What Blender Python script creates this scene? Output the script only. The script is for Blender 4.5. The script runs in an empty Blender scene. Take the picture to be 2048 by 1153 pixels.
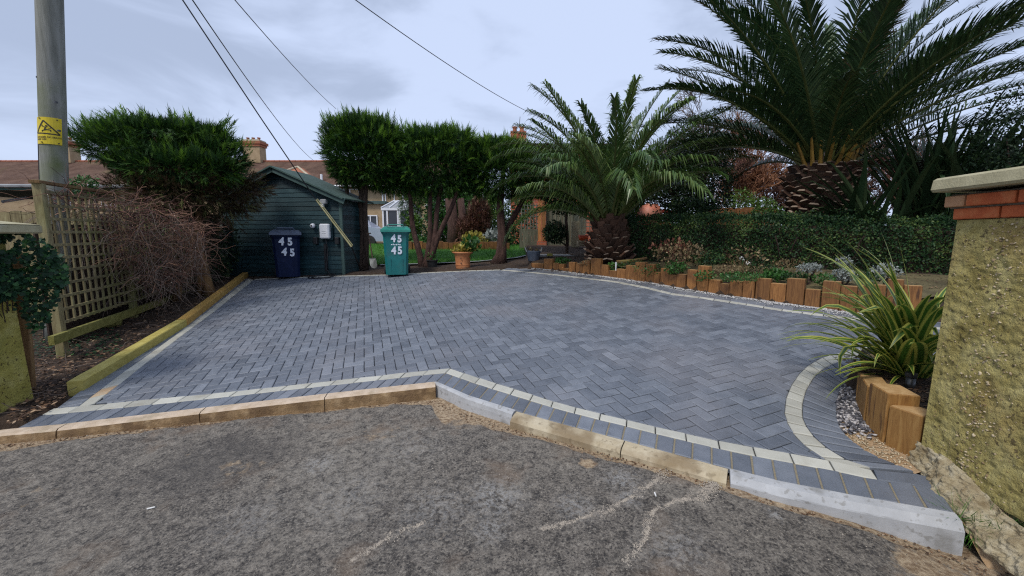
import bpy, bmesh, math, random
import numpy as np
from mathutils import Vector, Matrix, noise

# ------------------------------------------------------------------ camera, world, sun, exposure
scn = bpy.context.scene
COL = scn.collection
random.seed(7)
RNG = np.random.default_rng(7)
F_PX, CX, CY = 814.56, 1024.0, 576.5          # focal length and centre of the 2048 px wide photograph
PITCH = math.radians(7.3)
EYE = Vector((0.0, 0.0, 1.6))
cam_d = bpy.data.cameras.new('camera')
cam = bpy.data.objects.new('camera', cam_d)
COL.objects.link(cam)
cam.location = EYE
cam.rotation_euler = (math.radians(90) - PITCH, 0, 0)
cam_d.sensor_width = 36
cam_d.lens = F_PX / 2048 * 36
cam_d.clip_start = 0.05
cam_d.clip_end = 2000
scn.camera = cam

SUN_EL, SUN_AZ = math.radians(52), math.radians(215)   # azimuth clockwise from +Y
world = bpy.data.worlds.new('World')
scn.world = world
world.use_nodes = True
wn = world.node_tree
wn.nodes.clear()
def N(tree, kind, **kw):
    n = tree.nodes.new(kind)
    for k, v in kw.items():
        if k in n.inputs.keys() if isinstance(k, str) else False:
            n.inputs[k].default_value = v
        else:
            setattr(n, k, v)
    return n
out = N(wn, 'ShaderNodeOutputWorld')
bg = N(wn, 'ShaderNodeBackground'); bg.inputs['Strength'].default_value = 0.1
sky = N(wn, 'ShaderNodeTexSky', sky_type='NISHITA', sun_disc=False)
sky.sun_elevation = SUN_EL
sky.sun_rotation = SUN_AZ
sky.dust_density = 2.0
tc = N(wn, 'ShaderNodeTexCoord')
mp = N(wn, 'ShaderNodeMapping'); mp.inputs['Scale'].default_value = (1.0, 1.0, 2.6); mp.inputs['Location'].default_value = (3.1, 0.6, 1.9)
nz = N(wn, 'ShaderNodeTexNoise'); nz.inputs['Scale'].default_value = 2.3; nz.inputs['Detail'].default_value = 6; nz.inputs['Roughness'].default_value = 0.52; nz.inputs['Distortion'].default_value = 0.4
rp = N(wn, 'ShaderNodeValToRGB')
rp.color_ramp.interpolation = 'EASE'
rp.color_ramp.elements[0].position = 0.40; rp.color_ramp.elements[0].color = (3.0, 3.55, 4.8, 1)
rp.color_ramp.elements[1].position = 0.60; rp.color_ramp.elements[1].color = (4.35, 5.05, 6.7, 1)
mx = N(wn, 'ShaderNodeMix', data_type='RGBA'); mx.inputs[0].default_value = 0.90
L = wn.links.new
L(tc.outputs['Generated'], mp.inputs['Vector']); L(mp.outputs[0], nz.inputs['Vector']); L(nz.outputs['Fac'], rp.inputs['Fac'])
L(sky.outputs[0], mx.inputs[6]); L(rp.outputs[0], mx.inputs[7]); L(mx.outputs[2], bg.inputs['Color']); L(bg.outputs[0], out.inputs[0])

sun_d = bpy.data.lights.new('sun', 'SUN')
sun_d.energy = 1.5
sun_d.angle = math.radians(13)
sun_d.color = (1.0, 0.95, 0.87)
sun = bpy.data.objects.new('sun', sun_d)
COL.objects.link(sun)
sdir = Vector((math.sin(SUN_AZ) * math.cos(SUN_EL), math.cos(SUN_AZ) * math.cos(SUN_EL), math.sin(SUN_EL)))
sun.rotation_euler = sdir.to_track_quat('Z', 'Y').to_euler()
sun.location = sdir * 30
scn.view_settings.view_transform = 'Standard'
scn.view_settings.look = 'None'
scn.view_settings.exposure = 0.62
scn.view_settings.gamma = 1.0
scn.view_settings.use_curve_mapping = False
try:
    scn.cycles.max_bounces = 6
    scn.cycles.diffuse_bounces = 3
    scn.cycles.glossy_bounces = 2
    scn.cycles.transmission_bounces = 4
    scn.cycles.transparent_max_bounces = 4
    scn.cycles.use_denoising = False
    scn.cycles.sample_clamp_indirect = 4.0
    scn.cycles.filter_width = 1.2
except Exception:
    pass

# ------------------------------------------------------------------ measuring helpers (photograph pixel -> point in the place)
SA, SB, SC = 0.04488, 0.10027, -0.0438        # the sloping drive: z = SA x + SB y + SC
def zd(x, y): return SA * x + SB * y + SC
def ray(px, py):
    u, v = (px - CX) / F_PX, -(py - CY) / F_PX
    return Vector((u, math.cos(PITCH) + v * math.sin(PITCH), -math.sin(PITCH) + v * math.cos(PITCH)))
def drv(px, py, off=0.0):
    r = ray(px, py)
    return EYE + r * ((SC + off - EYE.z) / (r.z - SA * r.x - SB * r.y))
def atY(px, py, Y):
    r = ray(px, py)
    return EYE + r * (Y / r.y)
def d2(px, py):
    p = drv(px, py); return (p.x, p.y)
def rnd(a, b): return random.uniform(a, b)
def smooth(a, b, t):
    t = min(1.0, max(0.0, (t - a) / (b - a))); return t * t * (3 - 2 * t)

# ------------------------------------------------------------------ materials
def mk(name, cols, scale=4.0, detail=4.0, rough=0.8, bump=0.0, bscale=None, stretch=(1, 1, 1), rndv=0.0, attr=None,
       translucent=0.0, metallic=0.0, coat=0.0, spec=0.5, second=None, fine=None, bdist=0.02, rough2=None, dist=0.0, objcoord=True):
    """noise ramp colour + noise bump; rndv: value change per object; attr: float attribute 'tint' drives the ramp."""
    m = bpy.data.materials.new(name); m.use_nodes = True
    t = m.node_tree; t.nodes.clear()
    o = t.nodes.new('ShaderNodeOutputMaterial'); p = t.nodes.new('ShaderNodeBsdfPrincipled')
    p.inputs['Roughness'].default_value = rough; p.inputs['Metallic'].default_value = metallic
    p.inputs['Specular IOR Level'].default_value = spec
    if coat: p.inputs['Coat Weight'].default_value = coat
    tcn = t.nodes.new('ShaderNodeTexCoord'); mpn = t.nodes.new('ShaderNodeMapping')
    mpn.inputs['Scale'].default_value = stretch
    lk = t.links.new
    oi = t.nodes.new('ShaderNodeObjectInfo')
    lk(tcn.outputs['Object'], mpn.inputs['Vector'])
    if rndv:
        mulv = t.nodes.new('ShaderNodeVectorMath'); mulv.operation = 'SCALE'; mulv.inputs[0].default_value = (37, 53, 71)
        lk(oi.outputs['Random'], mulv.inputs['Scale']); lk(mulv.outputs[0], mpn.inputs['Location'])
    nt = t.nodes.new('ShaderNodeTexNoise'); nt.inputs['Scale'].default_value = scale; nt.inputs['Detail'].default_value = detail
    nt.inputs['Roughness'].default_value = 0.6; nt.inputs['Distortion'].default_value = dist
    lk(mpn.outputs[0], nt.inputs['Vector'])
    r = t.nodes.new('ShaderNodeValToRGB')
    el = r.color_ramp.elements
    while len(el) < len(cols): el.new(0.5)
    for e, (ps, c) in zip(el, cols): e.position = ps; e.color = (*c, 1)
    fac = nt.outputs['Fac']
    if attr:
        a = t.nodes.new('ShaderNodeAttribute'); a.attribute_name = attr
        ma = t.nodes.new('ShaderNodeMath'); ma.operation = 'MULTIPLY_ADD'; ma.inputs[1].default_value = 0.35; 
        lk(nt.outputs['Fac'], ma.inputs[0]); 
        mb_ = t.nodes.new('ShaderNodeMath'); mb_.operation = 'MULTIPLY_ADD'; mb_.inputs[1].default_value = 0.85; mb_.inputs[2].default_value = -0.1
        lk(a.outputs['Fac'], mb_.inputs[0]); lk(mb_.outputs[0], ma.inputs[2]); fac = ma.outputs[0]
    lk(fac, r.inputs['Fac'])
    col = r.outputs['Color']
    if second:                                # (colour, scale, lo, hi, strength): large stains or moss with their own shape
        c2, s2, lo, hi, st = second
        n2 = t.nodes.new('ShaderNodeTexNoise'); n2.inputs['Scale'].default_value = s2; n2.inputs['Detail'].default_value = 5
        lk(tcn.outputs['Object'], n2.inputs['Vector'])
        mr = t.nodes.new('ShaderNodeMapRange'); mr.inputs[1].default_value = lo; mr.inputs[2].default_value = hi; mr.inputs[4].default_value = st
        lk(n2.outputs['Fac'], mr.inputs[0])
        mm = t.nodes.new('ShaderNodeMix'); mm.data_type = 'RGBA'; lk(mr.outputs[0], mm.inputs[0]); lk(col, mm.inputs[6]); mm.inputs[7].default_value = (*c2, 1)
        col = mm.outputs[2]
    if fine:                                  # (colour, scale, lo, hi, strength): small specks
        c2, s2, lo, hi, st = fine
        n2 = t.nodes.new('ShaderNodeTexNoise'); n2.inputs['Scale'].default_value = s2; n2.inputs['Detail'].default_value = 2
        lk(mpn.outputs[0], n2.inputs['Vector'])
        mr = t.nodes.new('ShaderNodeMapRange'); mr.inputs[1].default_value = lo; mr.inputs[2].default_value = hi; mr.inputs[4].default_value = st
        lk(n2.outputs['Fac'], mr.inputs[0])
        mm = t.nodes.new('ShaderNodeMix'); mm.data_type = 'RGBA'; lk(mr.outputs[0], mm.inputs[0]); lk(col, mm.inputs[6]); mm.inputs[7].default_value = (*c2, 1)
        col = mm.outputs[2]
    if rndv:
        hs = t.nodes.new('ShaderNodeHueSaturation'); mrr = t.nodes.new('ShaderNodeMapRange')
        mrr.inputs[3].default_value = 1 - rndv; mrr.inputs[4].default_value = 1 + rndv
        lk(oi.outputs['Random'], mrr.inputs[0]); lk(mrr.outputs[0], hs.inputs['Value']); lk(col, hs.inputs['Color']); col = hs.outputs[0]
    lk(col, p.inputs['Base Color'])
    if bump:
        nb = t.nodes.new('ShaderNodeTexNoise'); nb.inputs['Scale'].default_value = bscale or scale * 4; nb.inputs['Detail'].default_value = 6
        nb.inputs['Roughness'].default_value = 0.65
        lk(mpn.outputs[0], nb.inputs['Vector'])
        b = t.nodes.new('ShaderNodeBump'); b.inputs['Strength'].default_value = bump; b.inputs['Distance'].default_value = bdist
        lk(nb.outputs['Fac'], b.inputs['Height']); lk(b.outputs[0], p.inputs['Normal'])
    if rough2 is not None:
        mr = t.nodes.new('ShaderNodeMapRange'); mr.inputs[1].default_value = 0.35; mr.inputs[2].default_value = 0.65
        mr.inputs[3].default_value = rough; mr.inputs[4].default_value = rough2
        lk(nt.outputs['Fac'], mr.inputs[0]); lk(mr.outputs[0], p.inputs['Roughness'])
    sh = p.outputs[0]
    if translucent:
        tr = t.nodes.new('ShaderNodeBsdfTranslucent'); lk(col, tr.inputs[0])
        ms = t.nodes.new('ShaderNodeMixShader'); ms.inputs[0].default_value = translucent
        lk(p.outputs[0], ms.inputs[1]); lk(tr.outputs[0], ms.inputs[2]); sh = ms.outputs[0]
    lk(sh, o.inputs['Surface'])
    return m

def mk2(name, a, b, **kw): return mk(name, [(0.3, a), (0.7, b)], **kw)

M = {}
M['paver'] = mk('charcoal_paver', [(0.25, (.088, .100, .122)), (0.5, (.145, .162, .192)), (0.75, (.23, .25, .285))], scale=9, rough=.38, rough2=.58, bump=.6, bscale=120, bdist=.006,
                rndv=.045, attr='tint', fine=((.26, .27, .3), 210, .62, .72, .55), second=((.23, .22, .23), .85, .50, .68, .42), spec=.55)
M['paver_bed'] = mk2('joint_sand_dark', (.010, .011, .013), (.024, .025, .028), scale=60, rough=.95)
M['cream_paver'] = mk('cream_paver', [(0.25, (.33, .32, .27)), (0.5, (.44, .43, .37)), (0.75, (.55, .54, .47))], scale=9, rough=.75, bump=.3, bscale=150, bdist=.004, rndv=.08, attr='tint',
                      second=((.27, .24, .18), 5, .58, .72, .5))
M['rust_paver'] = mk('rust_stained_paver', [(0.3, (.45, .40, .30)), (0.6, (.58, .30, .10))], scale=8, rough=.8, attr='tint')
M['joint_sand'] = mk2('pale_joint_sand', (.17, .145, .095), (.28, .235, .155), scale=90, rough=.95)
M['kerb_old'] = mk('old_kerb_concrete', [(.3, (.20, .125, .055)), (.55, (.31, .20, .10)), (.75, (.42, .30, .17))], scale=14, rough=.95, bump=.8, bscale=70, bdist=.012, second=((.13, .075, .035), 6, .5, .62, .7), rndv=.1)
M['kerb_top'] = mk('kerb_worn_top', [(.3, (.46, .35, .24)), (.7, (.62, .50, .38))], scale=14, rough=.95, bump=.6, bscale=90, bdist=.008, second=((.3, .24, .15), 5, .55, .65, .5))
M['kerb_new'] = mk('new_grey_kerb', [(.3, (.33, .335, .34)), (.7, (.45, .455, .46))], scale=7, rough=.8, bump=.35, bscale=120, bdist=.004, second=((.20, .195, .18), 6, .54, .66, .7), stretch=(1, 1, 1), rndv=.05, fine=((.16, .15, .13), 30, .60, .68, .5))
M['kerb_nose'] = mk('sandy_bullnose_kerb', [(.3, (.36, .29, .18)), (.7, (.53, .46, .33))], scale=8, rough=.9, bump=.4, bscale=90, bdist=.006, second=((.20, .14, .075), 4, .48, .62, .75), rndv=.1, fine=((.16, .12, .07), 26, .60, .68, .5))
M['soil'] = mk('dark_soil', [(.3, (.030, .018, .011)), (.6, (.07, .043, .026)), (.8, (.13, .085, .05))], scale=8, rough=1, bump=1, bscale=30, bdist=.05)
M['soil_dry'] = mk('olive_ground', [(.3, (.075, .062, .028)), (.7, (.17, .14, .065))], scale=3, rough=1, bump=.8, bscale=25, bdist=.03)
M['lawn'] = mk('lawn_base', [(.3, (.035, .12, .012)), (.7, (.07, .21, .02))], scale=2.5, rough=1, bump=.6, bscale=60, bdist=.02)
M['grass'] = mk('grass_blades', [(.1, (.03, .13, .01)), (.9, (.10, .29, .025))], scale=3, rough=.7, attr='tint', translucent=.3)
M['litter'] = mk('leaf_litter', [(.1, (.05, .026, .014)), (.5, (.17, .09, .045)), (.9, (.38, .27, .17))], scale=3, rough=.9, attr='tint')
M['sleeper'] = mk('orange_sleeper', [(.25, (.115, .046, .012)), (.5, (.215, .092, .025)), (.75, (.32, .152, .046))], scale=5, rough=.75, bump=.35, bscale=30, bdist=.006, stretch=(6, 6, .7), rndv=.26, second=((.075, .032, .012), 2.6, .52, .68, .75), dist=1.8, fine=((.05, .02, .01), 3.2, .66, .70, .8))
M['sleeper_olive'] = mk('planter_sleeper', [(.25, (.18, .08, .018)), (.5, (.28, .14, .036)), (.75, (.37, .21, .065))], scale=5, rough=.75, bump=.35, bscale=30, bdist=.006, stretch=(6, 6, .7), rndv=.12, second=((.15, .075, .022), 2.2, .54, .7, .6), dist=1.8, fine=((.07, .03, .012), 3.4, .67, .70, .7))
M['sleeper_end'] = mk('sleeper_end_grain', [(.3, (.36, .20, .07)), (.7, (.50, .32, .14))], scale=24, rough=.85, bump=.4, bscale=60, bdist=.004, rndv=.1)
M['beam_y'] = mk('yellow_green_timber', [(.25, (.30, .235, .045)), (.5, (.42, .345, .085)), (.75, (.52, .45, .14))], scale=4, rough=.75, bump=.3, bscale=26, bdist=.006, stretch=(4, 1.2, 4), second=((.20, .12, .03), 2.2, .6, .7, .7), dist=1.2)
M['beam_o'] = mk('amber_timber', [(.25, (.32, .17, .035)), (.5, (.44, .26, .06)), (.75, (.52, .35, .10))], scale=4, rough=.75, bump=.3, bscale=26, bdist=.006, stretch=(4, 1.2, 4), dist=1.2)
M['render'] = mk('mossy_roughcast', [(.25, (.25, .195, .05)), (.5, (.42, .35, .12)), (.75, (.56, .49, .21))], scale=8, rough=.95, bump=1, bscale=38, bdist=.03, second=((.33, .19, .07), 1.6, .50, .66, .6), fine=((.08, .055, .025), 46, .62, .68, .8))
M['render_l'] = mk('bright_moss_roughcast', [(.25, (.20, .175, .03)), (.5, (.33, .29, .065)), (.75, (.45, .40, .14))], scale=7, rough=.95, bump=.9, bscale=42, bdist=.02, fine=((.06, .04, .012), 40, .63, .68, .85), second=((.14, .16, .02), 1.8, .5, .65, .6))
M['pebble_w'] = mk('pale_stone_chip', [(.1, (.20, .13, .06)), (.9, (.60, .50, .34))], scale=3, rough=.8, attr='tint')
M['footing'] = mk('crumbling_footing', [(.25, (.20, .14, .07)), (.5, (.42, .35, .22)), (.75, (.60, .54, .40))], scale=14, rough=1, bump=1, bscale=30, bdist=.03, second=((.20, .14, .05), 4, .5, .62, .6))
M['sandy'] = mk('orange_sand', [(.25, (.28, .17, .08)), (.5, (.42, .28, .155)), (.75, (.54, .40, .26))], scale=18, rough=1, bump=.9, bscale=80, bdist=.012)
M['brick'] = mk('red_brick', [(.25, (.30, .055, .014)), (.5, (.42, .095, .026)), (.75, (.50, .17, .06))], scale=11, rough=.85, bump=.4, bscale=80, bdist=.005, rndv=.12, second=((.42, .27, .15), 6, .58, .72, .6))
M['brick_pale'] = mk('buff_red_brick', [(.25, (.40, .20, .09)), (.75, (.50, .28, .15))], scale=11, rough=.85, bump=.4, bscale=80, bdist=.005)
M['mortar'] = mk2('mortar', (.10, .08, .06), (.17, .14, .1), scale=30, rough=1)
M['coping'] = mk('coping_concrete', [(.3, (.30, .27, .16)), (.7, (.45, .41, .26))], scale=9, rough=.9, bump=.5, bscale=80, bdist=.008, second=((.55, .55, .46), 4, .6, .7, .4))
M['pole'] = mk('weathered_pole', [(.25, (.13, .135, .115)), (.5, (.21, .215, .19)), (.75, (.29, .295, .27))], scale=3, rough=.9, bump=.5, bscale=14, bdist=.012, stretch=(6, 6, .5), second=((.11, .14, .03), 1.1, .5, .62, .8))
M['sign'] = mk2('sign_yellow', (.62, .47, .01), (.72, .56, .03), scale=8, rough=.45)
M['black'] = mk2('black_print', (.012, .01, .008), (.03, .025, .02), scale=8, rough=.6)
M['cable'] = mk2('black_cable', (.012, .012, .014), (.025, .025, .028), scale=8, rough=.5)
M['guard'] = mk2('yellow_stay_guard', (.38, .34, .14), (.55, .50, .27), scale=20, rough=.6, stretch=(1, 1, .3))
M['shed'] = mk('dark_teal_stain', [(.25, (.005, .022, .028)), (.5, (.011, .038, .046)), (.75, (.028, .066, .074))], scale=3, rough=.5, bump=.3, bscale=20, bdist=.006, stretch=(.8, 3, 8), rndv=.38, second=((.026, .055, .060), 1.3, .52, .68, .45))
M['shed_trim'] = mk('green_grey_trim', [(.3, (.028, .062, .058)), (.7, (.055, .098, .09))], scale=5, rough=.6, bump=.3, bscale=30, bdist=.005, rndv=.1)
M['felt'] = mk('green_roof_felt', [(.3, (.035, .07, .06)), (.7, (.07, .115, .10))], scale=9, rough=.95, bump=.5, bscale=90, bdist=.006)
M['white'] = mk2('white_plastic', (.66, .68, .72), (.78, .79, .82), scale=3, rough=.35)
M['upvc'] = mk2('white_window_frame', (.68, .70, .74), (.8, .81, .83), scale=3, rough=.35)
M['blue_bin'] = mk2('navy_plastic', (.004, .010, .036), (.007, .016, .060), spec=.2, scale=5, rough=.6, bump=.1, bscale=60, second=((.04, .045, .06), 5, .60, .78, .35))
M['blue_lid'] = mk2('navy_lid_plastic', (.05, .07, .12), (.09, .12, .18), scale=5, rough=.4)
M['teal_bin'] = mk2('teal_plastic', (.006, .135, .135), (.012, .175, .17), scale=5, rough=.42, bump=.1, bscale=60, second=((.045, .12, .11), 4, .52, .72, .55))
M['teal_lid'] = mk2('teal_lid_plastic', (.02, .20, .16), (.04, .27, .21), scale=5, rough=.4)
M['print_w'] = mk2('white_vinyl', (.70, .76, .86), (.82, .86, .92), scale=5, rough=.5)
M['terracotta'] = mk('terracotta', [(.3, (.42, .15, .055)), (.7, (.56, .24, .10))], scale=5, rough=.8, bump=.2, bscale=60, second=((.55, .38, .25), 3, .6, .7, .4))
M['tub'] = mk2('blue_grey_rubber', (.055, .075, .11), (.11, .135, .18), scale=6, rough=.55)
M['metal'] = mk2('dull_steel', (.32, .31, .28), (.46, .45, .40), scale=14, rough=.5, metallic=.4)
M['lamp'] = mk2('dark_steel', (.05, .052, .055), (.11, .11, .11), scale=10, rough=.35, metallic=.7)
M['handle'] = mk2('dark_wood_handle', (.05, .03, .02), (.11, .07, .045), scale=12, rough=.7)
M['orange'] = mk2('orange_paint', (.62, .075, .02), (.75, .13, .04), scale=6, rough=.5)
M['mixer'] = mk('faded_orange_drum', [(.3, (.70, .16, .08)), (.7, (.78, .42, .32))], scale=3, rough=.55)
M['mixer_red'] = mk2('red_paint', (.45, .05, .03), (.62, .12, .07), scale=6, rough=.5)
M['cement'] = mk('cream_board', [(.3, (.30, .26, .16)), (.7, (.42, .38, .25))], scale=6, rough=.9, bump=.3, bscale=40)
M['fence_grey'] = mk('grey_green_board', [(.25, (.055, .055, .035)), (.5, (.11, .11, .075)), (.75, (.19, .185, .13))], scale=5, rough=.9, bump=.4, bscale=30, bdist=.006, stretch=(6, 6, .6), rndv=.3)
M['trellis_old'] = mk('mossy_trellis', [(.25, (.11, .085, .04)), (.5, (.19, .155, .075)), (.75, (.28, .25, .13))], scale=6, rough=.9, bump=.5, bscale=30, bdist=.006, stretch=(4, 4, .8), rndv=.25, second=((.12, .14, .03), 1.5, .5, .65, .5))
M['trellis_dark'] = mk('grey_trellis', [(.3, (.05, .06, .045)), (.7, (.16, .17, .14))], scale=6, rough=.9, rndv=.25)
M['fence_orange'] = mk('orange_board', [(.25, (.24, .085, .025)), (.5, (.36, .15, .045)), (.75, (.46, .22, .08))], scale=5, rough=.8, bump=.3, bscale=30, stretch=(6, 6, .6), rndv=.25)
M['post_wood'] = mk('rough_post', [(.25, (.09, .045, .018)), (.5, (.18, .10, .04)), (.75, (.27, .17, .075))], scale=6, rough=.95, bump=.7, bscale=24, bdist=.012, stretch=(5, 5, .6), second=((.18, .20, .04), 2, .55, .65, .5), rndv=.15)
M['bark'] = mk('dark_bark', [(.25, (.022, .014, .010)), (.5, (.055, .034, .024)), (.75, (.11, .072, .052))], scale=7, rough=.95, bump=1, bscale=22, bdist=.03, stretch=(3, 3, .7))
M['bark_red'] = mk('reddish_bark', [(.25, (.025, .012, .009)), (.5, (.065, .032, .024)), (.75, (.13, .07, .055))], scale=7, rough=.95, bump=1, bscale=22, bdist=.03, stretch=(3, 3, .7))
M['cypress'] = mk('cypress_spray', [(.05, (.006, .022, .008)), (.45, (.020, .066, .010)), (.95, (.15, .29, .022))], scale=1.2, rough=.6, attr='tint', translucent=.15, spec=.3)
M['cypress_brown'] = mk('dead_cypress_spray', [(.05, (.03, .018, .012)), (.5, (.075, .045, .025)), (.95, (.10, .12, .035))], scale=1.2, rough=.8, attr='tint', translucent=.1, spec=.2)
M['twig_red'] = mk('red_brown_twig', [(.05, (.035, .016, .013)), (.5, (.16, .065, .045)), (.95, (.42, .24, .15))], scale=1.5, rough=.8, attr='tint')
M['twig_grey'] = mk('grey_twig', [(.05, (.06, .045, .038)), (.5, (.15, .11, .09)), (.95, (.30, .23, .18))], scale=1.5, rough=.8, attr='tint')
M['twig_orange'] = mk('willow_twig', [(.05, (.18, .07, .03)), (.5, (.34, .15, .075)), (.95, (.50, .27, .15))], scale=1.5, rough=.8, attr='tint')
M['ivy'] = mk('ivy_leaf', [(.05, (.006, .022, .008)), (.5, (.012, .052, .022)), (.95, (.06, .16, .045))], scale=2, rough=.55, attr='tint', translucent=.15, spec=.3)
M['privet'] = mk('hedge_leaf', [(.05, (.008, .024, .010)), (.5, (.020, .062, .018)), (.95, (.12, .17, .04))], scale=1.5, rough=.55, attr='tint', translucent=.15, spec=.3)
M['dark_leaf'] = mk('dark_evergreen_leaf', [(.05, (.006, .014, .008)), (.5, (.014, .036, .015)), (.95, (.05, .085, .025))], scale=1.5, rough=.6, attr='tint', translucent=.1, spec=.25)
M['lime_leaf'] = mk('lime_leaf', [(.05, (.03, .075, .01)), (.5, (.075, .16, .018)), (.95, (.17, .26, .04))], scale=1.5, rough=.5, attr='tint', translucent=.25)
M['green_leaf'] = mk('mid_green_leaf', [(.05, (.015, .055, .012)), (.5, (.04, .13, .022)), (.95, (.10, .26, .05))], scale=1.5, rough=.5, attr='tint', translucent=.2)
M['yellow_leaf'] = mk('yellow_variegated_leaf', [(.05, (.16, .15, .025)), (.5, (.34, .29, .045)), (.95, (.52, .46, .13))], scale=1.5, rough=.5, attr='tint', translucent=.2)
M['silver_leaf'] = mk('silver_leaf', [(.05, (.10, .12, .10)), (.5, (.24, .27, .25)), (.95, (.42, .45, .43))], scale=1.5, rough=.8, attr='tint')
M['dry_leaf'] = mk('dry_stem', [(.05, (.06, .03, .012)), (.5, (.15, .105, .045)), (.95, (.33, .26, .14))], scale=1.5, rough=.8, attr='tint')
M['red_leaf'] = mk('russet_leaf', [(.05, (.07, .018, .010)), (.5, (.15, .045, .024)), (.95, (.27, .12, .06))], scale=1.5, rough=.7, attr='tint')
M['frond'] = mk('palm_leaflet', [(.05, (.010, .028, .012)), (.5, (.034, .076, .026)), (.95, (.14, .20, .070))], scale=1.0, rough=.38, attr='tint', translucent=.12, rndv=.15)
M['frond_b'] = mk('young_palm_leaflet', [(.05, (.018, .045, .010)), (.5, (.055, .112, .022)), (.95, (.19, .25, .075))], scale=1.0, rough=.36, attr='tint', translucent=.16, rndv=.15)
M['dry_frond'] = mk('dead_palm_leaflet', [(.05, (.05, .03, .015)), (.5, (.12, .08, .035)), (.95, (.28, .21, .10))], scale=1.0, rough=.8, attr='tint')
M['rachis'] = mk('palm_midrib', [(.3, (.05, .07, .018)), (.7, (.12, .13, .035))], scale=3, rough=.5)
M['petiole'] = mk('orange_petiole', [(.3, (.14, .075, .012)), (.7, (.30, .185, .03))], scale=4, rough=.55)
M['boot'] = mk('frond_stub', [(.25, (.035, .017, .010)), (.5, (.085, .042, .025)), (.75, (.16, .09, .055))], scale=9, rough=.9, bump=.6, bscale=30, rndv=.45, attr='tint')
M['boot_cut'] = mk('pale_cut_stub', [(.25, (.17, .12, .085)), (.75, (.36, .28, .21))], scale=12, rough=.9, rndv=.3)
M['palm_core'] = mk('palm_fibre', [(.3, (.018, .010, .006)), (.7, (.05, .028, .017))], scale=12, rough=1, bump=1, bscale=30, bdist=.03)
M['flax_dark'] = mk('dark_flax_blade', [(.05, (.012, .030, .012)), (.5, (.030, .062, .024)), (.95, (.10, .13, .055))], scale=1.2, rough=.4, attr='tint', translucent=.08, rndv=.3)
M['tile'] = mk('brown_roof_tile', [(.25, (.075, .038, .024)), (.5, (.13, .075, .052)), (.75, (.19, .115, .08))], scale=1.3, rough=.9, bump=.3, bscale=9, rndv=.12, second=((.20, .17, .07), .35, .56, .7, .5))
M['tile_red'] = mk('red_roof_tile', [(.3, (.28, .09, .045)), (.7, (.40, .16, .09))], scale=3, rough=.9, rndv=.15)
M['wall_tan'] = mk('tan_pebbledash', [(.3, (.30, .215, .12)), (.7, (.42, .31, .19))], scale=2.5, rough=.95, bump=.4, bscale=90, bdist=.01)
M['wall_cream'] = mk2('cream_wall', (.40, .34, .24), (.5, .44, .33), scale=2, rough=.9)
M['glass'] = mk2('dark_window_glass', (.012, .016, .022), (.03, .036, .045), scale=1, rough=.06, spec=.8)
M['car'] = mk2('silver_blue_paint', (.30, .34, .44), (.38, .42, .52), scale=1, rough=.25, coat=.5)
M['tyre'] = mk2('black_rubber', (.012, .012, .013), (.03, .03, .03), scale=6, rough=.85)
M['gravel_d'] = mk('slate_and_pebble', [(.1, (.035, .035, .042)), (.5, (.16, .15, .16)), (.95, (.62, .58, .55))], scale=3, rough=.7, attr='tint')
M['gravel_l'] = mk('pale_gravel', [(.1, (.20, .20, .21)), (.5, (.42, .41, .40)), (.95, (.70, .68, .65))], scale=3, rough=.8, attr='tint')
M['slab'] = mk2('grey_slab', (.20, .21, .22), (.34, .35, .36), scale=5, rough=.85, bump=.2, bscale=60)
M['butt'] = mk2('white_paper', (.7, .69, .65), (.8, .79, .76), scale=20, rough=.8)
M['moss_stone'] = mk2('mossy_slab', (.16, .15, .03), (.27, .25, .07), scale=14, rough=.95, bump=.5, bscale=60)

M['grit'] = mk('road_grit', [(.1, (.06, .05, .045)), (.5, (.19, .165, .14)), (.95, (.46, .40, .32))], scale=3, rough=.9, attr='tint')
# variegated flax: green middle, cream-yellow margins (attribute 'edge' across the blade)
def flax_var():
    m = mk('variegated_flax_blade', [(.1, (.035, .095, .014)), (.9, (.085, .19, .03))], scale=5, rough=.35, stretch=(1, 1, 1), translucent=.2, rndv=.2)
    t = m.node_tree
    p = next(n for n in t.nodes if n.type == 'BSDF_PRINCIPLED'); tr = next(n for n in t.nodes if n.type == 'BSDF_TRANSLUCENT')
    src = p.inputs['Base Color'].links[0].from_socket
    a = t.nodes.new('ShaderNodeAttribute'); a.attribute_name = 'edge'
    r = t.nodes.new('ShaderNodeValToRGB'); r.color_ramp.elements[0].position = .40; r.color_ramp.elements[0].color = (0, 0, 0, 1)
    r.color_ramp.elements[1].position = .62; r.color_ramp.elements[1].color = (1, 1, 1, 1)
    mm = t.nodes.new('ShaderNodeMix'); mm.data_type = 'RGBA'; mm.inputs[7].default_value = (.42, .42, .085, 1)
    t.links.new(a.outputs['Fac'], r.inputs['Fac']); t.links.new(r.outputs[0], mm.inputs[0]); t.links.new(src, mm.inputs[6])
    t.links.new(mm.outputs[2], p.inputs['Base Color']); t.links.new(mm.outputs[2], tr.inputs[0])
    return m
M['flax_var'] = flax_var()

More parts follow.
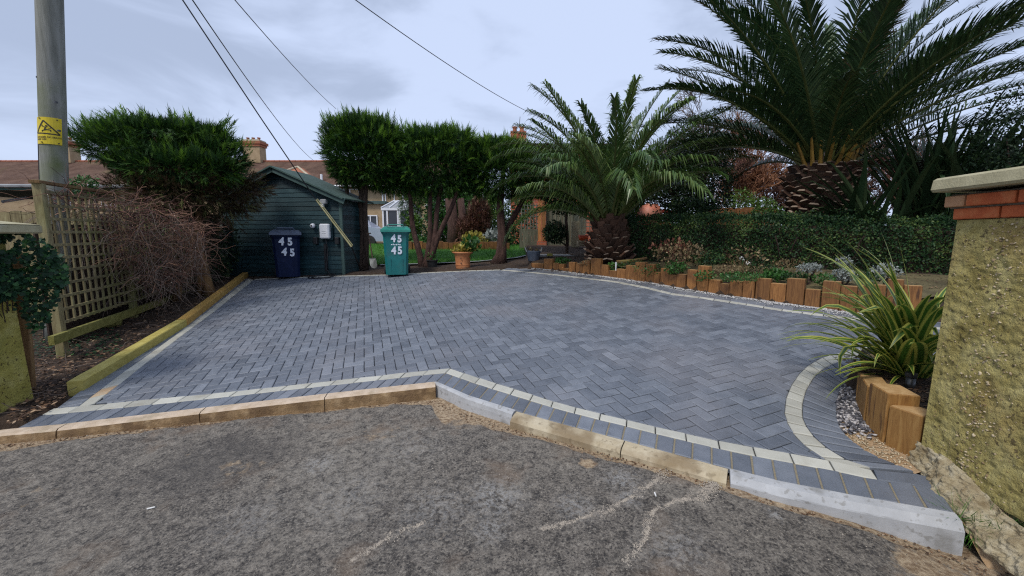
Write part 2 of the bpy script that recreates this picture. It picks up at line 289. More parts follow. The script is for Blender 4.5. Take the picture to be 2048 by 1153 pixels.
# worn asphalt: aggregate, pale stains, sand (attribute), cracks
def asphalt():
    m = bpy.data.materials.new('worn_asphalt'); m.use_nodes = True
    t = m.node_tree; t.nodes.clear(); lk = t.links.new
    o = t.nodes.new('ShaderNodeOutputMaterial'); p = t.nodes.new('ShaderNodeBsdfPrincipled'); p.inputs['Roughness'].default_value = .85
    tcn = t.nodes.new('ShaderNodeTexCoord')
    def noise_(scale, detail=4, rough=.6, vec=None, dist=0):
        n = t.nodes.new('ShaderNodeTexNoise'); n.inputs['Scale'].default_value = scale; n.inputs['Detail'].default_value = detail
        n.inputs['Roughness'].default_value = rough; n.inputs['Distortion'].default_value = dist; lk(vec or tcn.outputs['Object'], n.inputs['Vector']); return n.outputs['Fac']
    def mrange(x, a, b, c=0, d=1):
        n = t.nodes.new('ShaderNodeMapRange'); n.inputs[1].default_value = a; n.inputs[2].default_value = b; n.inputs[3].default_value = c; n.inputs[4].default_value = d
        lk(x, n.inputs[0]); return n.outputs[0]
    def mixc(f, a, b):
        n = t.nodes.new('ShaderNodeMix'); n.data_type = 'RGBA'; lk(f, n.inputs[0])
        for s, v in ((6, a), (7, b)):
            if isinstance(v, tuple): n.inputs[s].default_value = (*v, 1)
            else: lk(v, n.inputs[s])
        return n.outputs[2]
    def math_(op, a, b):
        n = t.nodes.new('ShaderNodeMath'); n.operation = op
        for i, v in ((0, a), (1, b)):
            if isinstance(v, (int, float)): n.inputs[i].default_value = v
            else: lk(v, n.inputs[i])
        return n.outputs[0]
    fine = noise_(75, 5, .75); mid = noise_(17, 8, .78, dist=.5); big = noise_(1.1, 4, .55); big2 = noise_(.55, 3, .5)
    c = mixc(mrange(mid, .39, .61), (.058, .050, .043), (.25, .218, .18))
    c = mixc(mrange(fine, .53, .63, 0, .8), c, (.37, .33, .27))
    c = mixc(mrange(fine, .46, .38), c, (.020, .019, .020))
    c = mixc(math_('MULTIPLY', mrange(big, .46, .62, 0, .55), mrange(mid, .38, .64)), c, (.34, .305, .25)); c = mixc(mrange(noise_(2.1, 5, .6), .56, .68, 0, .5), c, (.21, .145, .095)); c = mixc(mrange(big2, .42, .34, 0, .5), c, (.075, .068, .062))          # dusty pale areas
    vor = t.nodes.new('ShaderNodeTexVoronoi'); vor.inputs['Scale'].default_value = 60; lk(tcn.outputs['Object'], vor.inputs['Vector'])
    chips = math_('MULTIPLY', mrange(vor.outputs['Distance'], .30, .18), mrange(mid, .52, .60))
    c = mixc(math_('MULTIPLY', chips, .6), c, (.42, .38, .32))
    # white scuffs where the attribute says so
    st = t.nodes.new('ShaderNodeAttribute'); st.attribute_name = 'stain'
    c = mixc(math_('MULTIPLY', math_('MULTIPLY', st.outputs['Fac'], .75), mrange(noise_(34, 6, .8), .46, .55)), c, (.42, .41, .39))
    sd = t.nodes.new('ShaderNodeAttribute'); sd.attribute_name = 'sand'
    sandc = mixc(mrange(noise_(45, 4), .38, .62), (.23, .15, .085), (.50, .385, .25))
    sandf = mrange(math_('ADD', sd.outputs['Fac'], math_('MULTIPLY', math_('SUBTRACT', noise_(14, 5, .65), .5), .9)), .42, .60)
    c = mixc(sandf, c, sandc)
    cr = t.nodes.new('ShaderNodeAttribute'); cr.attribute_name = 'crack'
    crf = mrange(math_('ADD', cr.outputs['Fac'], math_('MULTIPLY', math_('SUBTRACT', noise_(40, 4, .7), .5), 1.1)), .40, .62)
    c = mixc(crf, c, (.40, .33, .24))
    lk(c, p.inputs['Base Color'])
    h = math_('ADD', math_('MULTIPLY', mid, 1.0), math_('MULTIPLY', fine, .45))
    b = t.nodes.new('ShaderNodeBump'); b.inputs['Strength'].default_value = 1.0; b.inputs['Distance'].default_value = .022
    lk(h, b.inputs['Height']); lk(b.outputs[0], p.inputs['Normal']); lk(p.outputs[0], o.inputs['Surface'])
    return m
M['asphalt'] = asphalt()

# ------------------------------------------------------------------ object helpers
def tag(o, label=None, cat=None, group=None, kind=None):
    if label: o['label'] = label
    if cat: o['category'] = cat
    if group: o['group'] = group
    if kind: o['kind'] = kind
    return o
def thing(name, label, cat, loc=(0, 0, 0), group=None, rz=0):
    o = bpy.data.objects.new(name, None); COL.objects.link(o); o.location = loc; o.rotation_euler = (0, 0, rz)
    o.empty_display_size = .1
    return tag(o, label, cat, group)
def root_of(o):
    p = Vector((0, 0, 0))
    while o is not None: p += o.location; o = o.parent
    return p
def link(name, me, parent=None, loc=(0, 0, 0)):
    o = bpy.data.objects.new(name, me); COL.objects.link(o); o.location = loc
    if parent is not None: o.parent = parent
    return o
def set_attr(me, name, vals):
    a = me.attributes.new(name, 'FLOAT', 'POINT'); a.data.foreach_set('value', np.asarray(vals, dtype=np.float32))

class MB:
    """collects shapes; build() links them as one mesh object. world=True: coordinates are world coordinates"""
    def __init__(s): s.v = []; s.f = []; s.m = []; s.t = []; s.mi = 0; s.tv = .5
    def add(s, vs, fs):
        b = len(s.v); s.v += [tuple(p) for p in vs]; s.t += [s.tv] * len(vs)
        s.f += [tuple(i + b for i in f) for f in fs]; s.m += [s.mi] * len(fs)
    def box(s, c, size, rz=0, rot=None, taper=1.0, bev=0.0):
        x, y, z = [q / 2 for q in size]
        R = rot if rot is not None else Matrix.Rotation(rz, 3, 'Z')
        c = Vector(c)
        if bev <= 0:
            P = [(-x, -y, -z), (x, -y, -z), (x, y, -z), (-x, y, -z), (-x * taper, -y * taper, z), (x * taper, -y * taper, z), (x * taper, y * taper, z), (-x * taper, y * taper, z)]
            s.add([c + R @ Vector(p) for p in P], [(0, 3, 2, 1), (4, 5, 6, 7), (0, 1, 5, 4), (1, 2, 6, 5), (2, 3, 7, 6), (3, 0, 4, 7)])
        else:
            b = min(bev, x * .45, y * .45, z * .45)
            def ringp(xx, yy, zz, i): return [(-xx + i, -yy, zz), (xx - i, -yy, zz), (xx, -yy + i, zz), (xx, yy - i, zz), (xx - i, yy, zz), (-xx + i, yy, zz), (-xx, yy - i, zz), (-xx, -yy + i, zz)]
            rings = [ringp(x - b, y - b, -z, b * .5), ringp(x, y, -z + b, b), ringp(x, y, z - b, b), ringp(x - b, y - b, z, b * .5)]
            V = [c + R @ Vector(p) for r in rings for p in r]
            Fc = [tuple(range(7, -1, -1)), tuple(range(24, 32))]
            for k in range(3):
                for i in range(8):
                    j = (i + 1) % 8; Fc.append((k * 8 + i, k * 8 + j, k * 8 + 8 + j, k * 8 + 8 + i))
            s.add(V, Fc)
    def tube(s, pts, rad, sides=6, cap=True):
        pts = [Vector(p) for p in pts]; n = len(pts)
        rads = rad if isinstance(rad, (list, tuple)) else [rad] * n
        V = []; up = Vector((0, 0, 1)); prev = None
        for i, p in enumerate(pts):
            d = (pts[min(i + 1, n - 1)] - pts[max(i - 1, 0)]).normalized()
            if prev is None:
                a = d.orthogonal().normalized()
            else:
                a = (prev - d * prev.dot(d))
                a = a.normalized() if a.length > 1e-5 else d.orthogonal().normalized()
            prev = a; b = d.cross(a)
            for k in range(sides):
                th = 2 * math.pi * k / sides; V.append(p + (a * math.cos(th) + b * math.sin(th)) * rads[i])
        Fc = []
        for i in range(n - 1):
            for k in range(sides):
                j = (k + 1) % sides; Fc.append((i * sides + k, i * sides + j, (i + 1) * sides + j, (i + 1) * sides + k))
        if cap: Fc += [tuple(range(sides - 1, -1, -1)), tuple(range((n - 1) * sides, n * sides))]
        s.add(V, Fc)
    def lathe(s, c, prof, sides=20, wob=0.0, sx=1, sy=1):
        V = []; c = Vector(c)
        for r, z in prof:
            for k in range(sides):
                th = 2 * math.pi * k / sides; q = r * (1 + rnd(-wob, wob)); V.append(c + Vector((q * math.cos(th) * sx, q * math.sin(th) * sy, z)))
        n = len(prof); Fc = []
        for i in range(n - 1):
            for k in range(sides):
                j = (k + 1) % sides; Fc.append((i * sides + k, i * sides + j, (i + 1) * sides + j, (i + 1) * sides + k))
        Fc += [tuple(range(sides - 1, -1, -1)), tuple(range((n - 1) * sides, n * sides))]
        s.add(V, Fc)
    def prism(s, poly, z0, z1, ax='z', inset=0.0):
        n = len(poly)
        def P(p, t):
            return (p[0], p[1], t) if ax == 'z' else (p[0], t, p[1])
        s.add([P(p, z0) for p in poly] + [P(p, z1) for p in poly],
              [tuple(range(n - 1, -1, -1)), tuple(range(n, 2 * n))] + [(i, (i + 1) % n, n + (i + 1) % n, n + i) for i in range(n)])
    def build(s, name, mats, parent=None, world=True, smooth_=False, loc=None):
        me = bpy.data.meshes.new(name)
        off = root_of(parent) if (world and parent is not None) else Vector((0, 0, 0))
        if loc is not None: off = off + Vector(loc) if not world else Vector(loc)
        vs = [(v[0] - off.x, v[1] - off.y, v[2] - off.z) for v in s.v] if world else s.v
        me.from_pydata(vs, [], s.f)
        for m in (mats if isinstance(mats, (list, tuple)) else [mats]): me.materials.append(m)
        me.polygons.foreach_set('material_index', s.m)
        if smooth_: me.polygons.foreach_set('use_smooth', [True] * len(s.f))
        set_attr(me, 'tint', s.t)
        me.validate(); me.update()
        o = link(name, me, parent)
        if loc is not None: o.location = Vector(loc) - (root_of(parent) if parent is not None else Vector((0, 0, 0)))
        return o

def part_box(name, c, size, mat, parent, rz=0, rot=None, bev=0.0, world=True):
    b = MB(); b.box(c, size, rz, rot, bev=bev); return b.build(name, mat, parent, world)

def scatter(name, tmpl, pos, rot, scale, tint, mats, parent=None, mi=None):
    """many small copies of a template, joined in one mesh. tmpl=(V,F) with F all same length; pos (n,3); rot (n,3,3); scale (n,) or (n,3)"""
    V, Fc = np.array(tmpl[0], float), np.array(tmpl[1], int)
    n, k, fl = len(pos), len(V), Fc.shape[1]
    sc = np.asarray(scale, float)
    if sc.ndim == 1: sc = np.repeat(sc[:, None], 3, 1)
    P = np.einsum('nij,nkj->nki', np.asarray(rot), V[None] * sc[:, None, :]) + np.asarray(pos)[:, None, :]
    off = np.array(root_of(parent)) if parent is not None else np.zeros(3)
    P = (P - off).reshape(-1, 3)
    Fa = (Fc[None] + (np.arange(n) * k)[:, None, None]).reshape(-1, fl)
    me = bpy.data.meshes.new(name)
    me.vertices.add(len(P)); me.vertices.foreach_set('co', P.astype(np.float32).ravel())
    me.loops.add(Fa.size); me.loops.foreach_set('vertex_index', Fa.astype(np.int32).ravel())
    me.polygons.add(len(Fa)); me.polygons.foreach_set('loop_start', (np.arange(len(Fa)) * fl).astype(np.int32))
    me.polygons.foreach_set('loop_total', np.full(len(Fa), fl, np.int32))
    me.update(calc_edges=True)
    me.materials.append(mats)
    set_attr(me, 'tint', np.repeat(np.clip(tint, 0, 1), k))
    return link(name, me, parent)

def rots(dirs, roll=None, up=(0, 0, 1)):
    """matrices whose local x axis is dirs, local z near up (rolled)"""
    d = np.asarray(dirs, float); d = d / np.linalg.norm(d, axis=1, keepdims=True)
    upv = np.asarray(up, float); upv = np.broadcast_to(upv, d.shape) + RNG.normal(0, 1e-3, d.shape)
    y = np.cross(upv, d); y /= np.linalg.norm(y, axis=1, keepdims=True) + 1e-9
    z = np.cross(d, y)
    if roll is not None:
        c, s_ = np.cos(roll)[:, None], np.sin(roll)[:, None]
        y, z = y * c + z * s_, z * c - y * s_
    return np.stack([d, y, z], axis=2)
def rand_dirs(n, zmin=-1, zmax=1):
    z = RNG.uniform(zmin, zmax, n); a = RNG.uniform(0, 2 * np.pi, n); r = np.sqrt(np.maximum(0, 1 - z * z))
    return np.stack([r * np.cos(a), r * np.sin(a), z], 1)

LEAF = ([(0, 0, 0), (.35, .28, .03), (.7, .22, .02), (1, 0, -.06), (.7, -.22, .02), (.35, -.28, .03), (.5, 0, -.04)], [(0, 5, 6), (5, 4, 6), (4, 3, 6), (3, 2, 6), (2, 1, 6), (1, 0, 6)])
LEAF_S = ([(0, 0, 0), (.5, .28, .03), (1, 0, 0), (.5, -.28, .03)], [(0, 3, 2), (0, 2, 1)])
IVYL = ([(0, 0, 0), (.1, .38, .02), (.45, .45, .0), (.6, .2, .02), (1, 0, -.05), (.6, -.2, .02), (.45, -.45, 0), (.1, -.38, .02), (.4, 0, -.05)],
        [(0, 8, 1), (1, 8, 2), (2, 8, 3), (3, 8, 4), (4, 8, 5), (5, 8, 6), (6, 8, 7), (7, 8, 0)])
def spray_t(nb=7, w=.055):
    V = []; Fc = []
    for k in range(nb):
        t = k / (nb - 1); side = 1 if k % 2 else -1
        x0 = .1 + .6 * t; ang = side * (.75 - .35 * t); ln = .42 * (1 - .45 * t)
        if k == nb - 1: ang = 0; ln = .42
        c, s_ = math.cos(ang), math.sin(ang)
        b = len(V)
        V += [(x0 - w * s_ - .05 * c, w * c - .05 * s_, 0), (x0 + w * s_ - .05 * c, -w * c - .05 * s_, 0), (x0 + ln * c, ln * s_, .08 * (1 if k % 3 else -1))]
        Fc.append((b, b + 1, b + 2))
    b = len(V); V += [(-.1, .02, 0), (-.1, -.02, 0), (.75, 0, 0.02)]; Fc.append((b, b + 1, b + 2))
    return V, Fc
SPRAY = spray_t(10, .036)
BLADE = ([(0, -.5, 0), (0, .5, 0), (1, 0, .15)], [(0, 1, 2)])
def ico_t():
    bm = bmesh.new(); bmesh.ops.create_icosphere(bm, subdivisions=1, radius=1)
    V = [tuple(v.co * rnd(.8, 1.15)) for v in bm.verts]; Fc = [tuple(v.index for v in f.verts) for f in bm.faces]; bm.free(); return V, Fc
PEBBLE = ico_t()
def oct_t(): return ([(1, 0, 0), (-1, 0, 0), (0, 1, 0), (0, -1, 0), (0, 0, 1), (0, 0, -1)], [(0, 2, 4), (2, 1, 4), (1, 3, 4), (3, 0, 4), (2, 0, 5), (1, 2, 5), (3, 1, 5), (0, 3, 5)])
PEB8 = oct_t()

# ------------------------------------------------------------------ the drive: outlines measured on its sloping plane
FL_OUT = [(-3.93, 3.055), (-3.609, 3.087), (-2.585, 3.262), (-1.6, 3.425), (-.69, 3.565)]
FL_IN = [(-3.98, 3.375), (-3.55, 3.42), (-3.242, 3.462), (-2.53, 3.552), (-1.716, 3.685), (-.916, 3.815), (-.606, 3.858)]
FR_OUT = [(-.69, 3.565), (-.36, 3.27), (.016, 3.011), (.36, 2.80), (.70, 2.60), (1.023, 2.404), (1.283, 2.245), (1.5, 2.125), (1.802, 2.0), (2.193, 1.854)]
FR_IN = [(-.606, 3.858), (-.414, 3.697), (-.066, 3.44), (.321, 3.135), (.64, 2.93), (.973, 2.735), (1.303, 2.545), (1.68, 2.382), (1.869, 2.305)]
RG_OUT = [d2(*p) for p in [(1960, 668), (1850, 676), (1780, 684), (1720, 697), (1653, 712), (1624, 725), (1600, 745.5), (1583, 770), (1572.5, 795), (1569, 826), (1576, 848), (1592, 874), (1618, 898), (1650, 918), (1700, 933)]]
RG_IN = [d2(*p) for p in [(1940, 712), (1850, 722), (1780, 732), (1722, 748), (1697, 760), (1682, 775), (1673, 806), (1675, 838), (1681, 855), (1696, 874), (1722, 895), (1743, 907), (1765, 917), (1790, 927), (1831, 943)]]
LS_OUT = [d2(*p) for p in [(150, 818), (203, 777), (240, 749), (305, 703), (340, 678), (420, 619), (497, 558)]]
LS_IN = [d2(*p) for p in [(190, 806), (218, 784), (251, 759), (291, 727), (329, 698), (367, 669), (430, 622), (507, 560)]]
BK_IN = [d2(*p) for p in [(507, 560), (640, 554.5), (770, 551), (860, 546.5), (930, 543), (1000, 541)]]
RT_IN = [d2(*p) for p in [(1000, 541), (1060, 546), (1110, 551), (1230, 565), (1290, 577), (1340, 589.5), (1400, 597), (1480, 609), (1560, 622), (1640, 632), (1760, 646), (1900, 662)]]

def offset_line(line, dist):
    out = []
    n = len(line)
    for i, p in enumerate(line):
        a = line[max(0, i - 1)]; b = line[min(n - 1, i + 1)]
        dx, dy = b[0] - a[0], b[1] - a[1]; l = math.hypot(dx, dy)
        out.append((p[0] - dy / l * dist, p[1] + dx / l * dist))
    return out
BK_OUT = offset_line(BK_IN, .10)
RT_OUT = offset_line(RT_IN, .10)
RT_OUT2 = offset_line(RT_IN, .31)
def resample(line, n):
    L_ = [0]
    for a, b in zip(line, line[1:]): L_.append(L_[-1] + math.hypot(b[0] - a[0], b[1] - a[1]))
    out = []
    for k in range(n + 1):
        s = L_[-1] * k / n; i = 0
        while i < len(L_) - 2 and L_[i + 1] < s: i += 1
        t = (s - L_[i]) / (L_[i + 1] - L_[i])
        out.append((line[i][0] + (line[i + 1][0] - line[i][0]) * t, line[i][1] + (line[i + 1][1] - line[i][1]) * t))
    return out
def length(line): return sum(math.hypot(b[0] - a[0], b[1] - a[1]) for a, b in zip(line, line[1:]))
def inside(p, poly):
    x, y = p; c = False; n = len(poly); j = n - 1
    for i in range(n):
        xi, yi = poly[i]; xj, yj = poly[j]
        if (yi > y) != (yj > y) and x < (xj - xi) * (y - yi) / (yj - yi) + xi: c = not c
        j = i
    return c
def line_y(line, x):
    for a, b in zip(line, line[1:]):
        if a[0] <= x <= b[0]: return a[1] + (b[1] - a[1]) * (x - a[0]) / (b[0] - a[0])
    return line[0][1] if x < line[0][0] else line[-1][1]

DRIVE = FL_OUT + FR_OUT[1:] + [(2.30, 2.10)] + RG_IN[::-1] + RT_OUT2[::-1] + BK_OUT[::-1] + offset_line(LS_OUT, .17)[::-1]
FIELD = FL_IN[1:] + FR_IN[1:] + RG_OUT[::-1][1:] + RT_IN[::-1] + BK_IN[::-1][1:] + LS_IN[::-1][1:-1] + [d2(205, 795)]

# ------------------------------------------------------------------ kerb and road
KERB = [(-9.5, 2.15), (-7.0, 2.56), (-5.2, 2.86)] + FL_OUT + FR_OUT[1:]
KX = [-9.5, -5.2, -3.5, -2.6, -1.6, -.75, .05, 1.25, 1.7, 2.1, 2.6, 6]
KD = [.05, .05, .055, .068, .088, .105, .075, .045, .07, .135, .16, .2]
def kdrop(x): return float(np.interp(x, KX, KD))
def ky(x): return line_y([(-60, -6.3)] + KERB + [(2.6, 1.62), (6, .2), (60, -20)], x)
def road_z(x, y):
    k = ky(x)
    return zd(x, k) - kdrop(x) - .050 * (k - y) + .0
def build_road():
    xs = np.concatenate([np.arange(-60, -9, 3.0), np.arange(-9, -5, .12), np.arange(-5, 4.2, .026), np.arange(4.2, 9, .12), np.arange(9, 61, 3.0)])
    ts = np.concatenate([[-.14], np.arange(-.10, 2.9, .026), np.arange(2.9, 6, .15), np.arange(6, 40, 3.0)])   # distance from the kerb line towards the camera
    V = []; sand = []; stain = []; crack = []
    cracks = []
    def zc(pts): return [d2r(*p) for p in pts]
    def d2r(px, py):
        p = drv(px, py, -.08); return (p.x, p.y)
    global CRACKS
    CRACKS = cracks = [zc([(1250, 1153), (1285, 1100), (1305, 1040), (1330, 1025), (1400, 1005), (1425, 985)]), zc([(1085, 1082), (1160, 1062), (1230, 1030), (1330, 960)]),
              zc([(1350, 1018), (1395, 1013), (1432, 985), (1420, 975)]), zc([(700, 1150), (760, 1112), (850, 1060)])]
    segs = [(a, b) for c in cracks for a, b in zip(c, c[1:])]
    stains = [(d2r(990, 1010), .16, .9), (d2r(980, 1080), .09, .8), (d2r(1150, 1030), .10, .8), (d2r(1240, 970), .11, .9), (d2r(1255, 1010), .06, 1), (d2r(870, 1035), .22, .5), (d2r(640, 940), .12, .7), (d2r(1548, 1045), .035, 1.4), (d2r(700, 1010), .25, .4), (d2r(500, 1060), .2, .4), (d2r(820, 900), .3, .3), (d2r(1350, 1120), .15, .5)]
    sands = [(d2r(1175, 935), .075, 1.0), (d2r(930, 838), .26, .7), (d2r(760, 870), .3, .55), (d2r(480, 950), .32, .55), (d2r(1880, 1150), .22, 1.1), (d2r(380, 930), .25, .45), (d2r(560, 1030), .2, .35), (d2r(60, 1010), .35, .45), (d2r(890, 1090), .12, .55)]
    for i, x in enumerate(xs):
        k = ky(x)
        w = float(np.interp(x, [-9, -3.9, -2.6, -1.5, -.9, -.55, -.1, .4, .9, 1.4, 1.9, 2.3, 3], [.22, .12, .055, .035, .08, .26, .09, .09, .11, .07, .13, .25, .5]))
        w *= 1 + .55 * noise.noise(Vector((x * 3.1, 1.7, 0))) + .35 * noise.noise(Vector((x * 11, 3.3, 0)))
        for t in ts:
            y = k - .1 - t; z = road_z(x, y)
            sv = 0.0
            if -6 < x < 5:
                sv = 1 - smooth(w * .6, w * 1.25, t + .012 * noise.noise(Vector((x * 30, y * 30, 0))))
                z += -.016 * sv + .006 * noise.noise(Vector((x * 9, y * 9, 0))) + .0035 * noise.noise(Vector((x * 30, y * 30, 2))) + .012 * noise.noise(Vector((x * 2.2, y * 2.2, 5)))
            q = 0.0; cc = 0.0
            if 0 < t < 3:
                for (cx_, cy_), r, s in stains:
                    d = math.hypot(x - cx_, (y - cy_)) / r
                    if d < 2: q = max(q, s * math.exp(-d * d * 1.2))
                for (cx_, cy_), r, s in sands:
                    d = math.hypot(x - cx_, (y - cy_)) / r
                    if d < 2: sv = max(sv, s * math.exp(-d * d * 1.1) * .8)
                if x > .0 or y < 2.2:
                    wx = x + .02 * noise.noise(Vector((x * 12, y * 12, 9))); wy = y + .02 * noise.noise(Vector((x * 12, y * 12, 19)))
                    for (ax, ay), (bx, by) in segs:
                        dx, dy = bx - ax, by - ay; u = max(0, min(1, ((wx - ax) * dx + (wy - ay) * dy) / (dx * dx + dy * dy)))
                        d = math.hypot(wx - ax - dx * u, wy - ay - dy * u)
                        if d < .012: cc = max(cc, .35 - d / .030)
            V.append((x, y, z)); sand.append(sv); stain.append(min(1, q)); crack.append(max(0, cc))
    nt_ = len(ts); Fc = []
    for i in range(len(xs) - 1):
        for j in range(nt_ - 1):
            a = i * nt_ + j; Fc.append((a, a + 1, a + nt_ + 1, a + nt_))
    me = bpy.data.meshes.new('road'); me.from_pydata(V, [], Fc); me.materials.append(M['asphalt'])
    set_attr(me, 'sand', sand); set_attr(me, 'stain', stain); set_attr(me, 'crack', crack)
    me.polygons.foreach_set('use_smooth', [True] * len(Fc)); me.update()
    o = link('road', me); tag(o, 'worn grey asphalt road with pale patches and cracks below the kerb', kind='structure')
build_road()

kerb = thing('kerb', 'kerb line between the asphalt road and the block paved drive', None); kerb['kind'] = 'structure'
def kerb_stone(a, b, prof_a, prof_b, mats, nseg=6, gap=.004, chip=.0):
    """a stone along the kerb line from arc position a to b (points), profile (offset outward, dz, material index)"""
    pts = resample([a, b] if isinstance(a[0], float) else a, nseg)
    dx, dy = pts[-1][0] - pts[0][0], pts[-1][1] - pts[0][1]; l = math.hypot(dx, dy); ux, uy = dx / l, dy / l
    pts[0] = (pts[0][0] + ux * gap, pts[0][1] + uy * gap); pts[-1] = (pts[-1][0] - ux * gap, pts[-1][1] - uy * gap)
    nx, ny = uy, -ux
    m = MB(); V = []; K = len(prof_a)
    for i, p in enumerate(pts):
        t = i / (len(pts) - 1)
        for j, (pa, pb) in enumerate(zip(prof_a, prof_b)):
            o_ = pa[0] * (1 - t) + pb[0] * t; dz = pa[1] * (1 - t) + pb[1] * t
            w = (rnd(-chip, chip) + .004 * noise.noise(Vector((p[0] * 14, j * 3.1, 1))) - .010 * max(0, noise.noise(Vector((p[0] * 22, j * .9, 7))) - .32)) if 0 < j < K - 1 else 0
            V.append((p[0] + nx * (o_ + w), p[1] + ny * (o_ + w), zd(*p) + dz + w * .6))
    Fs = []; ms = []
    for i in range(len(pts) - 1):
        for j in range(K - 1):
            Fs.append((i * K + j, (i + 1) * K + j, (i + 1) * K + j + 1, i * K + j + 1)); ms.append(prof_a[j][2])
    Fs += [tuple(range(K)), tuple(range(len(pts) * K - 1, (len(pts) - 1) * K - 1, -1))]; ms += [1, 1]
    m.v = V; m.f = Fs; m.m = ms; m.t = [.5] * len(V)
    return m.build('kerb_stone', mats, kerb)
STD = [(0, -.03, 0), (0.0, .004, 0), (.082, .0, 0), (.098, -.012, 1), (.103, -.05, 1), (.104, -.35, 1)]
WH = [(0, -.03, 0), (0, .006, 0), (.02, .004, 0), (.034, -.008, 1), (.036, -.06, 1), (.037, -.35, 1)]
WHB = [(0, -.03, 0), (0, .006, 0), (.03, .002, 0), (.05, -.012, 1), (.054, -.04, 1), (.055, -.35, 1)]
NOSE = [(0, -.03, 0), (0, -.004, 0), (.035, -.008, 0), (.08, -.022, 0), (.10, -.045, 1), (.106, -.35, 1)]
WR = [(0, -.03, 0), (0, .002, 0), (.058, -.004, 0), (.088, -.034, 0), (.092, -.040, 1), (.095, -.35, 1)]
def pt_at(px, line=KERB):
    """point of the kerb line seen at pixel column px"""
    best = None
    for a, b in zip(line, line[1:]):
        for k in range(60):
            t = k / 60; x, y = a[0] + (b[0] - a[0]) * t, a[1] + (b[1] - a[1]) * t
            q = y * math.cos(PITCH) - (zd(x, y) - 1.6) * math.sin(PITCH)
            e = abs(CX + F_PX * x / q - px)
            if best is None or e < best[0]: best = (e, x, y)
    return (best[1], best[2])
def between(xa, xb):
    return [(xa, ky(xa))] + [p for p in KERB if xa + .02 < p[0] < xb - .02] + [(xb, ky(xb))]
jx = [-9.4, -8.3, -7.2, -6.2, -5.2, -4.3, pt_at(136)[0], pt_at(411)[0], pt_at(657)[0], -.69]
for a, b in zip(jx, jx[1:]):
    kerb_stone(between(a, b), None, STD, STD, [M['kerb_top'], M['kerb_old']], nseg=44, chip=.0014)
x1, x2, x3 = pt_at(1033)[0], pt_at(1250)[0], pt_at(1457)[0]
kerb_stone(between(-.69, x1), None, WH, WHB, [M['kerb_new'], M['kerb_new']], nseg=40, chip=.0004)
kerb_stone(between(x1, x2), None, NOSE, NOSE, [M['kerb_nose'], M['kerb_nose']], nseg=36, chip=.0008)
kerb_stone(between(x2, x3), None, NOSE, NOSE, [M['kerb_nose'], M['kerb_nose']], nseg=36, chip=.0008)
kerb_stone(between(x3, 2.193), None, WR, WR, [M['kerb_new'], M['kerb_new']], nseg=40, chip=.0004)

# ------------------------------------------------------------------ pavers
def drive_bed():
    m = MB(); V = [(p[0], p[1], zd(*p) - .016) for p in DRIVE]
    m.add(V, [tuple(range(len(V)))])
    o = m.build('driveway', M['paver_bed']); tag(o, 'block paved drive of charcoal herringbone bricks with cream border lines', kind='structure'); return o
drive = drive_bed()
def clip(poly, a, b):
    """keep the part of poly on the left of a->b"""
    out = []; n = len(poly)
    def side(p): return (b[0] - a[0]) * (p[1] - a[1]) - (b[1] - a[1]) * (p[0] - a[0])
    for i in range(n):
        p, q = poly[i], poly[(i + 1) % n]; sp, sq = side(p), side(q)
        if sp >= 0: out.append(p)
        if (sp > 0 and sq < 0) or (sp < 0 and sq > 0):
            t = sp / (sp - sq); out.append((p[0] + (q[0] - p[0]) * t, p[1] + (q[1] - p[1]) * t))
    return out
def area(p): return .5 * sum(p[i][0] * p[(i + 1) % len(p)][1] - p[(i + 1) % len(p)][0] * p[i][1] for i in range(len(p)))
def cleanp(p):
    out = []
    for q in p:
        if not out or math.hypot(q[0] - out[-1][0], q[1] - out[-1][1]) > .002: out.append(q)
    if len(out) > 2 and math.hypot(out[0][0] - out[-1][0], out[0][1] - out[-1][1]) < .002: out.pop()
    return out
def block_geo(mb, poly, dz=0.0, tx=0.0, ty=0.0, depth=.03, ch=.0045):
    """a paver: chamfered top face of the outline poly (counter-clockwise, world xy) on the slope"""
    poly = cleanp(poly)
    if len(poly) < 3: return
    if area(poly) < 0: poly = poly[::-1]
    cx_ = sum(p[0] for p in poly) / len(poly); cy_ = sum(p[1] for p in poly) / len(poly)
    n = len(poly); V = []
    def zz(x, y, o): return zd(x, y) + dz + o + tx * (x - cx_) + ty * (y - cy_)
    for p in poly: V.append((p[0], p[1], zz(*p, -depth)))
    for p in poly: V.append((p[0], p[1], zz(*p, -ch)))
    W = ch * 1.35
    for i in range(n):
        a, p, b = poly[i - 1], poly[i], poly[(i + 1) % n]
        e1 = (p[0] - a[0], p[1] - a[1]); e2 = (b[0] - p[0], b[1] - p[1]); l1 = math.hypot(*e1) + 1e-9; l2 = math.hypot(*e2) + 1e-9
        n1 = (-e1[1] / l1, e1[0] / l1); n2 = (-e2[1] / l2, e2[0] / l2); dn = 1 + n1[0] * n2[0] + n1[1] * n2[1]
        if dn > .5 and min(l1, l2) > .02: q = (p[0] + (n1[0] + n2[0]) * W / dn, p[1] + (n1[1] + n2[1]) * W / dn)
        else:
            dx, dy = cx_ - p[0], cy_ - p[1]; l = math.hypot(dx, dy) + 1e-6; k = min(W, l * .3) / l; q = (p[0] + dx * k, p[1] + dy * k)
        V.append((*q, zz(*q, 0)))
    Fc = [tuple(range(2 * n, 3 * n))]
    for r in (0, 1):
        for i in range(n): j = (i + 1) % n; Fc.append((r * n + i, r * n + j, (r + 1) * n + j, (r + 1) * n + i))
    mb.add(V, Fc)
pieces = []          # (name, outline, material key, jitter)
def lerp2(a, b, t): return (a[0] + (b[0] - a[0]) * t, a[1] + (b[1] - a[1]) * t)
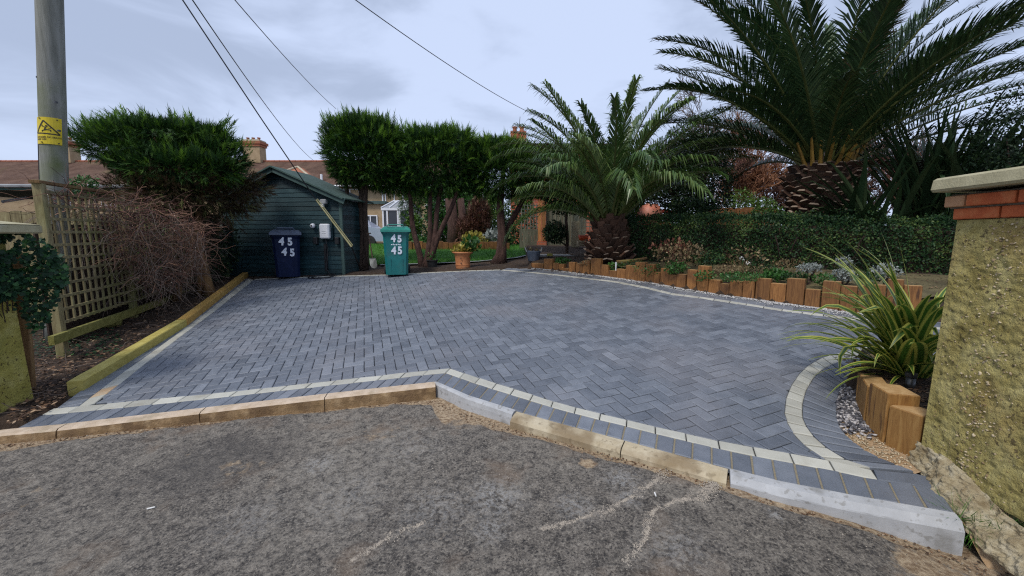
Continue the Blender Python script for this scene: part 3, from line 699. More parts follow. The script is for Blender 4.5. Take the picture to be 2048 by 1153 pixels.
def strip_blocks(A, B, n, name, mat, gap=.0038, skip=()):
    a, b = resample(A, n), resample(B, n)
    for i in range(n):
        if i in skip: continue
        q = [a[i], a[i + 1], b[i + 1], b[i]]
        l = math.hypot(a[i + 1][0] - a[i][0], a[i + 1][1] - a[i][1]); g = gap / max(l, .01)
        w = math.hypot(a[i][0] - b[i][0], a[i][1] - b[i][1]); h = .0018 / max(w, .01)
        c0, c1 = lerp2(a[i], a[i + 1], g), lerp2(a[i + 1], a[i], g); e1, e0 = lerp2(b[i + 1], b[i], g), lerp2(b[i], b[i + 1], g)
        pieces.append((name, [lerp2(c0, e0, h), lerp2(c1, e1, h), lerp2(e1, c1, h), lerp2(e0, c0, h)], mat, .0012))
def mid_line(A, B, t, n=24):
    return [lerp2(a, b, t) for a, b in zip(resample(A, n), resample(B, n))]
FL_MID = mid_line(FL_OUT, FL_IN, .64); FR_MID = mid_line(FR_OUT[:-1] + [(1.97, 1.935)], FR_IN + [(2.07, 2.19)], .66)
strip_blocks(FL_OUT, FL_MID, 31, 'edging_paver', 'paver')
strip_blocks(FL_MID, FL_IN, 16, 'cream_paver', 'cream_paver')
FR_MIDX = FR_MID + [(2.16, 2.085), (2.29, 2.03)]
strip_blocks(FR_OUT, FR_MIDX, 31, 'edging_paver', 'paver', gap=.005)
strip_blocks(FR_MID, FR_IN + [(2.07, 2.19)], 16, 'cream_paver', 'cream_paver')
RG_M = mid_line(RG_OUT, RG_IN, .34, 30)
strip_blocks(RG_OUT, RG_M, 30, 'cream_paver', 'cream_paver', gap=.008)
strip_blocks(RG_M, RG_IN, 36, 'edging_paver', 'paver', gap=.009)
strip_blocks(LS_IN, LS_OUT, 31, 'cream_paver', 'cream_paver')
LS_O2 = offset_line(LS_OUT, .17)
strip_blocks(LS_OUT, LS_O2, 62, 'edging_paver', 'paver')
strip_blocks(BK_IN, BK_OUT, 31, 'cream_paver', 'cream_paver')
strip_blocks(RT_IN, RT_OUT, 32, 'cream_paver', 'cream_paver')
strip_blocks(RT_OUT, RT_OUT2, 64, 'edging_paver', 'paver')
pieces.append(('edging_paver', [d2(1748, 941), d2(1757, 961), d2(1850, 973), d2(1893, 977), d2(1886, 960), d2(1832, 947)], 'paver', .001))
pieces.append(('paver', [d2(192, 806), d2(238, 802), d2(226, 788)], 'paver', .001))
# rust stained pieces near the front-left corner
HB = math.radians(19.6)
ux, uy = math.cos(HB), math.sin(HB)
def h2w(a, b): return (-2 + a * ux - b * uy, 6 + a * uy + b * ux)
g_ = .0032
for i in range(-75, 90):
    for j in range(-75, 80):
        k = (i - j) % 4
        if k == 0: r = (i * .1, j * .1, i * .1 + .2, j * .1 + .1)
        elif k == 3: r = (i * .1, j * .1, i * .1 + .1, j * .1 + .2)
        else: continue
        c = h2w((r[0] + r[2]) / 2, (r[1] + r[3]) / 2)
        if not (-7 < c[0] < 6 and 1.5 < c[1] < 10): continue
        R4 = [h2w(r[0] + g_, r[1] + g_), h2w(r[2] - g_, r[1] + g_), h2w(r[2] - g_, r[3] - g_), h2w(r[0] + g_, r[3] - g_)]
        ins = [inside(p, FIELD) for p in R4]
        near = min(abs(c[0] - p[0]) + abs(c[1] - p[1]) for p in FIELD)
        if all(ins) and sum(inside(lerp2(R4[q], R4[(q + 1) % 4], .5), FIELD) for q in range(4)) == 4:
            pieces.append(('paver', R4, 'paver', .0016))
        elif any(ins) or inside(c, FIELD) or near < .3:
            poly = FIELD if area(FIELD) > 0 else FIELD[::-1]
            for q in range(4): poly = clip(poly, R4[q], R4[(q + 1) % 4])
            poly = cleanp(poly)
            if len(poly) >= 3 and abs(area(poly)) > .0006:
                if len(poly) > 6: pass
                pieces.append(('paver', poly, 'paver', .0012))
def screen_size(pl):
    S = []
    for p in pl:
        q = p[1] * math.cos(PITCH) - (zd(*p) - 1.6) * math.sin(PITCH)
        if q < .2: return 0
        yy = p[1] * math.sin(PITCH) + (zd(*p) - 1.6) * math.cos(PITCH)
        X, Y = CX + F_PX * p[0] / q, CY - F_PX * yy / q
        if not (-40 < X < 2088 and Y < 1200): return 0
        S.append((X, Y))
    return abs(area(S))
for nm in ('paver', 'edging_paver', 'cream_paver'):
    ps = [p for p in pieces if p[0] == nm]
    ps.sort(key=lambda p: -screen_size(p[1]))
    for p in ps[:300 if nm == 'paver' else 130]:
        m = MB(); m.tv = rnd(.36, .64) + (rnd(-.2, .2) if random.random() < .1 else 0)
        block_geo(m, p[1], rnd(-p[3], p[3]) * 1.3, rnd(-.02, .02), rnd(-.02, .02))
        mat = M[p[2]]
        if nm == 'cream_paver' and p[1][0][0] < -3.55 and 3.5 < p[1][0][1] < 3.75: mat = M['rust_paver']
        if m.v: m.build(nm, mat, drive)
    rest = ps[300 if nm == 'paver' else 130:]
    if rest:
        m = MB()
        for p in rest:
            m.tv = rnd(.36, .64) + (rnd(-.2, .2) if random.random() < .1 else 0); block_geo(m, p[1], rnd(-p[3], p[3]) * 1.3, rnd(-.018, .018), rnd(-.018, .018))
        o = m.build({'paver': 'far_pavers', 'edging_paver': 'far_edging_pavers', 'cream_paver': 'far_cream_pavers'}[nm], M[ps[0][2]], drive); o['kind'] = 'stuff'
# sandy joints under the wide-jointed soldier course at the right front
m = MB(); a, b = resample(FR_OUT, 30), resample(FR_MIDX, 30)
m.add([(p[0], p[1], zd(*p) - .006) for p in a + b[::-1]], [tuple(range(62))]); m.build('joint_sand', M['joint_sand'], drive)

# ------------------------------------------------------------------ ground beyond the drive
def ground_z(x, y):
    xx = max(-9, min(9, x)); z = zd(xx, min(y, 9.6))
    t = smooth(9.6, 13.4, y)
    return z * (1 - t) + 1.14 * t
def bed_add(x, y):
    # raised bed on the right behind the sleepers
    yy = line_y([(a[0], a[1]) for a in SLP], x) if SLP[0][0] <= x <= SLP[-1][0] else (99 if x < SLP[0][0] else SLP[-1][1])
    return .16 * smooth(yy + .02, yy + .16, y)
SLP = [d2(*p) for p in [(1062, 537), (1110, 541), (1180, 550), (1220, 555), (1300, 566), (1350, 575), (1440, 590), (1530, 602), (1600, 612), (1700, 625), (1760, 633), (1840, 642)]]
def build_ground():
    xs = np.concatenate([np.arange(-60, -12, 4.0), np.arange(-12, 12, .12), np.arange(12, 61, 4.0)])
    ys = np.concatenate([np.arange(1.4, 13, .1), np.arange(13, 70, 2.0)])
    V = []
    for x in xs:
        k = ky(x)
        for y in ys:
            z = ground_z(x, y) + .03 * noise.noise(Vector((x * 2, y * 2, 0)))
            if -9 < x < 9 and y < 10.2 and inside((x, y), DRIVE): z -= .2
            elif y < k + .12 and x < 2.3: z -= .3
            elif x > 2.72 and 1.25 < y < 3.7: z = .40 + .06 * (y - 1.25)
            elif x >= 2.3 and y < 2.1: z = zd(x, y) - .10
            elif 1.9 < x < 3.6 and y < 3.7 and y < 3.75: z -= .16
            else:
                z += bed_add(x, y)
                if x < -4.2 and y < 9.2: z += .02
            V.append((x, y, z))
    ny = len(ys); Fc = [(i * ny + j, (i + 1) * ny + j, (i + 1) * ny + j + 1, i * ny + j + 1) for i in range(len(xs) - 1) for j in range(ny - 1)]
    me = bpy.data.meshes.new('ground'); me.from_pydata(V, [], Fc); me.materials.append(M['soil']); me.update()
    me.polygons.foreach_set('use_smooth', [True] * len(Fc))
    tag(link('ground', me), 'dark garden soil around the drive', kind='structure')
    m = MB(); m.add([(-600, -600, -1.2), (600, -600, -1.2), (600, 600, -1.2), (-600, 600, -1.2)], [(0, 1, 2, 3)])
    tag(m.build('terrain', M['soil_dry']), 'wide flat land far around', kind='structure')
build_ground()

# ------------------------------------------------------------------ generators for plants
def strands(name, P, R, tint, mat, parent=None, sides=3):
    """thin tapering stems: P (n, s, 3) centre lines, R (n, s) radii"""
    P = np.asarray(P, float); n, s, _ = P.shape
    D = np.gradient(P, axis=1); D /= np.linalg.norm(D, axis=2, keepdims=True) + 1e-9
    ref = RNG.normal(0, 1, (n, 1, 3)); A = np.cross(D, np.broadcast_to(ref, D.shape)); A /= np.linalg.norm(A, axis=2, keepdims=True) + 1e-9
    B = np.cross(D, A)
    th = np.arange(sides) * 2 * np.pi / sides
    V = P[:, :, None, :] + (A[:, :, None, :] * np.cos(th)[None, None, :, None] + B[:, :, None, :] * np.sin(th)[None, None, :, None]) * np.asarray(R)[:, :, None, None]
    base = (np.arange(n) * s * sides)[:, None, None]
    i = np.arange(s - 1)[None, :, None] * sides; k = np.arange(sides)[None, None, :]; k2 = (k + 1) % sides
    Fa = np.stack([base + i + k, base + i + k2, base + i + sides + k2, base + i + sides + k], axis=-1).reshape(-1, 4)
    off = np.array(root_of(parent)) if parent is not None else np.zeros(3)
    V = (V - off).reshape(-1, 3)
    me = bpy.data.meshes.new(name)
    me.vertices.add(len(V)); me.vertices.foreach_set('co', V.astype(np.float32).ravel())
    me.loops.add(Fa.size); me.loops.foreach_set('vertex_index', Fa.astype(np.int32).ravel())
    me.polygons.add(len(Fa)); me.polygons.foreach_set('loop_start', (np.arange(len(Fa)) * 4).astype(np.int32)); me.polygons.foreach_set('loop_total', np.full(len(Fa), 4, np.int32))
    me.update(calc_edges=True); me.materials.append(mat)
    set_attr(me, 'tint', np.repeat(np.clip(tint, 0, 1), s * sides))
    return link(name, me, parent)

def walk(start, dirs, length_, seg, wander=.25, grav=0.0):
    """random polylines from start points"""
    n = len(start); P = np.zeros((n, seg + 1, 3)); P[:, 0] = start
    d = np.array(dirs, float); d /= np.linalg.norm(d, axis=1, keepdims=True)
    st = np.asarray(length_, float) / seg
    if st.ndim == 0: st = np.full(n, float(st))
    for i in range(seg):
        d = d + RNG.normal(0, wander, (n, 3)) + np.array([0, 0, grav]); d /= np.linalg.norm(d, axis=1, keepdims=True)
        P[:, i + 1] = P[:, i] + d * st[:, None]
    return P

def branching(base, trunk_dir, height, levels=4, kids=4, spread=.55, r0=.08, wander=.09, grav=.02, shrink=.68, seg=5):
    """returns list of (P, R) arrays of a bare branching tree"""
    res = []; P = walk(np.array([base], float), np.array([trunk_dir], float), height * .42, seg, wander, grav)
    R = np.linspace(r0, r0 * .7, seg + 1)[None]; res.append((P, R)); ln = height * .42
    for lv in range(levels):
        n = len(P); k = kids + (1 if lv > 0 else 0)
        ii = np.repeat(np.arange(n), k); tpos = RNG.integers(max(1, seg // 2), seg + 1, len(ii)) if lv else RNG.integers(2, seg + 1, len(ii))
        st = P[ii, tpos]; dr = P[ii, tpos] - P[ii, tpos - 1]; dr /= np.linalg.norm(dr, axis=1, keepdims=True) + 1e-9
        dr = dr + RNG.normal(0, spread, dr.shape); ln *= shrink; rr = R[ii, tpos] * .62
        P = walk(st, dr, ln * RNG.uniform(.7, 1.2, len(ii)), seg, wander * 1.3, grav)
        R = rr[:, None] * np.linspace(1, .45, seg + 1)[None]; res.append((P, R))
    return res

def bare_tree(name, label, base, height, mat, mat_trunk, group=None, cat='tree', levels=4, kids=4, r0=.08, spread=.5, minr=.004, dirn=(0, 0, 1), shrink=.68, **kw):
    t = thing(name, label, cat, base, group)
    res = branching(base, dirn, height, levels, kids, spread, r0, shrink=shrink, **kw)
    for i, (P, R) in enumerate(res):
        if i == 0: strands('trunk', P, R, np.full(len(P), .4), mat_trunk, t, 7)
    P = np.concatenate([p for p, r in res[1:]]); R = np.maximum(np.concatenate([r for p, r in res[1:]]), minr)
    strands('branches', P, R, RNG.uniform(.1, .9, len(P)), mat, t, 3)
    return t

def blob_points(blobs, n, shell=.75, flat=0.0):
    """points in/near ellipsoids (c, r) with a lumpy outline; returns positions and outward normals"""
    w = np.array([b[1][0] * b[1][1] + b[1][0] * b[1][2] for b in blobs]); w /= w.sum()
    which = RNG.choice(len(blobs), n, p=w); d = rand_dirs(n)
    c = np.array([b[0] for b in blobs], float)[which]; r = np.array([b[1] for b in blobs], float)[which]
    rad = np.where(RNG.random(n) < shell, RNG.uniform(.82, 1.04, n), RNG.uniform(.35, .9, n))
    lump = np.array([noise.noise(Vector((p[0] * 2.1 + cc[0], p[1] * 2.1 + cc[1], p[2] * 2.1 + cc[2]))) for p, cc in zip(d, c)])
    lump2 = np.array([noise.noise(Vector((p[0] * 5.3 + cc[0], p[1] * 5.3 - cc[1], p[2] * 5.3 + cc[2]))) for p, cc in zip(d, c)])
    rad = rad * (1 + .26 * lump + .22 * lump2)
    if flat:
        dd = np.sign(d) * np.abs(d) ** (1 - flat)
        dd /= np.maximum(np.linalg.norm(d, axis=1, keepdims=True), 1e-6)
        pos = c + dd * r * rad[:, None]
    else: pos = c + d * r * rad[:, None]
    nrm = d / r; nrm /= np.linalg.norm(nrm, axis=1, keepdims=True)
    return pos, nrm, lump2

def leaf_cloud(name, blobs, n, size, mat, parent=None, tmpl=LEAF_S, shell=.75, up=.2, kind=None, jit=.9, flat=0.0, tl=0.0):
    pos, nrm, lump = blob_points(blobs, n, shell, flat)
    d = nrm * .6 + RNG.normal(0, jit, (n, 3)) + np.array([0, 0, up]); d /= np.linalg.norm(d, axis=1, keepdims=True)
    R = rots(d, RNG.uniform(-.9, .9, n), nrm)
    o = scatter(name, tmpl, pos, R, size * RNG.uniform(.6, 1.35, n), np.clip(.42 + tl + lump * .5 + RNG.normal(0, .2, n), 0, 1), mat, parent)
    if kind: o['kind'] = kind
    return o

def shrub(name, label, cat, base, blobs, n, size, mat, stems=6, group=None, tmpl=LEAF_S, stem_mat='bark', stem_r=.02, **kw):
    t = thing(name, label, cat, base, group)
    leaf_cloud('foliage', blobs, n, size, M[mat], t, tmpl, **kw)
    if stems:
        P = []
        for k in range(stems):
            c, r = blobs[k % len(blobs)]
            tgt = Vector(c) + Vector((rnd(-.5, .5) * r[0], rnd(-.5, .5) * r[1], rnd(-.1, .4) * r[2])); b = Vector(base) + Vector((rnd(-.08, .08), rnd(-.08, .08), 0))
            P.append([tuple(b.lerp(tgt, q / 5) + Vector((rnd(-.03, .03), rnd(-.03, .03), 0)) * (1 if 0 < q < 5 else 0)) for q in range(6)])
        strands('stems', np.array(P), np.linspace(stem_r, stem_r * .4, 6)[None].repeat(len(P), 0), np.full(len(P), .5), M[stem_mat], t, 5)
    return t

def conifer(name, label, base, crown, n=6500, size=.13, stems=((0, 0),), group='clipped cypress trees in a row behind the drive', mat='cypress', lift=.32, tips=620, tip_size=.27, trunk='bark', r0=.066, brown=0):
    t = thing(name, label, 'tree', base, group)
    c = crown[0][0]
    for k, (sx, sy) in enumerate(stems):
        b = Vector(base) + Vector((sx * .22, sy * .2, -.05)); cc, rr = crown[k % len(crown)]
        tgt = Vector((cc[0] + sx * rr[0] * .55, cc[1] + sy * rr[1] * .5, cc[2] + .1 * rr[2]))
        m = MB(); pts = []; N_ = 9
        for q in range(N_ + 1):
            u = q / N_; p = b.lerp(tgt, u); p.x += (sx * .06 + .05 * math.sin(u * 7 + k)) * math.sin(u * math.pi); p.y += .05 * math.cos(u * 5 + k * 2) * math.sin(u * math.pi)
            p.z += -.0; pts.append(p)
        m.tube(pts, [r0 * (1.25 - .75 * q / N_) * (1.35 if q == 0 else 1) * rnd(.93, 1.07) for q in range(N_ + 1)], 9)
        m.build('trunk', M[trunk], t, smooth_=True)
    # limbs into the crown
    S, Dn = [], []
    n = int(n * 2.1)
    for k in range(26):
        cc, rr = crown[k % len(crown)]; z0 = rnd(-.75, -.2); S.append((cc[0] + rnd(-.3, .3) * rr[0], cc[1] + rnd(-.3, .3) * rr[1], cc[2] + z0 * rr[2])); Dn.append((rnd(-1, 1), rnd(-1, 1), rnd(.2, 1)))
    P = walk(np.array(S), np.array(Dn), RNG.uniform(.25, .55, len(S)), 5, .15, .04); strands('limb', P, np.linspace(.022, .006, 6)[None].repeat(len(S), 0), np.full(len(S), .4), M['bark'], t, 4)
    pos, nrm, lump = blob_points(crown, n, .72, .10)
    d = nrm * .85 + np.array([0, 0, lift]) + np.array([0, 0, .9]) * np.clip(nrm[:, 2:3], 0, 1) + RNG.normal(0, .38, (n, 3)); R = rots(d, RNG.uniform(-1.1, 1.1, n))
    scatter('crown', SPRAY, pos, R, size * RNG.uniform(.6, 1.5, n), .36 + .5 * lump + RNG.normal(0, .15, n), M[mat], t)
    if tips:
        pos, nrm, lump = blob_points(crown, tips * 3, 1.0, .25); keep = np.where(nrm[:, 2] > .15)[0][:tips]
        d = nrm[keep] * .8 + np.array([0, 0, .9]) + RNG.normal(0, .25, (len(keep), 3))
        scatter('fresh_lit_shoots', SPRAY, pos[keep], rots(d, RNG.uniform(-1.5, 1.5, len(keep))), tip_size * RNG.uniform(.5, 1.15, len(keep)), RNG.uniform(.6, 1.0, len(keep)), M[mat], t)  # paler tint on top: young growth, with light on the crown painted in
    if brown:
        cr = [((cc[0], cc[1], cc[2] - rr[2] * .62), (rr[0] * .82, rr[1] * .82, rr[2] * .55)) for cc, rr in crown]
        pos, nrm, lump = blob_points(cr, brown, .5)
        d = nrm * .8 + np.array([0, 0, -.1]) + RNG.normal(0, .4, (brown, 3))
        scatter('dead_foliage', SPRAY, pos, rots(d, RNG.uniform(-1.1, 1.1, brown)), size * .9 * RNG.uniform(.6, 1.4, brown), RNG.uniform(.05, .75, brown), M['cypress_brown'], t)
    return t

# palm frond: midrib + two rows of leaflets, in one mesh
def frond_mesh(L_, e0, droop, nl, ll, w=.013, vee=.55, sag=.25, seedtint=.5, side=0.0, bare=.14, mats=('frond', 'rachis')):
    NS = 18; pts = []; x = z = 0.0; y = 0.0; tang = []
    for i in range(NS + 1):
        s = i / NS; e = e0 - droop * s ** 1.35; hd = side * s * s
        tv = Vector((math.cos(e) * math.cos(hd), math.cos(e) * math.sin(hd), math.sin(e))); tang.append(tv)
        pts.append(Vector((x, y, z))); x += tv.x * L_ / NS; y += tv.y * L_ / NS; z += tv.z * L_ / NS
    m = MB(); m.mi = 1; m.tv = .5
    m.tube(pts, [(.030 * (1 - i / NS) ** .8 + .004) * (1.5 if i == 0 else 1) for i in range(NS + 1)], 4)
    m.mi = 0
    for k in range(nl):
        s = bare + (1 - bare) * ((k + .5) / nl) ** .92; f = s * NS; i = min(NS - 1, int(f)); u = f - i
        p = pts[i].lerp(pts[i + 1], u); t = tang[i].lerp(tang[i + 1], u).normalized()
        sd = Vector((0, 1, 0)); sd = (sd - t * sd.dot(t)).normalized(); up = t.cross(sd)
        if up.z < 0 and abs(t.z) < .9: up = -up
        up = sd.cross(t) if (sd.cross(t)).z > 0 else t.cross(sd)
        prof = min(1.0, .35 + 2.4 * (s - bare)) * (1 - .62 * max(0, s - .35) / .65)
        ang = math.radians(66 - 40 * s)
        for sg in (-1, 1):
            l = ll * prof * rnd(.85, 1.12); a = ang + rnd(-.12, .12); v = vee * rnd(.5, 1.4)
            dr = (t * math.cos(a) + (sd * sg * math.cos(v) + up * math.sin(v)) * math.sin(a)).normalized()
            wv = (t * math.sin(a) - sd * sg * math.cos(a)).normalized() * w * rnd(.8, 1.2)
            mid = p + dr * l * .5; tip = p + dr * l + Vector((0, 0, -sag * l * rnd(.3, 1.2)))
            if random.random() < .07: tip = mid + (tip - mid) * .5 + Vector((rnd(-.1, .1), rnd(-.1, .1), -.25)) * l
            mid = mid + Vector((0, 0, .10 * sag * l))
            m.tv = min(1, max(0, seedtint + rnd(-.22, .22) + (.28 if random.random() < .08 else 0)))
            b = len(m.v); m.add([p - wv * .5, p + wv * .5, mid - wv, mid + wv, tip], [(0, 1, 3, 2), (2, 3, 4)])
    return m
def palm(name, label, base, crown_z, fronds, trunk_r, boot_rows, boot_n, bs, mats=('frond', 'rachis'), nl=85, ll=.42, core_prof=None, sag=.25, w=.013, boot_up=.7):
    t = thing(name, label, 'palm tree', base); top = Vector((base[0], base[1], crown_z))
    m = MB(); m.lathe(base, core_prof, 18, .05); m.build('trunk', M['palm_core'], t)
    # cut frond stubs in a spiral
    sm = MB(); sm.tv = .5
    Ls, W, T = bs
    sm.add([(0, -W * .62, -T * .5), (0, W * .62, -T * .5), (0, W * .5, T * .5), (0, -W * .5, T * .5), (Ls, -W * .36, -T * .25), (Ls, W * .36, -T * .25), (Ls * .92, W * .25, T * .38), (Ls * .92, -W * .25, T * .38)],
           [(0, 1, 5, 4), (1, 2, 6, 5), (2, 3, 7, 6), (3, 0, 4, 7)])
    sm.mi = 1; sm.add([(Ls, -W * .36, -T * .25), (Ls, W * .36, -T * .25), (Ls * .92, W * .25, T * .38), (Ls * .92, -W * .25, T * .38)], [(0, 1, 2, 3)])
    proto = sm.build('frond_stub', [M['boot'], M['boot_cut']], t, world=False)
    first = True; H = crown_z - base[2]
    for r in range(boot_rows):
        zr = base[2] + .05 + H * .97 * (r + .5) / boot_rows; u = (zr - base[2]) / H
        rad = float(np.interp(u * H, [p[1] for p in core_prof], [p[0] for p in core_prof]))
        for k in range(boot_n):
            a = 2 * math.pi * (k + .5 * (r % 2) + rnd(-.12, .12)) / boot_n
            if math.sin(a) > .55: continue
            o = proto if first else proto.copy()
            if not first: COL.objects.link(o); o.parent = t
            first = False
            o.location = Vector((math.cos(a) * rad * .93, math.sin(a) * rad * .93, zr - base[2] + rnd(-.02, .02)))
            el = boot_up * (.35 + .75 * u) + rnd(-.25, .25)
            o.rotation_euler = Matrix(((math.cos(a), -math.sin(a), 0), (math.sin(a), math.cos(a), 0), (0, 0, 1))).to_4x4().to_euler() if False else (Matrix.Rotation(a + rnd(-.25, .25), 4, 'Z') @ Matrix.Rotation(-el, 4, 'Y') @ Matrix.Rotation(rnd(-.35, .35), 4, 'X')).to_euler()
            q = rnd(.75, 1.25); o.scale = (q, q * rnd(.85, 1.1), q)
    for (az, e0, ln, dr, sd, tn) in fronds:
        mk0 = 'dry_frond' if tn < 0 else mats[0]; tn = abs(tn)
        fm = frond_mesh(ln, math.radians(e0), math.radians(dr), nl, ll, w, sag=sag, seedtint=tn, side=sd)
        o = fm.build('frond', [M[mk0], M[mats[1]]], t, world=False)
        o.location = top - Vector(base) + Vector((math.cos(math.radians(az)) * trunk_r * .35, math.sin(math.radians(az)) * trunk_r * .35, rnd(-.12, .05)))
        o.rotation_euler = (0, 0, math.radians(az))
    return t, top

def blade_mesh(L_, w, e0, bend, fold=.35, twist=0.0, side=0.0, kink=None, nseg=10, tint=.5, base_w=.45):
    """a sword leaf: three vertices across, folded along its middle"""
    V = []; edge = []; x = z = y = 0.0
    for i in range(nseg + 1):
        s = i / nseg; e = e0 - bend * s ** 1.8
        if kink and s > kink[0]: e -= kink[1] * min(1, (s - kink[0]) / .12)
        hd = side * s; tv = Vector((math.cos(e) * math.cos(hd), math.cos(e) * math.sin(hd), math.sin(e)))
        ww = w * (base_w + (1 - base_w) * min(1, s / .3)) * (1 - max(0, (s - .55) / .45) ** 1.6) + .0008
        sd = Vector((0, 1, 0)); sd = (sd - tv * sd.dot(tv)).normalized(); up = sd.cross(tv) if sd.cross(tv).z >= 0 else tv.cross(sd)
        if twist: 
            q = Matrix.Rotation(twist * s, 3, tv); sd = q @ sd; up = q @ up
        c = Vector((x, y, z)); f = fold * (1 - .5 * s)
        V += [c + sd * ww + up * ww * f, c + sd * ww * .55 + up * ww * f * .55, c, c - sd * ww * .55 + up * ww * f * .55, c - sd * ww + up * ww * f]
        edge += [1, .55, 0, .55, 1]
        x += tv.x * L_ / nseg; y += tv.y * L_ / nseg; z += tv.z * L_ / nseg
    Fc = []
    for i in range(nseg):
        for k in range(4): a = i * 5 + k; Fc.append((a, a + 1, a + 6, a + 5))
    m = MB(); m.v = V; m.f = Fc; m.m = [0] * len(Fc); m.t = [tint] * len(V)
    return m, edge

# ------------------------------------------------------------------ far buildings
def brick_mat(name, c1, c2, mort, sc):
    m = bpy.data.materials.new(name); m.use_nodes = True; t = m.node_tree; p = t.nodes['Principled BSDF']; p.inputs['Roughness'].default_value = .9
    tcn = t.nodes.new('ShaderNodeTexCoord'); mpn = t.nodes.new('ShaderNodeMapping'); mpn.inputs['Rotation'].default_value = (math.radians(90), 0, 0)
    b = t.nodes.new('ShaderNodeTexBrick'); b.inputs['Scale'].default_value = sc; b.inputs['Color1'].default_value = (*c1, 1); b.inputs['Color2'].default_value = (*c2, 1); b.inputs['Mortar'].default_value = (*mort, 1)
    b.inputs['Brick Width'].default_value = .225; b.inputs['Row Height'].default_value = .075; b.inputs['Mortar Size'].default_value = .008
    t.links.new(tcn.outputs['Object'], mpn.inputs[0]); t.links.new(mpn.outputs[0], b.inputs['Vector']); t.links.new(b.outputs[0], p.inputs['Base Color']); return m
M['brickwork'] = brick_mat('far_red_brickwork', (.36, .075, .035), (.46, .13, .06), (.26, .16, .11), 1.0)

def window(parent, cx_, y, z, w, h, cols=2, name='window'):
    f = MB(); t_ = .07
    f.box((cx_, y, z + h / 2 - t_ / 2), (w, .08, t_)); f.box((cx_, y, z - h / 2 + t_ / 2), (w, .08, t_))
    for k in range(cols + 1): f.box((cx_ - w / 2 + t_ / 2 + (w - t_) * k / cols, y + .002, z), (t_, .08, h - 2 * t_))
    f.box((cx_, y - .05, z - h / 2 - .05), (w + .14, .16, .06))
    fr = f.build(name, M['upvc'], parent)
    p = MB(); p.box((cx_, y + .045, z), (w - .04, .01, h - .04)); p.build('pane', M['glass'], fr)
    return fr

def far_chimney(parent, cx_, y, z0, w, h, d=.9, pots=3):
    m = MB(); m.box((cx_, y, z0 + h * .35), (w, d, h * .7)); c = m.build('chimney', M['wall_tan'], parent)
    b = MB(); b.box((cx_, y, z0 + h * .74), (w + .16, d + .16, h * .10)); b.box((cx_, y, z0 + h * .84), (w + .34, d + .3, h * .11)); b.build('brick_band', M['tile_red'], c)
    s = MB(); s.box((cx_, y, z0 + h * .93), (w + .1, d + .1, h * .08)); s.build('capping', M['wall_cream'], c)
    for k in range(pots):
        p = MB(); p.lathe((cx_ - w * .32 + w * .64 * k / max(1, pots - 1), y, z0 + h * .95), [(.12, 0), (.10, .2), (.14, .24), (.14, .28), (.1, .29)], 10); p.build('chimney_pot', M['tile_red'], c)
    return c

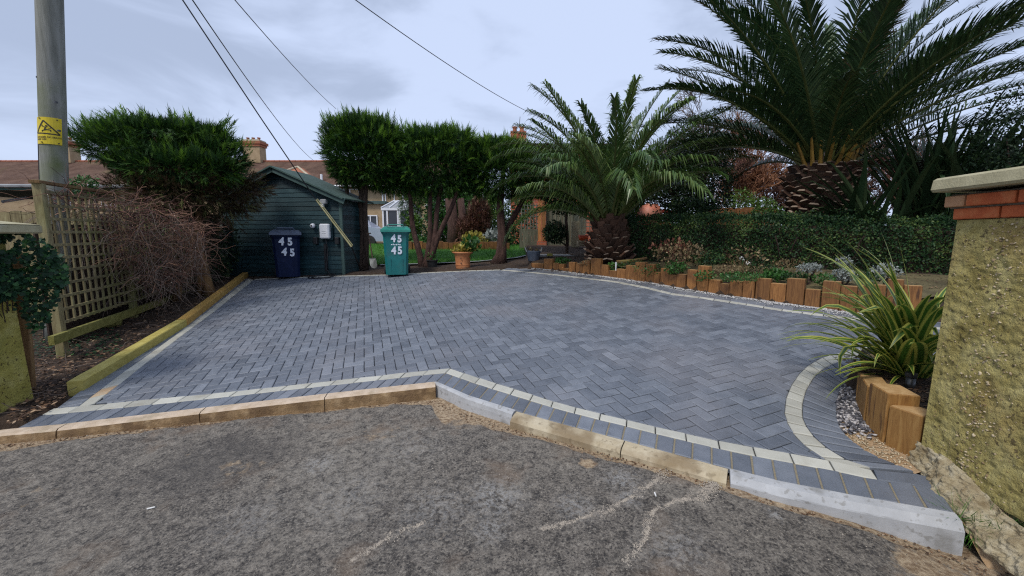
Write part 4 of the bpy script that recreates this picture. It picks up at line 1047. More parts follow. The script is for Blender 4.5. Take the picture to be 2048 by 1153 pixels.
def terrace():
    Y0, YR = 32.0, 36.0
    xl, xr = -50.0, -3.2
    ze = atY(300, 372, 31.5).z; zr = atY(300, 324, YR).z
    t = thing('terraced_house', 'long low terrace with brown tiled roof and tan pebbledash wall behind the trees', 'house', ((xl + xr) / 2, Y0, .9))
    m = MB(); m.box(((xl + xr) / 2, YR, (.6 + ze) / 2), (xr - xl, 2 * (YR - Y0), ze - .6)); m.build('wall', M['wall_tan'], t)
    # roof: stepped tile courses
    r = MB(); nrow = 22
    for k in range(nrow):
        u0, u1 = k / nrow, (k + 1) / nrow
        y0, y1 = 31.5 + (YR - 31.5) * u0, 31.5 + (YR - 31.5) * u1 + .05; z0, z1 = ze + (zr - ze) * u0, ze + (zr - ze) * u1
        r.add([(xl, y0, z0 + .05), (xr, y0, z0 + .05), (xr, y1, z1 + .01), (xl, y1, z1 + .01), (xl, y0, z0 - .02), (xr, y0, z0 - .02)], [(0, 1, 2, 3), (4, 5, 1, 0)])
    r.add([(xl, YR, zr), (xr, YR, zr), (xr, 2 * YR - 31.5, ze), (xl, 2 * YR - 31.5, ze)], [(0, 3, 2, 1)])
    rf = r.build('roof', M['tile'], t)
    q = MB()
    for k in range(int((xr - xl) / .45)): q.tube([(xl + k * .45, YR, zr + .02), (xl + k * .45 + .43, YR, zr + .03)], .11, 8)
    q.build('ridge_tiles', M['tile_red'], rf)
    g = MB(); g.tube([(xl, 31.42, ze - .02), (xr, 31.42, ze - .02)], .07, 8); g.build('gutter', M['upvc'], t)
    for px_ in (510, 135):
        c = atY(px_, 320, YR); far_chimney(t, c.x, YR, zr - .15, 1.45, 1.95)
    # red hipped dormer roof and vent pipe
    a = atY(590, 331, 33.6); w = 2.0
    h = MB(); apex = Vector((a.x - .3, 34.6, a.z)); zb = ze + .55
    h.add([(a.x - w, 32.3, zb), (a.x + w, 32.3, zb), tuple(apex), (a.x - w, 35.2, zb + 1.1), (a.x + w, 35.2, zb + 1.1)], [(0, 1, 2), (1, 4, 2), (3, 0, 2)]); h.build('hipped_roof', M['tile_red'], t)
    for s in (-1, 1):
        k = MB(); k.tube([(a.x + s * w, 32.28, zb + .03), tuple(apex + Vector((0, 0, .05)))], .09, 6); k.build('hip_tiles', M['wall_cream'], t)
    v = atY(643, 357, 32.2); p = MB(); p.tube([(v.x, 32.2, v.z - .6), (v.x, 32.2, v.z + .3)], .09, 8); p.build('vent_pipe', M['upvc'], t)
    for px_, cols in ((120, 2), (220, 2), (700, 2), (797, 3), (870, 2), (945, 3), (985, 2)):
        c = atY(px_, 378, Y0); window(t, c.x, Y0 - .03, 4.55, 1.5 if cols == 2 else 2.1, 1.25, cols)
    for px_, cols in ((730, 2), (880, 3), (960, 2)):
        c = atY(px_, 440, Y0); window(t, c.x, Y0 - .03, 2.2, 1.3, 1.3, cols)
    c = atY(766, 395, Y0); p = MB(); p.tube([(c.x, Y0 - .08, .9), (c.x, Y0 - .08, ze - .05)], .06, 8); p.build('downpipe', M['upvc'], t)
    # lean-to with dark flat roof
    a, b = atY(700, 409, 29.5), atY(770, 409, 29.5)
    m = MB(); m.box(((a.x + b.x) / 2, 30.6, (a.z + .7) / 2), (b.x - a.x, 2.7, a.z - .7)); lt = m.build('extension', M['wall_tan'], t)
    m = MB(); m.box(((a.x + b.x) / 2, 30.5, a.z + .09), (b.x - a.x + .3, 3.0, .2)); m.build('fascia', M['shed_trim'], lt)
    c = atY(741, 440, 29.2); window(lt, c.x, 29.2, 2.3, 1.0, 1.5, 2)
    return t
terrace()

def conservatory():
    Y = 27.0; a = atY(767, 450, Y); b = atY(826, 450, Y); ze = atY(800, 419, Y).z; zt = atY(800, 403, Y + 1.2).z; z0 = .9
    t = thing('conservatory', 'white framed conservatory with glass doors seen beyond the green bin', 'conservatory', ((a.x + b.x) / 2, Y, z0))
    f = MB(); w = b.x - a.x
    for u in (0, .14, .5, .56, .90, 1.0): f.box((a.x + w * u, Y, (z0 + ze) / 2), (.10, .10, ze - z0))
    f.box((a.x + w / 2, Y - .004, ze), (w + .2, .16, .14)); f.box((a.x + w / 2, Y - .004, z0 + .3), (w, .12, .5)); f.box((a.x + w / 2, Y + 1.3, zt), (w * .6, .14, .12))
    f.box((a.x, Y + 1.2, (z0 + ze) / 2), (.08, 2.4, ze - z0)); f.box((b.x, Y + 1.2, (z0 + ze) / 2), (.08, 2.4, ze - z0))
    f.build('frame', M['upvc'], t)
    for u in (.32, .73): 
        g = MB(); g.box((a.x + w * u, Y + .02, (z0 + ze) / 2 + .2), (w * .27, .02, ze - z0 - .55)); g.build('pane', M['glass'], t)
    g = MB(); g.box((a.x + w * .07, Y + .02, (z0 + ze) / 2 + .2), (w * .1, .02, ze - z0 - .55)); g.build('pane', M['glass'], t)
    r = MB(); r.add([(a.x - .1, Y - .05, ze + .06), (b.x + .1, Y - .05, ze + .06), (b.x - w * .2, Y + 1.3, zt), (a.x + w * .2, Y + 1.3, zt), (a.x - .1, Y + 2.6, ze + .06), (b.x + .1, Y + 2.6, ze + .06)], [(0, 1, 2, 3), (4, 0, 3), (1, 5, 2), (5, 4, 3, 2)]); r.build('roof', M['slab'], t)
    for u in (0, .25, .5, .75, 1):
        k = MB(); k.tube([(a.x - .1 + (w + .2) * u, Y - .06, ze + .10), (a.x + w * (.2 + .6 * u), Y + 1.3, zt + .05)], .04, 5); k.build('roof_bar', M['upvc'], t)
conservatory()

def brick_house():
    Y = 21.0; a, b = atY(1058, 400, Y), atY(1250, 400, Y); ze = atY(1100, 322, Y).z; zr = atY(1100, 287, Y + 3).z
    t = thing('brick_house', 'red brick house with orange tiled roof showing behind the smaller palm', 'house', ((a.x + b.x) / 2, Y, .9))
    m = MB(); m.box(((a.x + b.x) / 2, Y + 3, (.6 + ze) / 2), (b.x - a.x, 6, ze - .6)); m.build('wall', M['brickwork'], t)
    r = MB(); xl, xr = a.x - .3, b.x + .3
    for k in range(14):
        u0, u1 = k / 14, (k + 1) / 14
        r.add([(xl, Y - .4 + 3.4 * u0, ze + (zr - ze) * u0 + .05), (xr, Y - .4 + 3.4 * u0, ze + (zr - ze) * u0 + .05), (xr, Y - .4 + 3.4 * u1 + .04, ze + (zr - ze) * u1), (xl, Y - .4 + 3.4 * u1 + .04, ze + (zr - ze) * u1)], [(0, 1, 2, 3)])
    r.add([(xl, Y + 3, zr), (xr, Y + 3, zr), (xr, Y + 6.4, ze), (xl, Y + 6.4, ze), (xl, Y - .4, ze), (xr, Y - .4, ze)], [(0, 3, 2, 1), (0, 4, 3), (1, 2, 5)])
    r.build('roof', M['tile_red'], t)
    c = atY(1029, 280, Y + 3); m = MB(); m.box((a.x - .5, Y + 3.2, (zr + .6 + .6) / 2), (.9, .9, zr + .6 - .6)); ch = m.build('chimney', M['brickwork'], t)
    for k in range(2):
        p = MB(); p.lathe((a.x - .7 + .4 * k, Y + 3.2, zr + .6), [(.13, 0), (.11, .25), (.15, .28), (.15, .34), (.1, .35)], 10); p.build('chimney_pot', M['tile_red'], ch)
    p = MB(); p.tube([(a.x - .45, Y + 3.2, zr + .9), (a.x - .4, Y + 3.2, zr + 1.5)], .02, 4); p.build('aerial', M['cable'], ch)
    c = atY(1160, 360, Y); window(t, c.x, Y - .02, 4.3, 1.2, 1.1, 2)
brick_house()

def garden_wall():
    # low boundary wall and roofs beyond the left fence
    t = thing('carport', 'dark open carport roof with pale edge behind the left fence', 'carport', (-8.6, 8.6, .5))
    m = MB(); z = atY(30, 378, 8.2).z
    m.box((-9.4, 9.4, z), (4.6, 2.6, .07)); m.build('roof', M['felt'], t)
    m = MB(); m.tube([(-11.6, 8.08, z + .05), (-7.15, 8.08, z + .03)], .035, 6); m.build('gutter', M['slab'], t)
    for x in (-11.2, -7.3):
        m = MB(); m.box((x, 8.2, (z + .3) / 2), (.09, .09, z - .3)); m.build('post', M['bark'], t)
    m = MB(); m.box((-9.4, 10.6, 1.2), (4.6, .08, 1.9)); m.build('back_panel', M['bark'], t)
    m = MB(); p = atY(5, 404, 8.6); q = atY(55, 396, 8.6); m.tube([p, q], .03, 5); m.build('rail', M['slab'], t)
    t = thing('board_fence', 'short mossy board fence beyond the left gate pillar', 'fence', (-6.7, 5.9, .4))
    for k in range(9):
        x = -7.6 + k * .165; z = atY(35, 424, 6.2).z + rnd(-.015, .015)
        part_box('board', (x, 6.2, (z + .2) / 2), (.155, .02, z - .2), M['trellis_old'], t)
garden_wall()

# ------------------------------------------------------------------ lawn and what stands on it
def lawn():
    P = [atY(*q) for q in []]
    pts = [(-9.5, 10.9), (-3.4, 10.55), (-2.2, 10.45), (-.9, 10.5), (.05, 10.9), (.9, 12.2), (1.2, 15), (.6, 19), (-1, 21.5), (-9.5, 22.5)]
    m = MB(); gx = np.arange(-9.6, 1.4, .2); gy = np.arange(10.4, 22.6, .2)
    for x in gx:
        for y in gy: m.v.append((x, y, ground_z(x, y) + .035)); m.t.append(.5)
    k_ = len(gy)
    for i in range(len(gx) - 1):
        for j in range(k_ - 1):
            if inside((gx[i] + .1, gy[j] + .1), pts): m.f.append((i * k_ + j, (i + 1) * k_ + j, (i + 1) * k_ + j + 1, i * k_ + j + 1)); m.m.append(0)
    tag(m.build('lawn', M['lawn']), 'bright green lawn beyond the clipped trees', kind='structure')
    n = 44000; xs = RNG.uniform(-9.5, 1.2, n * 2); ys = 10.45 + (RNG.random(n * 2) ** 1.7) * 11
    keep = [i for i in range(n * 2) if inside((xs[i], ys[i]), pts)][:n]
    xs, ys = xs[keep], ys[keep]; n = len(keep); zs = np.array([ground_z(x, y) + .03 for x, y in zip(xs, ys)])
    d = np.stack([RNG.normal(0, .35, n), RNG.normal(0, .35, n), np.ones(n)], 1)
    sc = np.stack([RNG.uniform(.035, .075, n), RNG.uniform(.008, .014, n), np.ones(n)], 1)
    o = scatter('grass', BLADE, np.stack([xs, ys, zs], 1), rots(d, RNG.uniform(0, 6.28, n), (1, 0, 0)), sc, RNG.uniform(.1, .9, n), M['grass'])
    tag(o, 'short green grass of the lawn', kind='stuff')
    m = MB(); e = pts[1:6]; b = offset_line(e, -.10)
    m.add([(x, y, ground_z(x, y) + .045) for x, y in e] + [(x, y, ground_z(x, y) + .045) for x, y in b[::-1]], [tuple(range(len(e) * 2))])
    tag(m.build('lawn_edging', M['slab']), 'pale strip edging the front of the lawn', kind='structure')
lawn()

def leafset(name, label, cat, cx_px, base_px, Y, w, h, n, size, mat, **kw):
    b = atY(cx_px, base_px, Y); z0 = ground_z(b.x, Y) if Y > 8 else b.z
    return shrub(name, label, cat, (b.x, Y, z0), [((b.x, Y, z0 + h * .58), (w / 2, w / 2 * .8, h * .45))], n, size, mat, **kw)
# shrubs beyond the lawn
def blob_px(px, py, Y, wpx, hpx):
    c = atY(px, py, Y); s = Y / F_PX
    return ((c.x, c.y, c.z), (wpx / 2 * s, wpx / 2 * s * .8, hpx / 2 * s))
G = 'shrubs along the far side of the lawn'
shrub('evergreen_shrub', 'large glossy dark evergreen shrub beyond the lawn, above the terracotta pot', 'shrub', (atY(915, 480, 17).x, 17, .93), [blob_px(905, 415, 17, 110, 105), blob_px(945, 400, 17, 90, 90), blob_px(880, 395, 17.4, 60, 90)], 7000, .13, 'green_leaf', group=G, stems=5, stem_r=.06)
shrub('round_shrub', 'rounded bright-edged conifer shrub beside the conservatory', 'shrub', (atY(818, 470, 16).x, 16, .93), [blob_px(822, 410, 16, 44, 92), blob_px(834, 385, 16, 40, 60)], 3500, .12, 'cypress', group=G, stems=2, stem_r=.05, tmpl=SPRAY)
shrub('lime_shrub', 'small lime green shrub right of the green bin, below the conifer shrub', 'shrub', (atY(825, 480, 15).x, 15, .93), [blob_px(828, 452, 15, 26, 44)], 900, .11, 'lime_leaf', group=G, stems=3)
shrub('dark_bush', 'dark bushy growth between two tree trunks behind the lawn', 'shrub', (atY(870, 480, 18.5).x, 18.5, .93), [blob_px(868, 462, 18.5, 80, 66), blob_px(905, 470, 18.5, 70, 56), blob_px(985, 455, 18.5, 90, 110), blob_px(1035, 450, 17.5, 70, 110)], 6500, .12, 'privet', group=G, stems=6)
shrub('yellow_green_shrub', 'lime leaved shrub behind the right-hand multi-stemmed tree', 'shrub', (atY(985, 480, 15.5).x, 15.5, .93), [blob_px(983, 422, 15.5, 30, 66), blob_px(1050, 408, 14.2, 30, 24)], 1400, .10, 'lime_leaf', group=G, stems=3)
t = thing('dead_conifer', 'rust brown dying conifer in front of the glossy shrub', 'shrub', (atY(960, 480, 15).x, 15, .93), G)
pos, nrm, lump = blob_points([blob_px(957, 440, 15, 46, 84), blob_px(940, 462, 15, 50, 46)], 2600, .6)
scatter('dead_foliage', SPRAY, pos, rots(nrm * .5 + np.array([0, 0, .5]) + RNG.normal(0, .4, (2600, 3))), .22 * RNG.uniform(.5, 1.3, 2600), RNG.uniform(.1, .8, 2600), M['twig_red'], t)
# two cut brown trunks behind the pot
for k, (px, lab) in enumerate(((905, 'thick brown trunk standing behind the terracotta pot'), (925, 'slimmer brown trunk beside the thick one behind the pot'))):
    b = atY(px, 490, 15.6); t = thing('tree_trunk', lab, 'tree trunk', (b.x, 15.6, .93)); m = MB(); m.tube([(b.x, 15.6, .9), (b.x + .05, 15.6, 1.9), (b.x - .05, 15.6, 3.0)], [.26 - .08 * k, .22 - .07 * k, .2 - .07 * k], 10); m.build('trunk', M['bark_red'], t, smooth_=True)
# low plants in the border at the far side of the lawn
for k, (px, py, w, h, mt, lab) in enumerate(((948, 482, 44, 30, 'yellow_leaf', 'pale yellow spiky plants behind the terracotta pot'), (985, 482, 40, 34, 'silver_leaf', 'grey green clump left of the multi-stemmed tree'), (830, 490, 60, 24, 'green_leaf', 'low green plants at the far lawn edge right of the bin'), (1008, 486, 30, 26, 'privet', 'dark low plants at the foot of the far shrubs'))):
    leafset('border_plant', lab, 'plant', px, py + 10, 13.6 + .4 * k, w / F_PX * 14, h / F_PX * 14, 420, .13, mt, stems=0, group='low plants edging the lawn', tmpl=LEAF, up=.8)
# upright sleepers edging the far side of the lawn
t = thing('lawn_sleeper_edge', 'row of low upright brown sleepers edging the lawn behind the pot', 'timber edging', (atY(930, 500, 13).x, 13.1, .93))
for k in range(22):
    px = 800 + k * 10.2; b = atY(px, 500, 13.1); z = atY(px, 484 + rnd(-1.5, 2.5), 13.1).z
    part_box('sleeper', (b.x, 13.1 + rnd(-.02, .02), (z + .8) / 2), (.158, .1, z - .8), M['sleeper'], t, bev=.006)
# backdrop hedge closing the gaps
shrub('far_hedge', 'long dark hedge closing the garden in front of the terrace', 'hedge', (0, 24, .93), [((x, 24.5 + rnd(-.5, .5), 1.5), (1.5, .8, 1.0 + rnd(-.2, .2))) for x in np.arange(-1.5, 22, 1.7)], 9000, .2, 'privet', stems=0)

# ------------------------------------------------------------------ garden fences in the middle distance
def fence_mid():
    Y = 13.4
    def X(px): return atY(px, 450, Y).x
    zt = atY(1070, 408, Y).z; zb = .93; zm = atY(1070, 458, Y).z
    t = thing('trellis_fence', 'grey board fence with trellis top behind the grey tub', 'fence', (X(1065), Y, zb))
    for px in (1048, 1056, 1064, 1071): pass
    for k in range(6): part_box('board', (X(1042 + k * 6.2), Y, (zm + zb) / 2), (.094, .02, zm - zb), M['fence_grey'], t)
    for k in range(6): part_box('slat', (X(1043 + k * 6.0), Y, (zt + zm) / 2), (.028, .015, zt - zm), M['trellis_dark'], t)
    for k in range(7): part_box('slat', (X(1058), Y + .016, zm + (zt - zm) * (k + .5) / 7), (.60, .015, .028), M['trellis_dark'], t)
    t = thing('orange_post', 'pair of tall reddish timber posts between the trellis and the board fence', 'fence post', (X(1083), Y, zb))
    for px, w in ((1079, .10), (1087, .11)): part_box('post', (X(px), Y - .1, (zt + zb) / 2 + .05), (w, .1, zt - zb + .1), M['fence_orange'], t, bev=.006)
    part_box('brick_foot', (X(1083), Y - .12, zb + .25), (.3, .2, .5), M['brickwork'], t)
    t = thing('board_fence', 'grey green vertical board fence right of the reddish posts', 'fence', (X(1120), Y, zb))
    for k in range(19): part_box('board', (X(1094 + k * 4.15), Y + (.02 if k % 2 else 0), (zt + zb) / 2 - .04 * (k > 9)), (.066, .02, zt - zb), M['fence_grey'], t)
    t = thing('trellis_screen', 'dark square-mesh trellis left of the small palm trunk', 'trellis', (X(1188), 12.6, zb))
    za, zc = atY(1188, 424, 12.6).z, atY(1188, 468, 12.6).z
    for k in range(8): part_box('slat', (atY(1156 + k * 8, 450, 12.6).x, 12.6, (za + zc) / 2), (.026, .015, za - zc), M['trellis_dark'], t)
    for k in range(7): part_box('slat', (atY(1184, 450, 12.6).x, 12.616, zc + (za - zc) * k / 6), (.95, .015, .026), M['trellis_dark'], t)
    for px in (1152, 1216): part_box('post', (atY(px, 450, 12.6).x, 12.65, (za + .9) / 2), (.07, .07, za - .9), M['trellis_dark'], t)
    # cream panel and orange basket
    a, b = atY(1143, 443, 12.0), atY(1158, 495, 12.0)
    t = thing('cream_board', 'tall cream board leaning beside the small palm', 'board', ((a.x + b.x) / 2, 12, b.z))
    part_box('board', ((a.x + b.x) / 2, 12, (a.z + b.z) / 2), (b.x - a.x, .05, a.z - b.z), M['cement'], t)
    c = atY(1165, 492, 11.8); d = atY(1165, 484, 11.8)
    t = thing('stone_block', 'pale pink mottled block under the orange basket', 'block', (c.x, 11.8, c.z))
    part_box('block', (c.x, 11.8, (c.z + d.z) / 2), (.30, .22, d.z - c.z + .02), M['pebble_w'], t, bev=.01)
    e = atY(1167, 482, 11.7)
    t = thing('orange_basket', 'orange red basket with white rim beside the small palm', 'basket', (e.x, 11.7, e.z))
    m = MB(); m.lathe((e.x, 11.7, e.z), [(.08, 0), (.13, .03), (.15, .14), (.14, .15), (.12, .06)], 16, sx=1.0, sy=.8); m.build('body', M['orange'], t, smooth_=True)
    m = MB(); m.tube([(e.x + .15 * math.cos(q / 16 * 6.2832), 11.7 + .12 * math.sin(q / 16 * 6.2832), e.z + .155) for q in range(17)], .01, 5); m.build('rim', M['mixer'], t)
fence_mid()

def lollipop():
    t = thing('topiary_tree', 'dark clipped cloud-pruned tree on a thin trunk before the board fence', 'tree', (atY(1133, 512, 10.4).x, 10.4, .92))
    x = atY(1133, 500, 10.4).x
    m = MB(); m.tube([(x, 10.4, .85), (x + .02, 10.4, 1.5), (x - .02, 10.4, 2.0), (x + .03, 10.4, 2.6)], [.045, .04, .035, .02], 8); m.tube([(x, 10.4, 1.35), (x - .15, 10.38, 1.45), (x - .28, 10.38, 1.62)], [.025, .02, .015], 6); m.build('trunk', M['bark'], t)
    leaf_cloud('crown', [blob_px(1138, 385, 10.4, 92, 84), blob_px(1120, 398, 10.3, 60, 60), blob_px(1150, 400, 10.4, 60, 56)], 6500, .06, M['dark_leaf'], t)
    leaf_cloud('lower_ball', [blob_px(1110, 466, 10.35, 44, 40)], 2200, .055, M['dark_leaf'], t)
lollipop()

def mixer():
    c = atY(1298, 432, 11.0); t = thing('cement_mixer', 'orange cement mixer with pale drum showing above the hedge', 'cement mixer', (c.x, 11, .95))
    s = 11.0 / F_PX
    m = MB(); m.lathe((0, 0, 0), [(.14, -.30), (.24, -.24), (.33, -.05), (.33, .05), (.22, .28), (.17, .30), (.15, .28), (.2, .05)], 22)
    R = Matrix.Rotation(math.radians(68), 3, 'Y'); m.v = [tuple(Vector(v) @ R.transposed() + Vector((c.x, 11, c.z))) for v in m.v]; m.build('drum', M['mixer'], t, smooth_=True)
    m = MB(); m.box((c.x + .48, 11, c.z + .10), (.55, .26, .07), rot=Matrix.Rotation(math.radians(6), 3, 'Y')); m.build('hood', M['mixer_red'], t)
    for sx in (-.3, .45):
        m = MB(); m.tube([(c.x + sx, 10.9, c.z - .1), (c.x + sx * 1.3, 10.8, .95)], .03, 6); m.build('leg', M['mixer_red'], t)
    m = MB(); m.lathe((c.x + .15, 11.1, c.z - .35), [(.16, -.05), (.18, 0), (.16, .05)], 14); m.build('motor', M['lamp'], t)
mixer()

def fence_right():
    t = thing('orange_fence', 'low orange board fence behind the hedge, left of the big palm', 'fence', (atY(1470, 440, 12.5).x, 12.5, 1.0))
    for k in range(22):
        px = 1410 + k * 6.6; z = atY(px, 416 + rnd(-1, 1), 12.5).z; b = atY(px, 440, 12.5)
        part_box('board', (b.x, 12.5 + (.015 if k % 2 else 0), (z + .9) / 2), (.098, .02, z - .9), M['fence_orange'], t)
    t = thing('slat_fence', 'reddish slat fence piece right of the cement mixer', 'fence', (atY(1325, 440, 12.5).x, 12.5, 1.0))
    for k in range(6):
        px = 1312 + k * 5.5; z = atY(px, 428, 12.5).z; b = atY(px, 440, 12.5)
        part_box('board', (b.x, 12.5, (z + .9) / 2), (.07, .02, z - .9), M['fence_orange'], t)
fence_right()

# trees behind on the right
G = 'dark evergreens behind the hedge'
shrub('dark_evergreen', 'tall dark evergreen behind the hedge between the two palms', 'tree', (atY(1400, 440, 11).x, 11, .95), [blob_px(1395, 360, 11, 130, 190), blob_px(1340, 375, 11, 110, 150)], 12000, .075, 'dark_leaf', group=G, stems=5, stem_r=.07)
shrub('small_dark_bush', 'smaller dark bush right beside the cement mixer', 'shrub', (atY(1385, 440, 9.6).x, 9.6, .95), [blob_px(1385, 425, 9.6, 90, 56)], 3000, .055, 'privet', group=G, stems=2)
shrub('dark_evergreen', 'dark mass of evergreen leaves behind the small palm crown', 'tree', (atY(1290, 440, 11.4).x, 11.4, .95), [blob_px(1270, 395, 11.4, 110, 120), blob_px(1235, 420, 11.4, 70, 90)], 6000, .075, 'dark_leaf', group=G, stems=4, stem_r=.06)
shrub('lime_bush', 'lime green bush above the cement mixer drum', 'shrub', (atY(1262, 440, 10.8).x, 10.8, .95), [blob_px(1264, 408, 10.6, 30, 40)], 500, .08, 'lime_leaf', stems=0)
shrub('pale_bush', 'yellow green bush behind the orange fence', 'shrub', (atY(1490, 440, 14).x, 14, .95), [blob_px(1480, 402, 14, 60, 46), blob_px(1520, 410, 14, 60, 30)], 2200, .06, 'lime_leaf', group=None, stems=3, shell=.5)
shrub('right_shrub', 'dark dense shrub at the right edge above the pillar', 'shrub', (atY(2030, 440, 6.0).x, 6.0, .8), [blob_px(2060, 290, 6.0, 190, 220), blob_px(2040, 370, 6.0, 160, 120)], 9000, .045, 'dark_leaf', stems=4)
for k, (px, hh, mat, lab, Y) in enumerate(((1475, 5.2, 'twig_orange', 'bare orange-twigged willow between the dark evergreen and the big palm', 15.5), (1515, 4.8, 'twig_red', 'bare reddish tree just left of the big palm trunk', 15.0),
        (1560, 4.2, 'twig_grey', 'bare grey tree right behind the big palm trunk', 15.5), (1430, 6.6, 'twig_grey', 'tall bare grey tree showing between palm fronds', 17.0), (1740, 5.0, 'twig_grey', 'bare tree right of the big palm trunk', 15.0), (1790, 4.6, 'twig_red', 'bare reddish tree behind the dark flax', 14.5), (1600, 4.6, 'twig_red', 'bare brush tree straight behind the big palm trunk', 17))):
    b = atY(px, 440, Y); bare_tree('bare_tree', lab, (b.x, Y, .9), hh, M[mat], M['bark_red'], 'bare trees behind the palms', levels=5, kids=4, r0=.08, spread=.36, minr=.009, shrink=.67)

# ------------------------------------------------------------------ shed and what hangs on it
SH = [d2(455, 553), d2(690, 549.5)]
def shed():
    a, b = Vector((SH[0][0], SH[0][1], 0)), Vector((SH[1][0], SH[1][1], 0))
    d = (b - a).normalized(); nrm = Vector((d.y, -d.x, 0)); W = (b - a).length; z0 = .62
    back = -nrm; D = 1.1; ang = math.atan2(d.y, d.x); R = Matrix.Rotation(ang, 3, 'Z')
    mid = (a + b) / 2
    za = atY(562, 340, mid.y).z; zE = atY(692, 397, b.y).z
    t = thing('garden_shed', 'dark teal weatherboarded garden shed with shallow gable at the back of the drive', 'shed', (mid.x, mid.y, z0))
    H = za - zE; hw = W / 2; slope = H / hw
    nb = 24; bh = (za - z0 - .04) / nb
    for k in range(nb):
        zl = z0 + .03 + k * bh; zc = zl + bh / 2
        half = hw if zl + bh <= zE else max(.06, (za - (zl + bh)) / slope + .02)
        half = min(hw - .03, half)
        m = MB(); Rb = R @ Matrix.Rotation(math.radians(-7), 3, 'X')
        m.box((mid.x + nrm.x * .012, mid.y + nrm.y * .012, zc), (2 * half, .016, bh * 1.08), rot=Rb); m.build('weatherboard', M['shed'], t)
    # carcass behind the boards, side walls
    m = MB(); P = [(-hw + .02, z0), (hw - .02, z0), (hw - .02, zE - .03), (0, za - .05), (-hw + .02, zE - .03)]
    f0 = [mid + d * p[0] + back * .02 + Vector((0, 0, p[1])) for p in P]; f1 = [p + back * D for p in f0]
    m.add(f0 + f1, [(0, 1, 2, 3, 4), (9, 8, 7, 6, 5)] + [(i, (i + 1) % 5, 5 + (i + 1) % 5, 5 + i) for i in range(5)]); m.build('wall', M['shed'], t)
    for k in range(16):
        zl = z0 + .03 + k * bh
        if zl + bh > zE: break
        c = mid + d * (hw + .004) + back * (D / 2) + Vector((0, 0, zl + bh / 2))
        m = MB(); m.box(c, (D - .04, .016, bh * 1.05), rot=Matrix.Rotation(ang + math.pi / 2, 3, 'Z') @ Matrix.Rotation(math.radians(-6), 3, 'X')); m.build('weatherboard', M['shed'], t)
    for s in (-1, 1):
        c = mid + d * (s * (hw - .0)) + nrm * .03; part_box('corner_post', (c.x, c.y, (z0 + zE) / 2), (.07, .05, zE - z0), M['shed_trim'], t, rz=ang, bev=.004)
    # roof slopes and bargeboards
    ov = .17
    for s in (-1, 1):
        L_ = math.hypot(hw + ov, slope * (hw + ov)); sa = math.atan(slope) * (1 if s < 0 else -1)
        c = mid + d * (s * (hw + ov) / 2) + back * (D / 2 - .08) + Vector((0, 0, za - slope * (hw + ov) / 2 + .045))
        Rr = R @ Matrix.Rotation(-sa, 3, 'Y'); m = MB(); m.box(c, (L_, D + .3, .03), rot=Rr); m.build('roof', M['felt'], t)
        c2 = mid + d * (s * (hw + ov) / 2) + nrm * .17 + Vector((0, 0, za - slope * (hw + ov) / 2 - .01)); m = MB(); m.box(c2, (L_ + .02, .022, .12), rot=Rr); m.build('bargeboard', M['shed_trim'], t)
    # things on the wall
    def onwall(px, py, off=.03):
        r = ray(px, py); p0 = mid + nrm * off; k = nrm.dot(p0 - Vector((EYE.x, EYE.y, 0))) / nrm.dot(Vector((r.x, r.y, 0))); return EYE + r * k
    c = onwall(650, 463, .12)
    e = thing('wall_charger', 'white rounded car charger box mounted on the shed wall', 'car charger', c)
    m = MB(); m.box((0, 0, 0), (.235, .10, .33), bev=.045); m.v = [tuple(R @ Vector(v) + c) for v in m.v]; m.build('case', M['white'], e)
    cc = c + nrm * .052; 
    for q in (-.05, .0): 
        m = MB(); m.box(cc + Vector((0, 0, q)), (.10, .004, .004), rot=R); m.build('groove', M['slab'], e)
    m = MB(); m.box(c - nrm * .06, (.30, .03, .40), rot=R); m.build('backplate', M['shed'], e)
    # charging cable down the wall and coiled on the paving
    g0 = drv(648, 553); pts = [c + Vector((0, 0, -.17)), c + Vector((0, 0, -.3)) - nrm * .04, Vector((c.x + .01, c.y, 1.2)) - nrm * .04, Vector((c.x - .01, c.y, .85)) + nrm * .02, Vector((g0.x + .12, g0.y + .08, g0.z + .02))]
    for q in range(0, 40):
        th = q / 40 * 6.2832 * 2.3; rr = .23 + .05 * math.sin(q * .21); x, y = g0.x + rr * 1.1 * math.cos(th), g0.y - .1 + rr * .75 * math.sin(th); pts.append(Vector((x, y, zd(x, y) + .012 + .006 * (q // 17))))
    m = MB(); m.tube(pts, .011, 6); tag(m.build('charging_cable', M['cable'], smooth_=True), 'black charging cable coiled on the paving below the white charger', 'cable')
    c = onwall(625.5, 452, .08); e = thing('wall_socket', 'small round white fitting on the shed left of the charger', 'wall fitting', c)
    m = MB(); m.lathe((0, 0, 0), [(.05, -.03), (.055, 0), (.045, .035), (.02, .045)], 14); RX = Matrix.Rotation(math.radians(90), 3, 'X'); m.v = [tuple(R @ (RX @ Vector(v)) + c) for v in m.v]; m.build('body', M['white'], e, smooth_=True)
    m = MB(); m.box(c + nrm * .05, (.03, .02, .03), rot=R); m.build('lens', M['black'], e)
    c = onwall(647, 404, .1); e = thing('security_light', 'small grey floodlight high on the shed wall', 'light fitting', c)
    m = MB(); m.box(c, (.16, .09, .11), rot=R, bev=.02); m.build('housing', M['slab'], e); m = MB(); m.box(c + nrm * .05 + Vector((0, 0, -.09)), (.06, .05, .06), rot=R); m.build('sensor', M['white'], e)
    for px, lab in ((632, 'black bracket on the shed beside the charger'), (675, 'small dark box low right of the charger')):
        c = onwall(px, 482, .06); e = tag((lambda m: (m.box(c, (.09, .09, .16), rot=R, bev=.01), m.build('wall_bracket', M['cable']))[1])(MB()), lab, 'bracket')
    c = onwall(652, 515, .05); 
